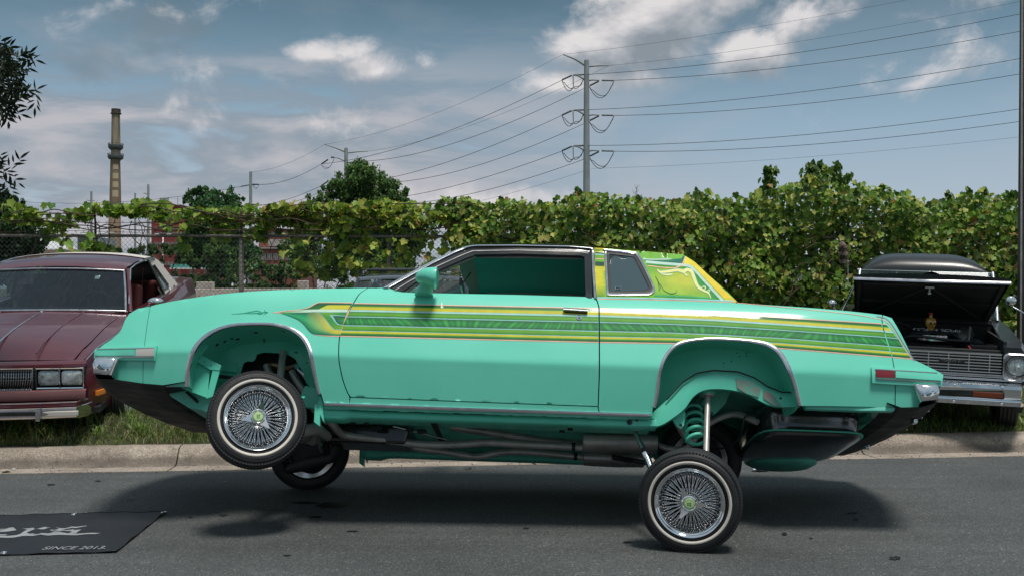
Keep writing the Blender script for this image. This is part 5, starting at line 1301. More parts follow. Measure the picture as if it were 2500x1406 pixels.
bar(fl, 'lower_bumper', [(.03, .40), (-.0, .395), (-.012, .33), (.0, .285), (.03, .262), (.12, .255)], .795, .40, M['trim'], lc)
bar(fl, 'bumper_molding', [(.004, .407), (-.012, .402), (-.010, .394), (.0, .392)], .80, .41, M['chrome'], lc)
for sg in (-1, 1):
    boxL(fl, 'parking_lamp', (sg * .55, -.035, .335), (.30, .03, .052), M['lens'], lc)
    boxL(fl, 'bumper_slot', (sg * .24, -.062, .345), (.30, .02, .045), M['dark'], lc)
    boxL(fl, 'bumper_guard', (sg * .405, -.07, .33), (.035, .05, .12), M['trim'], lc)
    q = [(sg * .79, .20), (sg * .825, .30)]
    mb = MB(ML); mb.hexa([(q[0][0] * 1.012, q[0][1], .475), (q[1][0] * 1.012, q[1][1], .475), (q[1][0] * .98, q[1][1], .475), (q[0][0] * .98, q[0][1], .475)], [(q[0][0] * 1.012, q[0][1], .535), (q[1][0] * 1.012, q[1][1], .535), (q[1][0] * .98, q[1][1], .535), (q[0][0] * .98, q[0][1], .535)]); mb.build('side_marker', M['amber'], lc, bevel=.004)
    tubeL(fl, 'side_molding', [(sg * .915, .25, .47), (sg * .918, .5, .475), (sg * .918, .6, .475)], .008, M['trim'], lc, flat=.6)
    tubeL(fl, 'fender_molding', [(sg * .73, .12, .80), (sg * .78, .3, .845), (sg * .845, .6, .865), (sg * .87, .9, .885), (sg * .875, 1.6, .905)], .006, M['trim'], lc, flat=.5)
# windshield: seen through, framed in bright trim
fwb = lambda px, py, y: fl.on(1, y, px, py)
WSb = [V((x * .735, 1.56 - .07 * (1 - x * x), .925 + .02 * (1 - x * x))) for x in lin(-1, 1, 14)]
WSt = [V((x * .615, 2.07 - .05 * (1 - x * x), 1.265 + .025 * (1 - x * x))) for x in lin(-1, 1, 14)]
M['ws_glass'] = glassm('windscreen_glass', (.38, .50, .50))
rows = [[a.lerp(b, t) for a, b in zip(WSb, WSt)] for t in (0, .25, .5, .75, 1)]
slab(fl, 'windshield', M['ws_glass'], lc, rows)
tubeL(fl, 'windshield_molding', [p + V((0, -.012, .0)) for p in WSb], .013, M['trim'], lc)
tubeL(fl, 'windshield_molding', [p + V((0, -.008, .004)) for p in WSt], .011, M['trim'], lc)
for i in (0, -1): tubeL(fl, 'windshield_molding', [WSb[i] + V((0, -.01, 0)), WSb[i].lerp(WSt[i], .5) + V((.005 * (-1 if i == 0 else 1), -.01, .006)), WSt[i] + V((0, -.01, 0))], .012, M['trim'], lc)
for sg in (-1, 1): tubeL(fl, 'pillar', [(sg * .765, 1.60, .91), (sg * .71, 1.84, 1.10), (sg * .645, 2.10, 1.275)], .020, M['maroon'], lc)
mb = MB(ML); mb.box((.52, 1.70, 1.245), (.001, .001, .001)); 
p0 = WSb[11].lerp(WSt[11], .80)
boxL(fl, 'window_sticker', p0 + V((.02, .012, 0)), (.045, .004, .05), M['white'], lc, 0, Matrix.Rotation(R(-54), 3, 'X'))
# roof: maroon front half, cream vinyl rear half and pillars
rw = lambda y: lerp_on([(2.07, .615), (2.25, .64), (2.9, .65), (3.3, .63), (3.55, .60)], y)
rz = lambda y: lerp_on([(2.07, 1.268), (2.15, 1.30), (2.4, 1.325), (2.9, 1.335), (3.3, 1.315), (3.45, 1.28), (3.55, 1.24)], y)
slab(fl, 'roof', M['maroon'], lc, top_rows(lin(2.07, 2.86, 10), rw, rz, lambda y: .045, 20, 2.4))
slab(fl, 'vinyl_roof', M['vinyl'], lc, top_rows(lin(2.84, 3.55, 10), lambda y: rw(y) + .012, lambda y: rz(y) + .004, lambda y: .05, 20, 2.4))
for sg in (-1, 1):
    # side of the vinyl roof with its window opening: upper edge to belt
    def cp(y, z, o=0): # greenhouse side plane
        return V((sg * (lerp_on([(.90, .80), (1.30, .655)], z) + o), y, z))
    o = MB(ML); outer = [(2.98, 1.315), (3.3, 1.31), (3.45, 1.28), (3.55, 1.24), (4.02, .93), (3.42, .915), (3.10, .915)]
    win = [(3.06, 1.235), (3.20, 1.235), (3.50, .985), (3.48, .955), (3.20, .955)]
    m_ = panel_mesh([(a, b) for a, b in outer], lambda u, w: 0, 0, .08, 0, [win], rows=None)
    pts_ = [cp(p[0], p[2], .006) for p in m_.v]; o.add(pts_, m_.f); o.build('vinyl_pillar', M['vinyl'], lc, smooth=True)
    mb = MB(ML); mb.add([cp(*p, -.004) for p in win], [tuple(range(len(win)))]); mb.build('quarter_window', M['qglass'], lc)
    tubeL(fl, 'quarter_window_trim', [cp(*p, .008) for p in win + win[:1]], .008, M['trim'], lc)
    tubeL(fl, 'window_trim', [cp(2.98, 1.31, .01), cp(3.06, 1.1, .01), cp(3.14, .915, .01)], .012, M['trim'], lc)
    tubeL(fl, 'window_trim', [cp(2.94, 1.30, .008), cp(3.02, 1.1, .008), cp(3.09, .915, .008)], .010, M['gloss_black'], lc)
    tubeL(fl, 'drip_rail', [(sg * .74, 1.66, .98), (sg * .668, 2.10, 1.285), (sg * .675, 2.3, 1.315), (sg * .68, 2.9, 1.33), (sg * .665, 3.35, 1.305)], .009, M['trim'], lc)
    tubeL(fl, 'belt_molding', [(sg * .835, 1.75, .912), (sg * .83, 3.0, .915), (sg * .80, 3.45, .92), (sg * .70, 4.05, .945)], .008, M['trim'], lc)
    mb = MB(ML); mb.lathe([(0, -.05), (.04, -.045), (.055, 0), (.05, .03), (0, .035)], 20, 'Y'); 
    for i, v_ in enumerate(mb.v): mb.v[i] = (v_[0] * 1.5 + sg * .955, v_[1] + 1.83, v_[2] * .75 + .985)
    mb.build('side_mirror', M['chrome'], lc, smooth=True)
# rear window, trunk
slab(fl, 'rear_window', M['qglass'], lc, [[V((x * w_, y, z + .02 * (1 - x * x))) for x in lin(-1, 1, 8)] for w_, y, z in ((.60, 3.55, 1.245), (.64, 4.0, .94))])
text_mesh('script_badge', 'Brougham', .05, M['dark'], lc, ML @ Matrix.Translation((.735 + .01, 3.83, 1.06)) @ Matrix.Rotation(R(90), 4, 'Z') @ Matrix.Rotation(R(90), 4, 'X'), .001, .3)
# cabin
boxL(fl, 'dashboard', (0, 1.78, .84), (1.35, .4, .16), M['dark'], lc, .03)
for sg in (-1, 1):
    boxL(fl, 'seat', (sg * .36, 2.75, .78), (.54, .16, .56), M['red_in'], lc, .04, Matrix.Rotation(R(-12), 3, 'X'))
    boxL(fl, 'headrest', (sg * .36, 2.83, 1.10), (.26, .09, .13), M['red_in'], lc, .03)
boxL(fl, 'rear_seat', (0, 3.5, .78), (1.3, .16, .5), M['red_in'], lc, .04)
boxL(fl, 'cabin_floor', (0, 2.4, .30), (1.5, 3.2, .05), M['dark'], lc)
for sg in (-1, 1): boxL(fl, 'door_card', (sg * .80, 2.4, .62), (.03, 1.4, .55), M['red_in'], lc)
tubeL(fl, 'seat_belt', [(.62, 2.95, 1.22), (.60, 2.93, 1.0), (.60, 2.92, .8)], .012, M['red_in'], lc, flat=.3)
tubeL(fl, 'steering_wheel', [(.36 + .18 * math.cos(a), 2.02 - .05 * math.sin(a), .90 + .17 * math.sin(a)) for a in [2 * math.pi * k / 24 for k in range(25)]], .011, M['red_in'], lc)
for (x, y, sg) in ((.83, .82, 1), (-.83, .82, -1), (.83, 3.72, 1), (-.83, 3.72, -1)): simple_wheel(fl, lc, (x, y, .285), sg, .30, .17, M['chrome'], True)
boxL(fl, 'underside', (0, 2.4, .30), (1.62, 4.4, .08), M['dark'], lc)
boxL(fl, 'engine_bay', (0, .85, .55), (1.25, 1.1, .4), M['dark'], lc)

# the nose of this model droops: lower everything towards the front
ML_I = ML.inverted()
def droop(o):
    if o.type == 'MESH' and not o.name.startswith(('tyre', 'rim', 'whitewall', 'spokes')):
        A = ML_I @ Matrix.Translation(wloc(o)); B_ = A.inverted()
        for v_ in o.data.vertices:
            p = A @ v_.co; k = max(0, min(1, (1.45 - p.y) / 1.1))
            if k > 0: p.z += (lerp_on([(0, 0), (.255, .235), (.40, .345), (.475, .385), (.598, .475), (.752, .655), (.80, .705), (.90, .875), (2, 1.95)], p.z) - p.z) * k; v_.co = B_ @ p
    for c_ in o.children: droop(c_)
droop(lc)

# ---------------- black hardtop on the right, bonnet up
M['bpaint'] = noisy('satin_black_paint', (.010, .013, .015), (.016, .019, .021), 2, (.30, .38), coat=.35, crough=.22)
M['bin'] = noisy('engine_bay_black', (.010, .012, .013), (.026, .028, .03), 6, (.6, .8), bump=.2)
MRr = Matrix.Translation((3.878, 9.22, .125)) @ Matrix.Rotation(R(-19), 4, 'Z') @ Matrix.Rotation(R(2.0), 4, 'Y') @ Matrix.Rotation(R(2.2), 4, 'X')
fr_ = Fr(MRr)
rc = empty('black_hardtop', MRr @ V((0, .8, 0)), 'black older hardtop with its bonnet propped open, chrome grille facing the road', 'car')
shell(fr_, 'body_side', M['bpaint'], rc, [(.06, .84, .72, .86, .0), (.25, .87, .78, .90, .0), (.9, .885, .82, .945, .0), (1.5, .89, .86, .985, .0), (1.7, .89, .87, .99, .0)], top_in=lambda y: lerp_on([(0, .635), (1.5, .70)], y), arches=(.80,), z0=.26, r=.36, n_top=4)
shell(fr_, 'body_side', M['bpaint'], rc, [(1.70, .89, .87, .99, .0), (3.0, .89, .86, .98, .0), (4.4, .86, .80, .96, .03), (4.6, .84, .74, .92, .02)], top_in=lambda y: lerp_on([(1.7, .70), (3.3, .68), (3.6, 0.0)], y), arches=(3.6,), z0=.26, r=.36)
# hood, hinged at the cowl: skin above, dark ribbed frame under
hy, hz_ = 1.42, 1.035; L_ = 1.30; up = R(20)
def hp(x, s, o=0, v=0): # s 0 hinge .. 1 lip
    return V((x, hy - L_ * s * math.cos(up) - o * math.sin(up) - v, hz_ + L_ * s * math.sin(up) + o * math.cos(up)))
rows = [[hp(x * lerp_on([(0, .66), (1, .685)], s), s, .045 * (1 - x * x) * 0 + .03 * (1 - abs(x) ** 2.5) + (.028 * (1 - min(1, abs(x) * 9)) if True else 0), .10 * (1 - abs(x)) * s) for x in lin(-1, 1, 36)] for s in lin(0, 1, 8)]
hd = slab(fr_, 'hood', M['bpaint'], rc, rows)
rows2 = [[hp(x * .66, s, -.045 + .0 * (1 - abs(x) ** 2.5), .10 * (1 - abs(x)) * s) for x in lin(-1, 1, 12)] for s in lin(0.02, .985, 6)]
slab(fr_, 'hood_liner', M['bin'], hd, rows2)
for sg in (-1, 1):
    mb = MB(MRr); mb.grid([[hp(sg * lerp_on([(0, .66), (1, .685)], s), s, o, 0) for s in lin(0, 1, 6)] for o in (.0, -.05)]); mb.build('hood_edge', M['bpaint'], hd)
mb = MB(MRr); mb.grid([[hp(x * .685, 1, o + .03 * (1 - abs(x) ** 2.5) * (o > -.01), .10 * (1 - abs(x)) + (.006 if o < 0 else 0)) for x in lin(-1, 1, 24)] for o in (.0, -.035, -.05)]); mb.build('hood_lip', M['bpaint'], hd)
for pr in ([(x * .69) for x in lin(-1, 1, 24)],):
    mb = MB(MRr); mb.grid([[hp(x, 1.0, o, .10 * (1 - abs(x) / .69) + dv) for x in pr] for o, dv in ((-.022, .004), (-.028, .018), (-.052, .034), (-.058, .026), (-.056, .006))]); mb.build('hood_molding', M['trim'], hd, smooth=True, angle=50)
mb = MB(MRr)
for a, b in (((-.6, .05), (0, .9)), ((.6, .05), (0, .9)), ((-.62, .1), (-.62, .95)), ((.62, .1), (.62, .95)), ((-.6, .5), (.6, .5)), ((-.6, .93), (.6, .93))):
    mb.tube([hp(a[0], a[1], -.05, .10 * (1 - abs(a[0])) * a[1]), hp(b[0], b[1], -.05, .10 * (1 - abs(b[0])) * b[1])], .016, 6)
mb.build('hood_brace', M['bin'], hd)
mb = MB(MRr); c = hp(.0, .93, -.075, .09); mb.box(c, (.08, .03, .018)); mb.tube([c, c + V((0, 0, -.05))], .008, 8); mb.box(c + V((0, 0, -.055)), (.028, .02, .02)); mb.build('hood_latch', M['dull'], hd, bevel=.003)
# roof and pillars
def rp(px, py, y): return fr_.on(1, y, px, py)
ytop = 2.25
base = [rp(2098, 659, 1.98), rp(2424, 669, 1.98)]
tL, tR = rp(2112, 640, 2.1), rp(2412, 650, 2.1)
rx0, rx1 = rp(2100, 650, 2.05).x, rp(2421, 660, 2.05).x; rcx = (rx0 + rx1) / 2; rhw = (rx1 - rx0) / 2; ztop = rp(2260, 620, 2.3).z; zb_ = rp(2260, 662, 1.98).z
rows = []
for s, y, dz in ((0, 1.96, 0), (.35, 1.97, .25), (.62, 2.02, .55), (.8, 2.10, .8), (.93, 2.25, .95), (1, 2.6, 1), (1, 3.0, .97), (.9, 3.4, .82), (.6, 3.65, .5), (0, 3.85, 0)):
    row = []
    for x in lin(-1, 1, 30):
        row.append(V((rcx + rhw * x * (1 - .10 * dz), y + (.03 * x * x if s < 1 else 0), zb_ + (ztop - zb_) * dz * (1 - abs(x) ** 4.5) ** .6)))
    rows.append(row)
slab(fr_, 'roof', M['bpaint'], rc, rows)
tubeL(fr_, 'roof_molding', [V((rcx + rhw * x, 1.95 + .03 * x * x, zb_ - .006)) for x in lin(-1, 1, 16)], .006, M['dull'], rc)
ws = [[V((rcx * (1 - t) * 1 + rcx * t - 0 + x * (.66 + (rhw - .68) * t), 1.55 + (1.95 - 1.55) * t - .06 * (1 - x * x), 1.03 + (zb_ - 1.03) * t)) for x in lin(-1, 1, 12)] for t in lin(0, 1, 4)]
slab(fr_, 'windshield', M['ws_glass'], rc, ws)
for sg in (-1, 1):
    a_, b_ = V((rcx + sg * .70, 1.56, 1.0)), V((rcx + sg * rhw, 1.96, zb_))
    tubeL(fr_, 'pillar', [a_, a_.lerp(b_, .5) + V((sg * .01, 0, 0)), b_], .018, M['chrome'], rc)
    mb = MB(MRr); q = [V((sg * .80, 1.72, 1.0)), V((sg * .80, 2.9, 1.0)), V((rcx + sg * rhw, 2.75, zb_)), V((rcx + sg * rhw, 1.99, zb_))]; mb.add(q, [(0, 1, 2, 3)]); mb.build('side_window', M['ws_glass'], rc)
    mb = MB(MRr); q = [V((sg * .80, 2.9, 1.0)), V((sg * .76, 3.9, 1.0)), V((rcx + sg * rhw * .98, 3.6, zb_)), V((rcx + sg * rhw, 2.75, zb_))]; mb.add(q, [(0, 1, 2, 3)]); mb.build('rear_pillar', M['bpaint'], rc)
    tubeL(fr_, 'vent_window_trim', [(sg * .80, 1.66, 1.0), (sg * .80, 2.0, 1.0), (sg * (rhw - .02) + rcx, 2.05, zb_ - .03)], .010, M['chrome'], rc)
    c = V((sg * .90, 1.72, 1.11)); mb = MB(MRr); mb.lathe([(0, -.035), (.025, -.03), (.042, -.005), (.044, .004), (0, .006)], 20, 'Y', c); mb.tube([c + V((-sg * .0, 0, -.03)), c + V((-sg * .07, .02, -.11))], .010, 8); sg < 0 and mb.build('side_mirror', M['chrome'], rc, smooth=True, angle=50)
# cowl, vents, firewall, bay
cw = lambda x, y: V((x, y, 1.03 - (1.56 - y) * .25))
slab(fr_, 'cowl', M['bpaint'], rc, [[cw(x * .70, y) + V((0, 0, .012 * (1 - x * x))) for x in lin(-1, 1, 12)] for y in lin(1.34, 1.58, 3)])
for k in range(44):
    x = -.46 + .92 * k / 43
    if abs(x) < .025: continue
    boxL(fr_, 'cowl_vent_slat', (x, 1.45, 1.014 + .010), (.008, .13, .014), M['dull'], rc, 0, Matrix.Rotation(R(14), 3, 'X'))
boxL(fr_, 'firewall', (0, 1.36, .72), (1.38, .03, .60), M['bin'], rc); 
tubeL(fr_, 'firewall_bead', [(-.66, 1.33, .985), (0, 1.31, .99), (.66, 1.33, .985)], .022, M['bin'], rc)
boxL(fr_, 'bay_floor', (0, .75, .42), (1.3, 1.3, .03), M['bin'], rc)
for sg in (-1, 1):
    boxL(fr_, 'inner_fender', (sg * .655, .75, .70), (.03, 1.25, .42), M['bin'], rc)
    mb = MB(MRr); mb.lathe([(.15, .0), (.14, .12), (.10, .20), (.05, .23), (0, .235)], 20, 'Z', (sg * .47, .95, .62)); mb.build('shock_tower', M['bin'], rc, smooth=True, angle=50)
    tubeL(fr_, 'tower_brace', [(sg * .42, .85, .84), (sg * .45, 1.05, .96), (sg * .50, 1.2, .86)], .012, M['dull'], rc)
boxL(fr_, 'radiator_support', (0, .20, .80), (1.36, .10, .03), M['bin'], rc); boxL(fr_, 'radiator', (0, .22, .66), (.62, .06, .26), M['gloss_black'], rc)
mb = MB(MRr)
for k in range(34): mb.box((-.29 + k * .0176, .185, .66), (.004, .01, .24))
tag(mb.build('radiator_fins', M['dull'], rc), kind='stuff')
boxL(fr_, 'engine', (0, .80, .66), (.55, .62, .28), M['bin'], rc, .04)
mb = MB(MRr); mb.lathe([(.0, .045), (.17, .045), (.19, .035), (.195, -.02), (.17, -.03)], 32, 'Z', (.10, .80, .86)); mb.build('air_cleaner', M['trim'], rc, smooth=True, angle=40)
boxL(fr_, 'battery', (.50, .38, .76), (.24, .18, .18), M['gloss_black'], rc); boxL(fr_, 'fluid_reservoir', (-.32, .34, .86), (.16, .10, .06), M['dull'], rc)
mb = MB(MRr); mb.lathe([(.075, -.06), (.08, .0), (.07, .05), (.02, .06), (0, .06)], 24, 'Y', (.42, 1.22, .86)); mb.build('brake_booster', M['dull'], rc, smooth=True, angle=50)
for pts in ([(-.2, .5, .86), (-.1, .35, .9), (.2, .32, .88), (.4, .5, .86)], [(-.3, 1.2, .92), (0, 1.05, .95), (.2, .95, .90)], [(-.45, 1.25, .86), (-.42, 1.0, .98), (-.2, .9, .98), (-.1, 1.0, .9)]):
    tubeL(fr_, 'hose', crom(pts, 5), .014, M['black'], rc)
M['redhose'] = principled('red_cable', (.5, .02, .02), .5)[0]
tubeL(fr_, 'battery_cable', [(.36, .25, .84), (.41, .20, .76)], .007, M['redhose'], rc)
# grille and lamps
zg0, zg1 = .625, .79
for k in range(7):
    z = zg1 - (zg1 - zg0) * k / 6; boxL(fr_, 'grille_bar', (0, .03, z), (1.24, .03, .009 if k else .016), M['chrome'], rc, .002)
for k in range(7): boxL(fr_, 'grille_post', (-.52 + 1.04 * k / 6, .035, (zg0 + zg1) / 2), (.008, .03, zg1 - zg0), M['chrome'], rc, 0)
boxL(fr_, 'grille_backing', (0, .09, .70), (1.25, .02, .2), M['dark'], rc)
boxL(fr_, 'grille_badge', (.20, .008, .715), (.22, .014, .030), M['gloss_black'], rc, .003)
text_mesh('badge_lettering', 'CHEVY II', .030, M['trim'], rc, MRr @ Matrix.Translation((.20, -.001, .715)) @ FACE, .0015, 0, 1.25)
boxL(fr_, 'valance', (0, .06, .59), (1.5, .06, .03), M['trim'], rc); boxL(fr_, 'valance', (0, .07, .555), (1.6, .05, .02), M['chrome'], rc)
for sg in (-1, 1):
    cx_ = sg * .755; rows = []
    for (dx, dz, y, p) in ((.125, .125, .14, .3), (.125, .125, .01, .3), (.115, .115, .0, .35), (.100, .100, .03, .8), (.095, .095, .05, 1)):
        rows.append([V((cx_ + math.copysign(abs(math.cos(t)) ** p, math.cos(t)) * dx, y, .685 + math.copysign(abs(math.sin(t)) ** p, math.sin(t)) * dz)) for t in [2 * math.pi * q / 48 for q in range(48)]])
    mb = MB(MRr); mb.grid(rows, wrap=True); bz = mb.build('lamp_bezel', M['trim'], rc, smooth=True, angle=30)
    mb = MB(MRr)
    for q in range(44):
        t = 2 * math.pi * q / 44; mb.box((cx_ + .092 * math.cos(t), .026, .685 + .092 * math.sin(t)), (.006, .012, .010), Matrix.Rotation(-t, 3, 'Y'))
    tag(mb.build('bezel_ribs', M['chrome'], bz), kind='stuff')
    mb = MB(MRr); mb.lathe([(.085, .04), (.084, .025), (.07, .010), (.04, .0), (0, -.004)], 40, 'Y', (cx_, .02, .685)); mb.build('headlight', M['hlens'], rc, smooth=True)
    mb = MB(MRr); mb.lathe([(.022, .0), (.018, -.012), (0, -.014)], 16, 'Y', (cx_, .018, .685))
    for e in range(3): a = 2 * math.pi * e / 3 + .5; mb.tube([(cx_, .012, .685), (cx_ + .08 * math.cos(a), .03, .685 + .08 * math.sin(a))], .004, 5)
    mb.build('lamp_ornament', M['chrome'], rc, smooth=True)
bar(fr_, 'bumper', [(.10, .535), (-.02, .535), (-.055, .52), (-.062, .49), (-.050, .47), (-.045, .40), (-.055, .375), (-.045, .335), (-.01, .325), (.08, .325)], .91, .40, M['chrome'], rc, bul=.05)
for sg in (-1, 1):
    boxL(fr_, 'bumper_opening', (sg * .36, -.100 + .012, .432), (.56, .02, .065), M['dark'], rc, .01); boxL(fr_, 'turn_signal', (sg * .50, -.088, .432), (.25, .028, .05), M['amber_dark'] if 'amber_dark' in M else M['amber'], rc, .006)
    for z in (.505, .355):
        for x in (.22, .62): 
            mb = MB(MRr); mb.lathe([(.014, 0), (.010, -.008), (0, -.010)], 12, 'Y', (sg * x, -.112 + .05 * (x / .91) ** 2, z)); mb.build('bumper_bolt', M['chrome'], rc, smooth=True)
boxL(fr_, 'bumper_guard', (-.12, -.12, .46), (.035, .05, .27), M['chrome'], rc, .008); boxL(fr_, 'bumper_guard', (-.17, -.12, .46), (.025, .05, .24), M['chrome'], rc, .008)
pl = boxL(fr_, 'license_plate', (-.33, -.125, .37), (.30, .006, .15), M['white'], rc, .003)
text_mesh('plate_lettering', '4A', .08, M['dark'], pl, MRr @ Matrix.Translation((-.255, -.130, .375)) @ FACE, .001)
for (x, y, sg) in ((.76, .80, 1), (-.76, .80, -1), (.76, 3.6, 1), (-.76, 3.6, -1)): simple_wheel(fr_, rc, (x, y, .30), sg, .33, .20, M['trim'])
boxL(fr_, 'underside', (0, 2.3, .34), (1.6, 4.3, .08), M['dark'], rc); boxL(fr_, 'dashboard', (0, 1.75, .90), (1.3, .3, .18), M['bin'], rc, .03)
for sg in (-1, 1): boxL(fr_, 'seat', (sg * .35, 2.6, .85), (.6, .16, .5), M['bin'], rc, .04)
boxL(fr_, 'rear_seat', (0, 3.3, .85), (1.3, .16, .4), M['bin'], rc, .04)
# things set out on the engine
M['cloth'] = noisy('black_tshirt', (.02, .022, .025), (.03, .033, .037), 20, (.8, .9))
rowsq = [[MRr @ V((-.12 + .46 * k / 14, .62 + .40 * i / 10, .915 + .012 * math.sin(k * 1.3 + i) + .010 * math.sin(i * 1.9) - .05 * (abs(k / 7 - 1) ** 5))) for k in range(15)] for i in range(11)]
mb = MB(); mb.grid(rowsq); sh = empty('folded_shirt', MRr @ V((.1, .8, .9)), 'black printed shirt spread over the engine under the open bonnet', 'shirt')
o = mb.build('shirt_cloth', M['cloth'], sh, smooth=True); m_ = o.modifiers.new('s', 'SOLIDIFY'); m_.thickness = .012
text_mesh('shirt_print', 'Clubs', .065, M['white'], sh, MRr @ Matrix.Translation((.25, .66, .945)) @ Matrix.Rotation(R(28), 4, 'X'), .001, .3)
mb = MB(); r_ = random.Random(2)
for k in range(60):
    x, y = r_.uniform(-.10, .20), r_.uniform(.66, .98); mb.box(MRr @ V((x, y, .935)), (.018, .004, .004), Matrix.Rotation(r_.uniform(0, 3), 3, 'Z'))
tag(mb.build('shirt_scribble', M['white'], sh), kind='stuff')
# amber bottle shaped like a skull
M['amber_glass'] = noisy('amber_bottle_glass', (.55, .24, .03), (.75, .42, .10), 20, (.12, .25), coat=.8, spec=.8)
sk = empty('skull_bottle', MRr @ V((.06, .70, .94)), 'small amber glass bottle shaped like a skull, standing on the shirt', 'bottle')
c = MRr @ V((.06, .70, .94)); mb = MB()
mb.lathe([(0, 0), (.026, .0), (.030, .012), (.034, .030), (.046, .048), (.052, .075), (.048, .10), (.034, .118), (.016, .124), (.014, .14), (.015, .148)], 28, 'Z', c)
mb.build('bottle_body', M['amber_glass'], sk, smooth=True)
mb = MB()
for sx_ in (-1, 1): mb.lathe([(0, -.003), (.011, -.002), (.013, .006)], 12, 'Y', c + V((sx_ * .018, -.047, .068)))
mb.lathe([(0, -.002), (.005, 0), (.006, .006)], 8, 'Y', c + V((0, -.045, .046)))
for q in range(6): mb.box(c + V((-.015 + q * .006, -.033, .026)), (.003, .003, .011))
mb.build('bottle_face', M['dark'], sk)
mb = MB(); mb.tube([c + V((0, 0, .145)), c + V((0, 0, .172))], .018, 14); mb.build('stopper', M['redhose'], sk, smooth=True, angle=40)
# amber signal is deep red behind chrome
M['amber_dark'] = principled('dim_amber', (.18, .04, .015), .3)[0]
for o in rc.children:
    if o.name.startswith('turn_signal'): o.data.materials[0] = M['amber_dark']
# striped fur tail on the aerial, image left of the black car
ta = empty('aerial_tail', W(2075, 900, 9.3), 'striped fur tail tied to a thin whip aerial beside the black car', 'tail')
mb = MB(); mb.tube([W(2071, 700, 9.45), W(2070, 640, 9.45), W(2056, 592, 9.45)], .004, 5); mb.build('aerial', M['dull'], ta)
M['fur1'] = noisy('pale_fur', (.22, .17, .14), (.34, .26, .21), 60, (.9, .95)); M['fur2'] = noisy('dark_fur', (.03, .02, .018), (.06, .04, .035), 60, (.9, .95))
rf_ = random.Random(9)
for i in range(6):
    mb = MB()
    for k in range(160):
        t = (i + rf_.random()) / 6; cpt = W(2056 + 3 * math.sin(t * 3), 588 + 58 * t, 9.45); a = rf_.uniform(0, 6.28); rr = (.045 if t < .8 else .03) * (.6 + .4 * math.sin(math.pi * min(1, t + .15)))
        d = V((math.cos(a) * rr, math.sin(a) * rr, -.035)); mb.tube([cpt + d * .2, cpt + d], [.003, .0008], 3, cap=False)
    tag(mb.build('fur_band', M['fur1'] if i % 2 == 0 else M['fur2'], ta), kind='stuff')

# ---------------- dark estate behind the green car
M['navy'] = noisy('dark_navy_paint', (.012, .015, .022), (.017, .02, .028), 3, (.15, .22), coat=.9)
MS = Matrix.Translation((-1.05, 9.35, .29)) @ Matrix.Rotation(R(3), 4, 'Z') @ Matrix.Rotation(R(2.0), 4, 'X')
fs_ = Fr(MS); sc_ = empty('dark_estate', MS @ V((0, .8, 0)), 'dark blue-black estate car with roof rails, mostly hidden behind the green coupe', 'car')
shell(fs_, 'body_side', M['navy'], sc_, [(.0, .76, .50, .62, 0), (.25, .80, .56, .70, 0), (1.1, .82, .64, .80, .0), (1.35, .82, .68, .84, 0), (4.2, .81, .70, .86, 0)], top_in=lambda y: .66, arches=(.75, 3.3), z0=.2)
slab(fs_, 'hood', M['navy'], sc_, top_rows(lin(0, 1.35, 8), lambda y: .655, lambda y: lerp_on([(0, .62), (.25, .70), (1.1, .80), (1.35, .84)], y), lambda y: .04, 14))
zr = fs_.on(1, 2.0, 950, 674).z
wsr = [[V((x * (.70 - .10 * t), 1.30 + .62 * t - .10 * (1 - x * x) * (1 - t * .5), .84 + (zr - .05 - .84) * t)) for x in lin(-1, 1, 12)] for t in lin(0, 1, 4)]
slab(fs_, 'windshield', M['ws_glass'], sc_, wsr)
slab(fs_, 'roof', M['navy'], sc_, top_rows([1.90, 1.95, 2.1, 2.6, 3.4, 4.0, 4.1], lambda y: lerp_on([(1.9, .60), (2.1, .63), (4.1, .60)], y), lambda y: lerp_on([(1.9, zr - .055), (1.95, zr - .03), (2.1, zr - .012), (2.6, zr), (4.0, zr - .02), (4.1, zr - .08)], y), lambda y: .025, 16, 3))
for sg in (-1, 1):
    tubeL(fs_, 'pillar', [(sg * .70, 1.33, .84), (sg * .64, 1.66, (zr + .80) / 2), (sg * .605, 1.95, zr - .04)], .026, M['navy'], sc_)
    tubeL(fs_, 'roof_rail', crom([(sg * .57, 2.15, zr), (sg * .57, 2.25, zr + .045), (sg * .56, 3.0, zr + .05), (sg * .55, 3.85, zr + .03), (sg * .55, 3.95, zr - .02)], 4), .016, M['gloss_black'], sc_)
    mb = MB(MS); mb.add([V((sg * .76, 1.4, .86)), V((sg * .75, 3.9, .88)), V((sg * .62, 3.9, zr - .04)), V((sg * .615, 2.0, zr - .04))], [(0, 1, 2, 3)]); mb.build('side_window', M['ws_glass'], sc_)
    boxL(fs_, 'headlight', (sg * .55, .0, .56), (.34, .06, .11), M['hlens'], sc_, .01)
tubeL(fs_, 'roof_rack_bar', [(-.57, 2.5, zr + .06), (.57, 2.5, zr + .06)], .014, M['gloss_black'], sc_); tubeL(fs_, 'roof_rack_bar', [(-.57, 3.5, zr + .055), (.57, 3.5, zr + .055)], .014, M['gloss_black'], sc_)
slab(fs_, 'tailgate', M['navy'], sc_, [[V((x * .72, 4.22, z)) for x in lin(-1, 1, 4)] for z in (.3, .86)]); slab(fs_, 'rear_window', M['ws_glass'], sc_, [[V((x * w_, y, z)) for x in lin(-1, 1, 4)] for w_, y, z in ((.72, 4.22, .87), (.60, 4.08, zr - .06))])
boxL(fs_, 'front_bumper', (0, .0, .38), (1.6, .16, .2), M['navy'], sc_, .03); boxL(fs_, 'grille', (0, -.01, .56), (.72, .05, .09), M['gloss_black'], sc_)
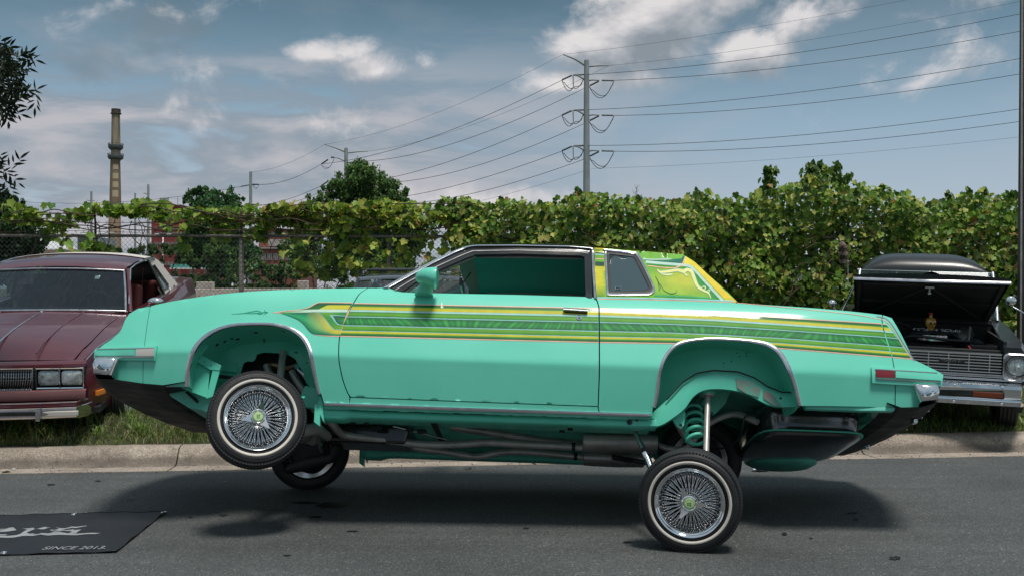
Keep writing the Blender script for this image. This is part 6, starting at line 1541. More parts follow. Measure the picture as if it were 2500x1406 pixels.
boxL(fs_, 'dashboard', (0, 1.6, .80), (1.3, .3, .14), M['bin'], sc_, .03); boxL(fs_, 'underside', (0, 2.1, .28), (1.5, 4.0, .06), M['dark'], sc_)
boxL(fs_, 'window_paper', (-.22, 1.50, 1.03), (.10, .004, .045), M['white'], sc_, 0, Matrix.Rotation(R(-35), 3, 'X'))
for sg in (-1, 1):
    boxL(fs_, 'seat', (sg * .34, 2.4, .72), (.5, .14, .52), M['bin'], sc_, .04); boxL(fs_, 'headrest', (sg * .34, 2.44, 1.03), (.24, .08, .14), M['bin'], sc_, .03)
for (x, y, sg) in ((.72, .75, 1), (-.72, .75, -1), (.72, 3.3, 1), (-.72, 3.3, -1)): simple_wheel(fs_, sc_, (x, y, .28), sg, .30, .19, M['dull'])
# ------------------------------------------------------------------ far things
def G(px, py, z=0.0): return W(px, py, F * (H - z) / (py - HY))
def attr_mat(name, rough=.6, trans=.35, noise=0, spec=.4):
    m = bpy.data.materials.new(name); m.use_nodes = True; t = m.node_tree; b = t.nodes['Principled BSDF']; o = t.nodes['Material Output']
    a = NN(t, 'ShaderNodeAttribute', attribute_name='tone'); LK(t, a.outputs['Color'], b.inputs['Base Color'])
    b.inputs['Roughness'].default_value = rough; b.inputs['Specular IOR Level'].default_value = spec
    if trans:
        tr = NN(t, 'ShaderNodeBsdfTranslucent'); mx = NN(t, 'ShaderNodeMixShader', i_0=trans)
        LK(t, MIX(t, 1, a.outputs['Color'], (1.15, 1.25, .6), 'MULTIPLY'), tr.inputs[0]); LK(t, b.outputs[0], mx.inputs[1]); LK(t, tr.outputs[0], mx.inputs[2]); LK(t, mx.outputs[0], o.inputs[0])
    return m
M['leaf'] = attr_mat('vine_leaf', .5, .3); M['tree_leaf'] = attr_mat('tree_leaf', .6, .25, spec=.25); M['blade'] = attr_mat('grass_blade', .65, .35)
M['bark'] = noisy('bark', (.05, .042, .034), (.12, .10, .085), 14, (.8, .9), bump=.6)
M['stem'] = noisy('vine_stem', (.05, .032, .022), (.09, .06, .04), 10, (.8, .9))
M['steel_pole'] = noisy('weathering_pole_steel', (.24, .27, .28), (.33, .36, .37), .6, (.45, .6))
M['insul'] = noisy('insulator', (.02, .03, .032), (.03, .04, .042), 5, (.3, .4))
M['wire'] = noisy('cable', (.05, .055, .06), (.08, .085, .09), 2, (.5, .6))

def leafmesh_np(P0, N, U, size, shape, tone, fold=.18):
    """many leaves at once: centre, normal, up, size -> vertices, faces, corner colours"""
    n = len(P0); side = np.cross(U, N); side /= np.linalg.norm(side, axis=1)[:, None] + 1e-9; up = np.cross(N, side)
    k = len(shape); vs = np.zeros((n, k + 1, 3))
    vs[:, 0] = P0 - N * (size * fold * .5)[:, None]
    for i, (x, y) in enumerate(shape): vs[:, i + 1] = P0 + side * (x * size)[:, None] + up * (y * size)[:, None] + N * ((abs(x) * fold - y * y * .12) * size)[:, None]
    f = np.zeros((n, k, 3), dtype=np.int32); base = (np.arange(n) * (k + 1))[:, None]
    for i in range(k): f[:, i, 0] = base[:, 0]; f[:, i, 1] = base[:, 0] + 1 + i; f[:, i, 2] = base[:, 0] + 1 + (i + 1) % k
    cols = np.repeat(tone, k * 3, axis=0)
    return vs.reshape(-1, 3), f.reshape(-1, 3), cols
def np_mesh(name, vs, fs, cols, mat, parent=None, kind=None, smooth=False):
    me = bpy.data.meshes.new(name); nv, nf = len(vs), len(fs); k = fs.shape[1]
    me.vertices.add(nv); me.vertices.foreach_set('co', vs.astype(np.float32).ravel())
    me.loops.add(nf * k); me.loops.foreach_set('vertex_index', fs.astype(np.int32).ravel())
    me.polygons.add(nf); me.polygons.foreach_set('loop_start', np.arange(0, nf * k, k, dtype=np.int32))
    try: me.polygons.foreach_set('loop_total', np.full(nf, k, dtype=np.int32))
    except Exception: pass
    ca = me.color_attributes.new('tone', 'FLOAT_COLOR', 'CORNER'); c4 = np.ones((nf * k, 4), dtype=np.float32); c4[:, :3] = cols; ca.data.foreach_set('color', c4.ravel())
    me.update(calc_edges=True); me.validate()
    o = link_mesh(name, me, mat, parent)
    if kind: tag(o, kind=kind)
    return o
GRAPE = [(0, -.42), (.22, -.55), (.50, -.30), (.42, -.05), (.58, .18), (.30, .22), (.18, .42), (0, .62), (-.18, .42), (-.30, .22), (-.58, .18), (-.42, -.05), (-.50, -.30), (-.22, -.55)]
OVAL = [(0, -.5), (.28, -.1), (.2, .25), (0, .55), (-.2, .25), (-.28, -.1)]
DIA = [(0, -.5), (.3, 0), (0, .55), (-.3, 0)]
LANCE = [(0, -.6), (.13, -.25), (.15, .1), (0, .75), (-.15, .1), (-.13, -.25)]
def rnd_unit(rg, n):
    v = rg.normal(size=(n, 3)); return v / np.linalg.norm(v, axis=1)[:, None]
def add_leaves(thing_, P0, rg, size, shape, pal, mat, face=V((-.05, -.8, .45)), jitter=.75, n_single=300, name='leaf', mass='foliage', vjit=.25):
    n = len(P0); N = rnd_unit(rg, n) * jitter + np.array(face)[None]; N /= np.linalg.norm(N, axis=1)[:, None]
    U = rnd_unit(rg, n) * .6 + np.array([0, 0, -1.0])[None]
    sz = rg.uniform(size[0], size[1], n); pi = rg.choice(len(pal), n, p=np.array([p[1] for p in pal]) / sum(p[1] for p in pal))
    tone = np.array([p[0] for p in pal])[pi] * rg.uniform(1 - vjit, 1 + vjit, (n, 1))
    order = np.argsort(P0[:, 1] - sz * 4) if n_single else np.arange(n)
    if n_single:
        # spread the singles over the whole thing: nearest leaf in each cell first
        sel = order[:min(n, n_single * 4)]; sel = rg.permutation(sel)[:n_single]; rest = np.setdiff1d(np.arange(n), sel)
        vars_ = []
        for v in range(8):
            c = np.array(pal[v % len(pal)][0]) * rg.uniform(.85, 1.15); s_ = rg.uniform(.1, .3)
            vs, fs, cols = leafmesh_np(np.zeros((1, 3)), np.array([[0, -1., 0]]), np.array([[0, 0, -1.]]), np.array([1.]), shape, c[None], s_)
            me = bpy.data.meshes.new(name); me.from_pydata(vs.tolist(), [], fs.tolist()); ca = me.color_attributes.new('tone', 'FLOAT_COLOR', 'CORNER'); c4 = np.ones((len(cols), 4), dtype=np.float32); c4[:, :3] = cols; ca.data.foreach_set('color', c4.ravel()); me.materials.append(mat); vars_.append(me)
        pl = wloc(thing_)
        for q, i in enumerate(sel):
            o = bpy.data.objects.new(name, vars_[q % 8]); COL.objects.link(o); o.parent = thing_
            nn = V(N[i]); o.location = V(P0[i]) - pl; o.rotation_euler = (V((0, -1, 0)).rotation_difference(nn)).to_euler(); o.rotation_euler.rotate_axis('Y', float(rg.uniform(-.9, .9))); o.scale = (sz[i],) * 3
    else: rest = np.arange(n)
    vs, fs, cols = leafmesh_np(P0[rest], N[rest], U[rest], sz[rest], shape, tone[rest])
    np_mesh(mass, vs, fs, cols, mat, thing_, kind='stuff')
VPAL = [((.17, .30, .04), 5), ((.27, .38, .06), 4), ((.085, .18, .03), 4), ((.46, .48, .11), 3), ((.46, .42, .12), 1.0), ((.045, .10, .02), 2.5), ((.33, .18, .06), .2)]
VPAL2 = [((.20, .30, .035), 5), ((.34, .40, .07), 5), ((.10, .19, .022), 3), ((.46, .46, .10), 3), ((.06, .13, .02), 1.5), ((.40, .22, .07), .3)]

# ---------------- hedge of vines over the fence, right half
DF = 15.5
TOPH = [(1090, 500), (1120, 489), (1180, 497), (1240, 492), (1300, 497), (1360, 492), (1400, 474), (1412, 465), (1440, 472), (1500, 480), (1560, 486), (1610, 497), (1660, 494), (1690, 474), (1715, 468), (1750, 486), (1800, 490), (1830, 478), (1850, 470), (1862, 460), (1905, 462), (1950, 440), (1980, 425), (2000, 415), (2040, 425), (2060, 432), (2100, 452), (2160, 462), (2200, 476), (2260, 500), (2300, 492), (2350, 476), (2370, 470), (2420, 480), (2460, 472), (2520, 486), (2620, 480)]
rg = np.random.default_rng(11)
def hedge_points(n, x0, x1, top, ybot, d0, d1, mask=None, ragged=12):
    out = []
    while len(out) < n:
        m = 4000; px = rg.uniform(x0, x1, m); tp = np.interp(px, [a for a, b in top], [b for a, b in top]) + 3.5 * np.sin(px / 7.3) + 3 * np.sin(px / 3.1 + 1) + rg.exponential(3.5, m) - 2
        py = tp + (ybot - tp) * rg.uniform(0, 1, m) ** 1.0
        bul = np.sin(px / 47.0 + np.sin(py / 31.0) * 1.3) * np.sin(py / 39.0 + px / 83.0)
        depth = rg.uniform(0, 1, m) ** 1.5
        D = d0 + .22 - bul * .20 + depth * (d1 - d0)
        # keep away from the very top at depth so the outline stays loose
        ok = np.ones(m, bool)
        if mask is not None: ok = rg.uniform(0, 1, m) < mask(px, py)
        for a, b, c in zip(px[ok], py[ok], D[ok]):
            # the photo outline is read at the fence, then the leaf takes its own depth
            out.append(((a - CX) / F * DF, c, H - (b - HY) / F * DF))
    return np.array(out[:n])
hv = empty('vine_hedge', V((3.9, DF, gz(3.9, DF))), 'tall dense green and yellow vine smothering the right half of the fence', 'vine')
add_leaves(hv, hedge_points(26000, 1105, 2640, TOPH, 800, 14.95, 15.9), rg, (.045, .11), GRAPE, VPAL, M['leaf'])
# darker inner mass of leaves so the hedge is deep, not hollow
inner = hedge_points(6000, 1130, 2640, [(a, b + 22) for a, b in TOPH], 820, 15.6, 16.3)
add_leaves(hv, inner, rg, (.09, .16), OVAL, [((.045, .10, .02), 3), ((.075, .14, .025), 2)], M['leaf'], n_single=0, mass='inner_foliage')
def spires(th, lst, pal, shape=OVAL, sz=(.07, .12)):
    pts = []; mb = MB()
    for (bx, by, tx, ty, w_, n, D) in lst:
        a, b = W(bx, by, D), W(tx, ty, D); mb.tube([a, a.lerp(b, .5) + V((rg.uniform(-.05, .05), 0, 0)), b], [.012, .009, .004], 5)
        for k in range(n):
            t = rg.uniform(0, 1); c = a.lerp(b, t); r_ = w_ / F * D * (1 - .6 * t); pts.append((c.x + rg.normal() * r_, c.y + rg.normal() * r_ * .6, c.z + rg.normal() * r_ * .6))
    mb.build('shoot', M['stem'], th, smooth=True); add_leaves(th, np.array(pts), rg, sz, shape, pal, M['leaf'], n_single=0, mass='shoot_leaves')
spires(hv, [(1880, 470, 1875, 412, 11, 130, 15.3), (1872, 430, 1895, 415, 8, 50, 15.3), (1985, 440, 1978, 405, 14, 110, 15.3), (2005, 425, 2003, 397, 8, 45, 15.3), (2040, 430, 2045, 398, 9, 45, 15.3), (2060, 440, 2075, 430, 8, 40, 15.3), (1412, 478, 1409, 460, 5, 22, 15.3), (1700, 480, 1702, 466, 8, 30, 15.3), (2370, 480, 2362, 455, 5, 16, 15.3), (2405, 480, 2403, 462, 6, 22, 15.3), (2318, 485, 2312, 466, 5, 14, 15.3), (1110, 500, 1107, 487, 5, 16, 15.3), (2465, 480, 2470, 470, 6, 18, 15.3), (1565, 490, 1560, 482, 6, 14, 15.3)], [((.05, .13, .02), 3), ((.10, .18, .03), 2), ((.2, .26, .05), 1)])
# woody runners on the face of the hedge
mb = MB()
for k in range(46):
    x = rg.uniform(1150, 2480); y = rg.uniform(500, 690); pts = [W(x, y, 15.02)]
    for q in range(6): x += rg.uniform(-26, 26); y += rg.uniform(4, 22); pts.append(W(x, y, 15.0 + rg.uniform(-.04, .08)))
    mb.tube(pts, .007, 4)
mb.build('vine_runners', M['stem'], hv); tag(bpy.data.objects['vine_runners'], kind='stuff')

# ---------------- vines on the left half
def blob_mask(blobs, base=0):
    def f(px, py):
        m = np.full(px.shape, float(base))
        for (x, y, rx, ry, k) in blobs: m = np.maximum(m, k * np.clip(1.25 - ((px - x) / rx) ** 2 - ((py - y) / ry) ** 2, 0, 1))
        return m ** 1.5 * np.clip(.5 + .9 * np.sin(px / 15 + np.sin(py / 9) * 2) * np.sin(py / 12 + px / 29) + .15 * np.sin(px / 5), .03, 1)
    return f
mv = empty('middle_vine', V((-2.3, DF, gz(-2.3, DF))), 'yellow-green grape vine hanging over the fence behind the dark estate car', 'vine')
bl = [(700, 520, 60, 26, 1), (760, 530, 80, 34, 1), (830, 530, 70, 45, 1), (900, 520, 70, 38, 1), (960, 520, 70, 36, 1), (1020, 525, 60, 34, .9), (1075, 515, 50, 34, .8), (1120, 510, 60, 50, 1), (1140, 560, 50, 60, .9), (735, 575, 40, 40, .6), (840, 580, 60, 40, .7), (900, 590, 40, 46, .55), (820, 640, 60, 36, .8), (740, 655, 38, 22, .8), (780, 670, 60, 18, .8), (700, 620, 22, 34, .4), (880, 650, 50, 30, .7), (950, 640, 50, 38, .7), (985, 600, 40, 40, .55), (1040, 590, 40, 34, .45), (720, 600, 30, 26, .4), (1000, 660, 50, 30, .4), (870, 700, 60, 30, .5), (1080, 610, 60, 50, .4), (660, 545, 30, 30, .5)]
add_leaves(mv, hedge_points(2500, 640, 1180, [(640, 486), (700, 492), (760, 500), (880, 492), (930, 490), (1000, 498), (1100, 486), (1180, 486)], 720, 15.15, 15.6, blob_mask([(a, b, c, d, e * (.55 if b > 565 else 1)) for a, b, c, d, e in bl])), rg, (.065, .14), GRAPE, VPAL2, M['leaf'], face=V((-.05, -.7, .5)))
lv = empty('left_vine', V((-6.0, DF, gz(-6.0, DF))), 'thin garland of grape vine strung along the barbed wire on the left', 'vine')
bl = [(30, 520, 60, 40, .7), (90, 530, 40, 30, .5), (110, 498, 22, 10, .4), (150, 540, 40, 26, .55), (190, 522, 45, 22, .8), (235, 508, 50, 22, .9), (290, 512, 50, 20, 1), (340, 512, 40, 26, 1), (380, 500, 30, 24, .8), (395, 520, 60, 24, .8), (450, 520, 60, 22, .9), (500, 525, 60, 30, 1), (560, 530, 60, 36, 1), (610, 515, 50, 24, 1), (640, 530, 50, 34, .9), (120, 560, 20, 40, .5), (155, 590, 16, 30, .4), (235, 600, 30, 26, .6), (540, 560, 30, 30, .6), (430, 550, 50, 18, .4), (620, 570, 34, 30, .6), (180, 610, 30, 14, .3), (260, 612, 34, 8, .5), (446, 590, 14, 30, .25), (345, 492, 20, 16, .6)]
add_leaves(lv, hedge_points(1150, 0, 680, [(0, 470), (100, 485), (300, 484), (380, 480), (500, 500), (560, 492), (680, 492)], 660, 15.2, 15.55, blob_mask([(a, b + (3 if b < 556 else 0), c * .9, d * (.66 if b < 556 else 1), e) for a, b, c, d, e in bl])), rg, (.075, .15), GRAPE, VPAL2[:1] + VPAL2[2:3] + VPAL[:3] + VPAL2[1:2], M['leaf'], face=V((-.05, -.7, .5)))
for th, (a, b) in ((lv, (10, 660)), (mv, (620, 1190))):
    for q in range(5):
        x = a + rg.uniform(0, 60); y = 520 + q * 7 + rg.uniform(-10, 10); pts = []
        while x < b: pts.append(W(x, y, 15.4 + rg.uniform(-.1, .1))); x += rg.uniform(25, 60); y = min(562, max(498, y + rg.uniform(-16, 15)))
        mb = MB(); mb.tube(crom([tuple(p) for p in pts], 4), .009, 5); mb.build('stem', M['stem'], th, smooth=True)
    for q in range(9):
        x = rg.uniform(a + 20, b - 20); y = rg.uniform(520, 560); pts = [W(x, y, 15.4)]
        for k in range(5): x += rg.uniform(-14, 14); y += rg.uniform(8, 26); pts.append(W(x, y, 15.38))
        mb = MB(); mb.tube(crom([tuple(p) for p in pts], 3), .006, 5); mb.build('hanging_stem', M['stem'], th, smooth=True)
tw = empty('bare_twigs', W(1552, 500, 16.2), 'bare dead twigs sticking up above the vine hedge', 'twigs')
mb = MB(); r_ = random.Random(4)
def twig(p, d, L, r0, depth, mb):
    pts = [p]; q = p.copy(); dd = d.copy()
    for k in range(4): dd = (dd + V((r_.uniform(-.25, .25), r_.uniform(-.2, .2), r_.uniform(-.1, .2)))).normalized(); q = q + dd * L / 4; pts.append(q.copy())
    mb.tube(pts, [r0, r0 * .85, r0 * .7, r0 * .55, r0 * .35], 4)
    if depth:
        for k in range(3): s = pts[r_.randint(1, 4)]; twig(s, (dd + V((r_.uniform(-.9, .9), r_.uniform(-.4, .4), r_.uniform(-.1, .6)))).normalized(), L * .6, r0 * .55, depth - 1, mb)
twig(W(1558, 505, 16.2), V((-.05, 0, 1)), .26, .007, 2, mb); mb.build('twig', M['bark'], tw)

# ---------------- chain-link fence
fn = empty('chain_link_fence', V((-3.5, DF, gz(-3.5, DF))), 'chain-link fence with top rail and barbed wire behind the parked cars', 'fence')
M['galv'] = noisy('rusty_galvanised', (.16, .14, .12), (.30, .27, .24), 9, (.5, .7), metal=.3, bump=.2)
M['rust'] = noisy('rusted_arm', (.06, .032, .022), (.11, .06, .04), 10, (.7, .9))
M['linkw'] = noisy('link_wire', (.07, .075, .078), (.12, .125, .125), 8, (.5, .6), metal=.4)
railz = W(600, 577, DF).z; xL, xR = (-260 - CX) / F * DF, (2700 - CX) / F * DF
mb = MB(); mb.tube([(xL, DF, railz + .01), (-3.5, DF, railz), (xR, DF, railz - .03)], .024, 10); mb.build('top_rail', M['galv'], fn, smooth=True)
for k, px in enumerate([-130, 231, 588, 950, 1310, 1672, 2034, 2396, 2640]):
    x = (px - CX) / F * DF; z0 = gz(x, DF) - .2
    mb = MB(); mb.tube([(x, DF + .03, z0), (x, DF + .03, railz + .02)], .038, 12); mb.build('post', M['galv'], fn, smooth=True)
    mb = MB(); mb.tube([(x, DF + .03, railz), (x, DF + .03, railz + .22), (x + .01, DF - .05, railz + .42)], [.02, .018, .016], 8); mb.build('barb_arm', M['rust'], fn, smooth=True)
for i, (yy, dd) in enumerate(((566, 0), (543, -.02), (521, -.05))):
    z = W(0, yy, DF).z; pts = [(xL + (xR - xL) * k / 60, DF + dd, z + .012 * math.sin(k * .9 + i)) for k in range(61)]
    mb = MB(); mb.tube(pts, .0035, 4); x = xL
    while x < 2.0:
        mb.tube([(x - .018, DF + dd, z - .02), (x + .018, DF + dd - .01, z + .02)], .0028, 3); mb.tube([(x - .018, DF + dd - .01, z + .02), (x + .018, DF + dd, z - .02)], .0028, 3); x += .125
    mb.build('barbed_wire', M['rust'], fn)
# the woven mesh: real crossing wires, zigzag strands twisted past each other
def mesh_wire():
    dx, zb = .073, .30; vs = []; fs = []; r_ = .0028; x = xL + 1.0; zt = railz + .045; j = 0
    Z = [zt]; 
    while Z[-1] > zb: Z.append(Z[-1] - dx / 2)
    while x < 2.6:
        pts = []
        for i, z in enumerate(Z):
            xx = x + (dx / 2 if i % 2 else 0) * 1.0; pts.append((xx - .0 , DF - .03 + (.004 if i % 2 else -.004), z))
        rr = r_
        for s in (0,):
            for i, p in enumerate(pts):
                b = len(vs); vs += [(p[0] - rr, p[1], p[2]), (p[0] + rr, p[1], p[2]), (p[0], p[1] + rr * 1.4, p[2])]
                if i: a = b - 3; fs += [(a, a + 1, b + 1, b), (a + 1, a + 2, b + 2, b + 1), (a + 2, a, b, b + 2)]
        # mirrored strand closes the diamonds
        for i, p in enumerate(pts):
            xx = x + dx / 2 - (p[0] - x) + dx / 2
            b = len(vs); vs += [(xx - rr, p[1] + .006, p[2]), (xx + rr, p[1] + .006, p[2]), (xx, p[1] + .006 + rr * 1.4, p[2])]
            if i: a = b - 3; fs += [(a, a + 1, b + 1, b), (a + 1, a + 2, b + 2, b + 1), (a + 2, a, b, b + 2)]
        x += dx
    me = bpy.data.meshes.new('chain_mesh'); me.from_pydata(vs, [], fs); o = link_mesh('chain_mesh', me, M['linkw'], fn); tag(o, kind='stuff')
mesh_wire()

# ---------------- trees
TPAL = [((.085, .175, .055), 5), ((.13, .225, .06), 3), ((.05, .11, .04), 4), ((.19, .27, .08), 1)]
def tree(name, label, base, D, blobs, n, size, pal=TPAL, shape=DIA, trunk=.18, dz=.8, cat='tree', group=None, seed=1, gap=.0):
    rr = np.random.default_rng(seed); x, y = base; b = W(x, y, D); g_ = gz(b.x, b.y); root = empty(name, V((b.x, b.y, g_)), label, cat, group)
    cen = [(W(px, py, D + rr.uniform(-1, 1) * r / F * D * dz), r / F * D) for px, py, r in blobs]
    mb = MB(); fork = V((b.x, b.y, b.z)); mb.tube([(b.x, b.y, g_ - .1), V((b.x, b.y, (g_ + b.z) / 2)) + V((trunk * .3, 0, 0)), fork], [trunk * 1.15, trunk, trunk * .85], 9); mb.build('trunk', M['bark'], root, smooth=True)
    for c, r in cen:
        mb = MB(); m_ = fork.lerp(c, .5) + V((rr.uniform(-.2, .2) * r, 0, -.15 * r)); e = c + V((0, 0, r * .35)); mb.tube([fork, m_, c, e], [trunk * .55, trunk * .38, trunk * .22, trunk * .08], 6)
        for k in range(6):
            u = rnd_unit(rr, 1)[0]; s = fork.lerp(c, rr.uniform(.5, 1)); mb.tube([s, s + V(u) * r * .45 + V((0, 0, .1 * r)), s + V(u) * r * .85], [trunk * .14, trunk * .08, trunk * .03], 4)
        mb.build('limb', M['bark'], root, smooth=True)
    tot = sum(r ** 2 for _, r in cen); P_ = []
    for c, r in cen:
        k = int(n * r * r / tot); ncl = max(8, int(k / 60)); u = rnd_unit(rr, ncl); rad = r * rr.uniform(.30, 1.12, (ncl, 1)) ** .6; cl = np.array(c)[None] + u * rad * np.array([[1, 1, .82]])
        ix = rr.integers(0, ncl, k); P_.append(cl[ix] + rr.normal(size=(k, 3)) * r * .135)
    P_ = np.concatenate(P_); add_leaves(root, P_, rr, size, shape, pal, M['tree_leaf'], face=V((0, -.3, .6)), jitter=1.0, n_single=0, mass='crown', vjit=.35)
    return root
tree('cottonwood_tree', 'round-crowned dark tree with visible limbs rising above the middle vine', (885, 500), 42, [(880, 432, 42), (845, 445, 34), (915, 450, 38), (820, 462, 26), (950, 470, 40), (980, 480, 24), (890, 410, 22), (860, 480, 34), (930, 492, 34), (780, 490, 26), (800, 470, 18), (900, 520, 60), (960, 540, 50), (840, 560, 50), (900, 590, 60), (980, 590, 50), (1020, 560, 40), (850, 620, 50), (950, 640, 60), (760, 560, 36), (740, 610, 44)], 46000, (.08, .17), seed=3, trunk=.30)
tree('poplar_tree', 'dark leafy tree standing just right of the red factory', (520, 560), 38, [(520, 478, 24), (480, 482, 24), (560, 485, 26), (497, 465, 14), (460, 492, 14), (582, 492, 14), (520, 515, 44), (560, 530, 40), (495, 560, 44), (540, 590, 60), (480, 610, 46), (600, 610, 34), (560, 640, 50)], 30000, (.08, .16), seed=5, trunk=.22, pal=[((.06, .155, .06), 5), ((.095, .19, .065), 3), ((.04, .10, .045), 4)])
tree('boundary_tree', 'tall dark tree filling the left edge behind the fence', (30, 620), 24, [(20, 520, 40), (60, 540, 34), (-20, 500, 46), (40, 580, 50), (80, 610, 30), (10, 640, 60), (60, 660, 44), (-60, 580, 70), (95, 590, 18), (40, 500, 20)], 20000, (.065, .13), seed=7, trunk=.16, pal=[((.022, .055, .022), 5), ((.04, .085, .028), 3), ((.014, .036, .016), 4)])
def bush(label, px0, px1, ytop, D, n, seed, pal=TPAL, size=(.055, .11)):
    rr = np.random.default_rng(seed); k = max(3, int((px1 - px0) / 34)); gy = HY + (H - .6) / D * F
    bl_ = [(px0 + (px1 - px0) * (i + .5) / k, ytop + 22 + rr.uniform(-6, 18), 26) for i in range(k)] + [(px0 + (px1 - px0) * (i + .5) / k, (ytop + gy) / 2 + 10, 36) for i in range(k)] + [(px0 + (px1 - px0) * (i + .5) / k, gy - 6, 36) for i in range(k)]
    return tree('bush', label, ((px0 + px1) / 2, gy - 10), D, bl_, int(n * 1.9), size, pal, trunk=.05, cat='bush', seed=seed)
B1 = [((.055, .12, .03), 4), ((.09, .16, .04), 3), ((.035, .08, .022), 3)]
bush('dense green bush below the red factory, behind the maroon roof', 325, 455, 584, 27, 5200, 21, B1)
bush('dark bush between the two brick factories', 440, 570, 600, 25, 5600, 22, TPAL)
bush('leafy bush in front of the lower brick works', 560, 640, 630, 26, 3600, 27, TPAL)
bush('sunlit bush right of the second fence post', 625, 720, 636, 24, 4200, 23, B1)
bush('low bush left of the maroon roof', 95, 130, 640, 22, 1400, 24, TPAL)
bush('bush behind the middle vine', 700, 860, 640, 23, 3600, 25, TPAL)
bush('shady bush behind the dark estate car', 860, 1090, 620, 24, 5200, 26, TPAL)
# ---------------- weeds and tall grass beyond the fence
def blades(name, pts, h, w_, pal, rr, label=None, lean=.35, mat=None, segs=2):
    n = len(pts); P0 = np.array(pts); hh = rr.uniform(h[0], h[1], n); ww = rr.uniform(w_[0], w_[1], n); an = rr.uniform(0, 2 * math.pi, n); ln = rr.normal(size=(n, 2)) * lean
    sx, sy = np.cos(an) * ww / 2, np.sin(an) * ww / 2; vs = np.zeros((n, 5, 3))
    mid = P0.copy(); mid[:, 2] += hh * .55; mid[:, 0] += ln[:, 0] * hh * .3; mid[:, 1] += ln[:, 1] * hh * .3
    tip = P0.copy(); tip[:, 2] += hh * (1 - np.clip(np.abs(ln).sum(1) * .4, 0, .6)); tip[:, 0] += ln[:, 0] * hh; tip[:, 1] += ln[:, 1] * hh
    d = np.stack([sx, sy, sx * 0], 1)
    vs[:, 0] = P0 - d; vs[:, 1] = P0 + d; vs[:, 2] = mid + d * .8; vs[:, 3] = mid - d * .8; vs[:, 4] = tip
    b = (np.arange(n) * 5)[:, None]; f = np.concatenate([b + np.array([[0, 1, 2]]), b + np.array([[0, 2, 3]]), b + np.array([[3, 2, 4]])], 1).reshape(-1, 3)
    pi = rr.choice(len(pal), n, p=np.array([p[1] for p in pal]) / sum(p[1] for p in pal)); tone = np.array([p[0] for p in pal])[pi] * rr.uniform(.75, 1.25, (n, 1))
    o = np_mesh(name, vs.reshape(-1, 3), f, np.repeat(tone, 9, axis=0), mat or M['blade']); tag(o, label, kind='stuff'); return o
rr = np.random.default_rng(31); pts = []
while len(pts) < 22000:
    x, y = rr.uniform(-12, 4), rr.uniform(16.4, 27); pts.append((x, y, gz(x, y)))
blades('tall_grass', pts, (.35, .95), (.012, .03), [((.12, .20, .04), 4), ((.20, .27, .07), 3), ((.34, .32, .14), 1.5), ((.06, .12, .03), 3)], rr, 'tall green and straw-coloured weeds beyond the fence')
# ---------------- short verge grass
rr = np.random.default_rng(33); pts = []
def gd(x, y): return .5 + .5 * math.sin(x * 2.3 + math.sin(y * 3.1) * 1.4) * math.sin(y * 2.7 + x * .9)
while len(pts) < 62000:
    s = rr.uniform(-7.5, 7.5); t = .56 + rr.exponential(.75); 
    if t > 7: continue
    x, y = kxy(s, t)
    d = .30 + .7 * gd(x, y) if t < 1.0 else .6 + .4 * gd(x, y)
    if rr.uniform() < d * (.45 if t < .66 else 1): pts.append((x, y, gz(x, y) - .005))
blades('verge_grass', pts, (.035, .11), (.004, .010), [((.13, .19, .05), 4), ((.19, .24, .075), 3), ((.28, .29, .12), 2), ((.07, .12, .03), 2.5), ((.36, .30, .18), 1.6)], rr, 'rough short grass on the verge beside the kerb', lean=.55)
pts = []
while len(pts) < 5200:
    cx_, cy_ = kxy(rr.uniform(-5.5, 6), .70 + rr.exponential(.35)); 
    for k in range(26):
        a, q = rr.normal(size=2) * .035; x, y = cx_ + a, cy_ + q
        if kt(x, y) > .55: pts.append((x, y, gz(x, y) - .005))
blades('grass_tufts', pts, (.08, .19), (.006, .013), [((.17, .28, .07), 4), ((.26, .35, .11), 3), ((.10, .17, .04), 2), ((.38, .38, .18), 1)], rr, 'brighter tufts of broad-bladed grass along the verge', lean=.6)

# ---------------- chimney and factories
def lathe_obj(name, prof, c, mat, parent, n=28): mb = MB(); mb.lathe(prof, n, 'Z', c); return mb.build(name, mat, parent, smooth=True, angle=40)
def stack_mat(name, c1, c2):
    m, t, b = principled(name, c1, .9); tc = NN(t, 'ShaderNodeTexCoord'); mp = NN(t, 'ShaderNodeMapping'); mp.inputs['Scale'].default_value = (.9, .9, .10); LK(t, tc.outputs['Object'], mp.inputs[0])
    n = NN(t, 'ShaderNodeTexNoise', i_Scale=1.2, i_Detail=7, i_Roughness=.65); LK(t, mp.outputs[0], n.inputs['Vector'])
    w_ = NN(t, 'ShaderNodeTexWave', bands_direction='Z', i_Scale=.9, i_Distortion=.4); LK(t, tc.outputs['Object'], w_.inputs['Vector'])
    c = RAMP(t, n.outputs[0], [(.3, c1), (.65, c2)]); c = MIX(t, 1, c, RAMP(t, w_.outputs[0], [(0, .90), (1, 1.06)]), 'MULTIPLY'); LK(t, c, b.inputs['Base Color']); return m
M['brick_lo'] = stack_mat('stack_brick', (.33, .23, .15), (.42, .30, .20)); M['brick_mid'] = stack_mat('stack_dark_brick', (.17, .125, .085), (.24, .18, .12)); M['soot'] = stack_mat('stack_sooty_top', (.10, .085, .065), (.36, .30, .21)); M['patch'] = stack_mat('pale_stack_patch', (.46, .36, .24), (.50, .40, .28)); M['cap'] = stack_mat('stack_cap', (.03, .03, .026), (.07, .06, .05)); M['deck'] = noisy('stack_deck_steel', (.07, .085, .085), (.11, .125, .125), 1, (.7, .8))
DC = 380; cb = W(279, 703, DC); cb.z = .6
def sx_(y): # radius of the stack by photo row
    return lerp_on([(268, 9.5), (345, 10.5), (400, 11.5), (480, 13.2), (620, 15.4), (710, 17)], y) / F * DC
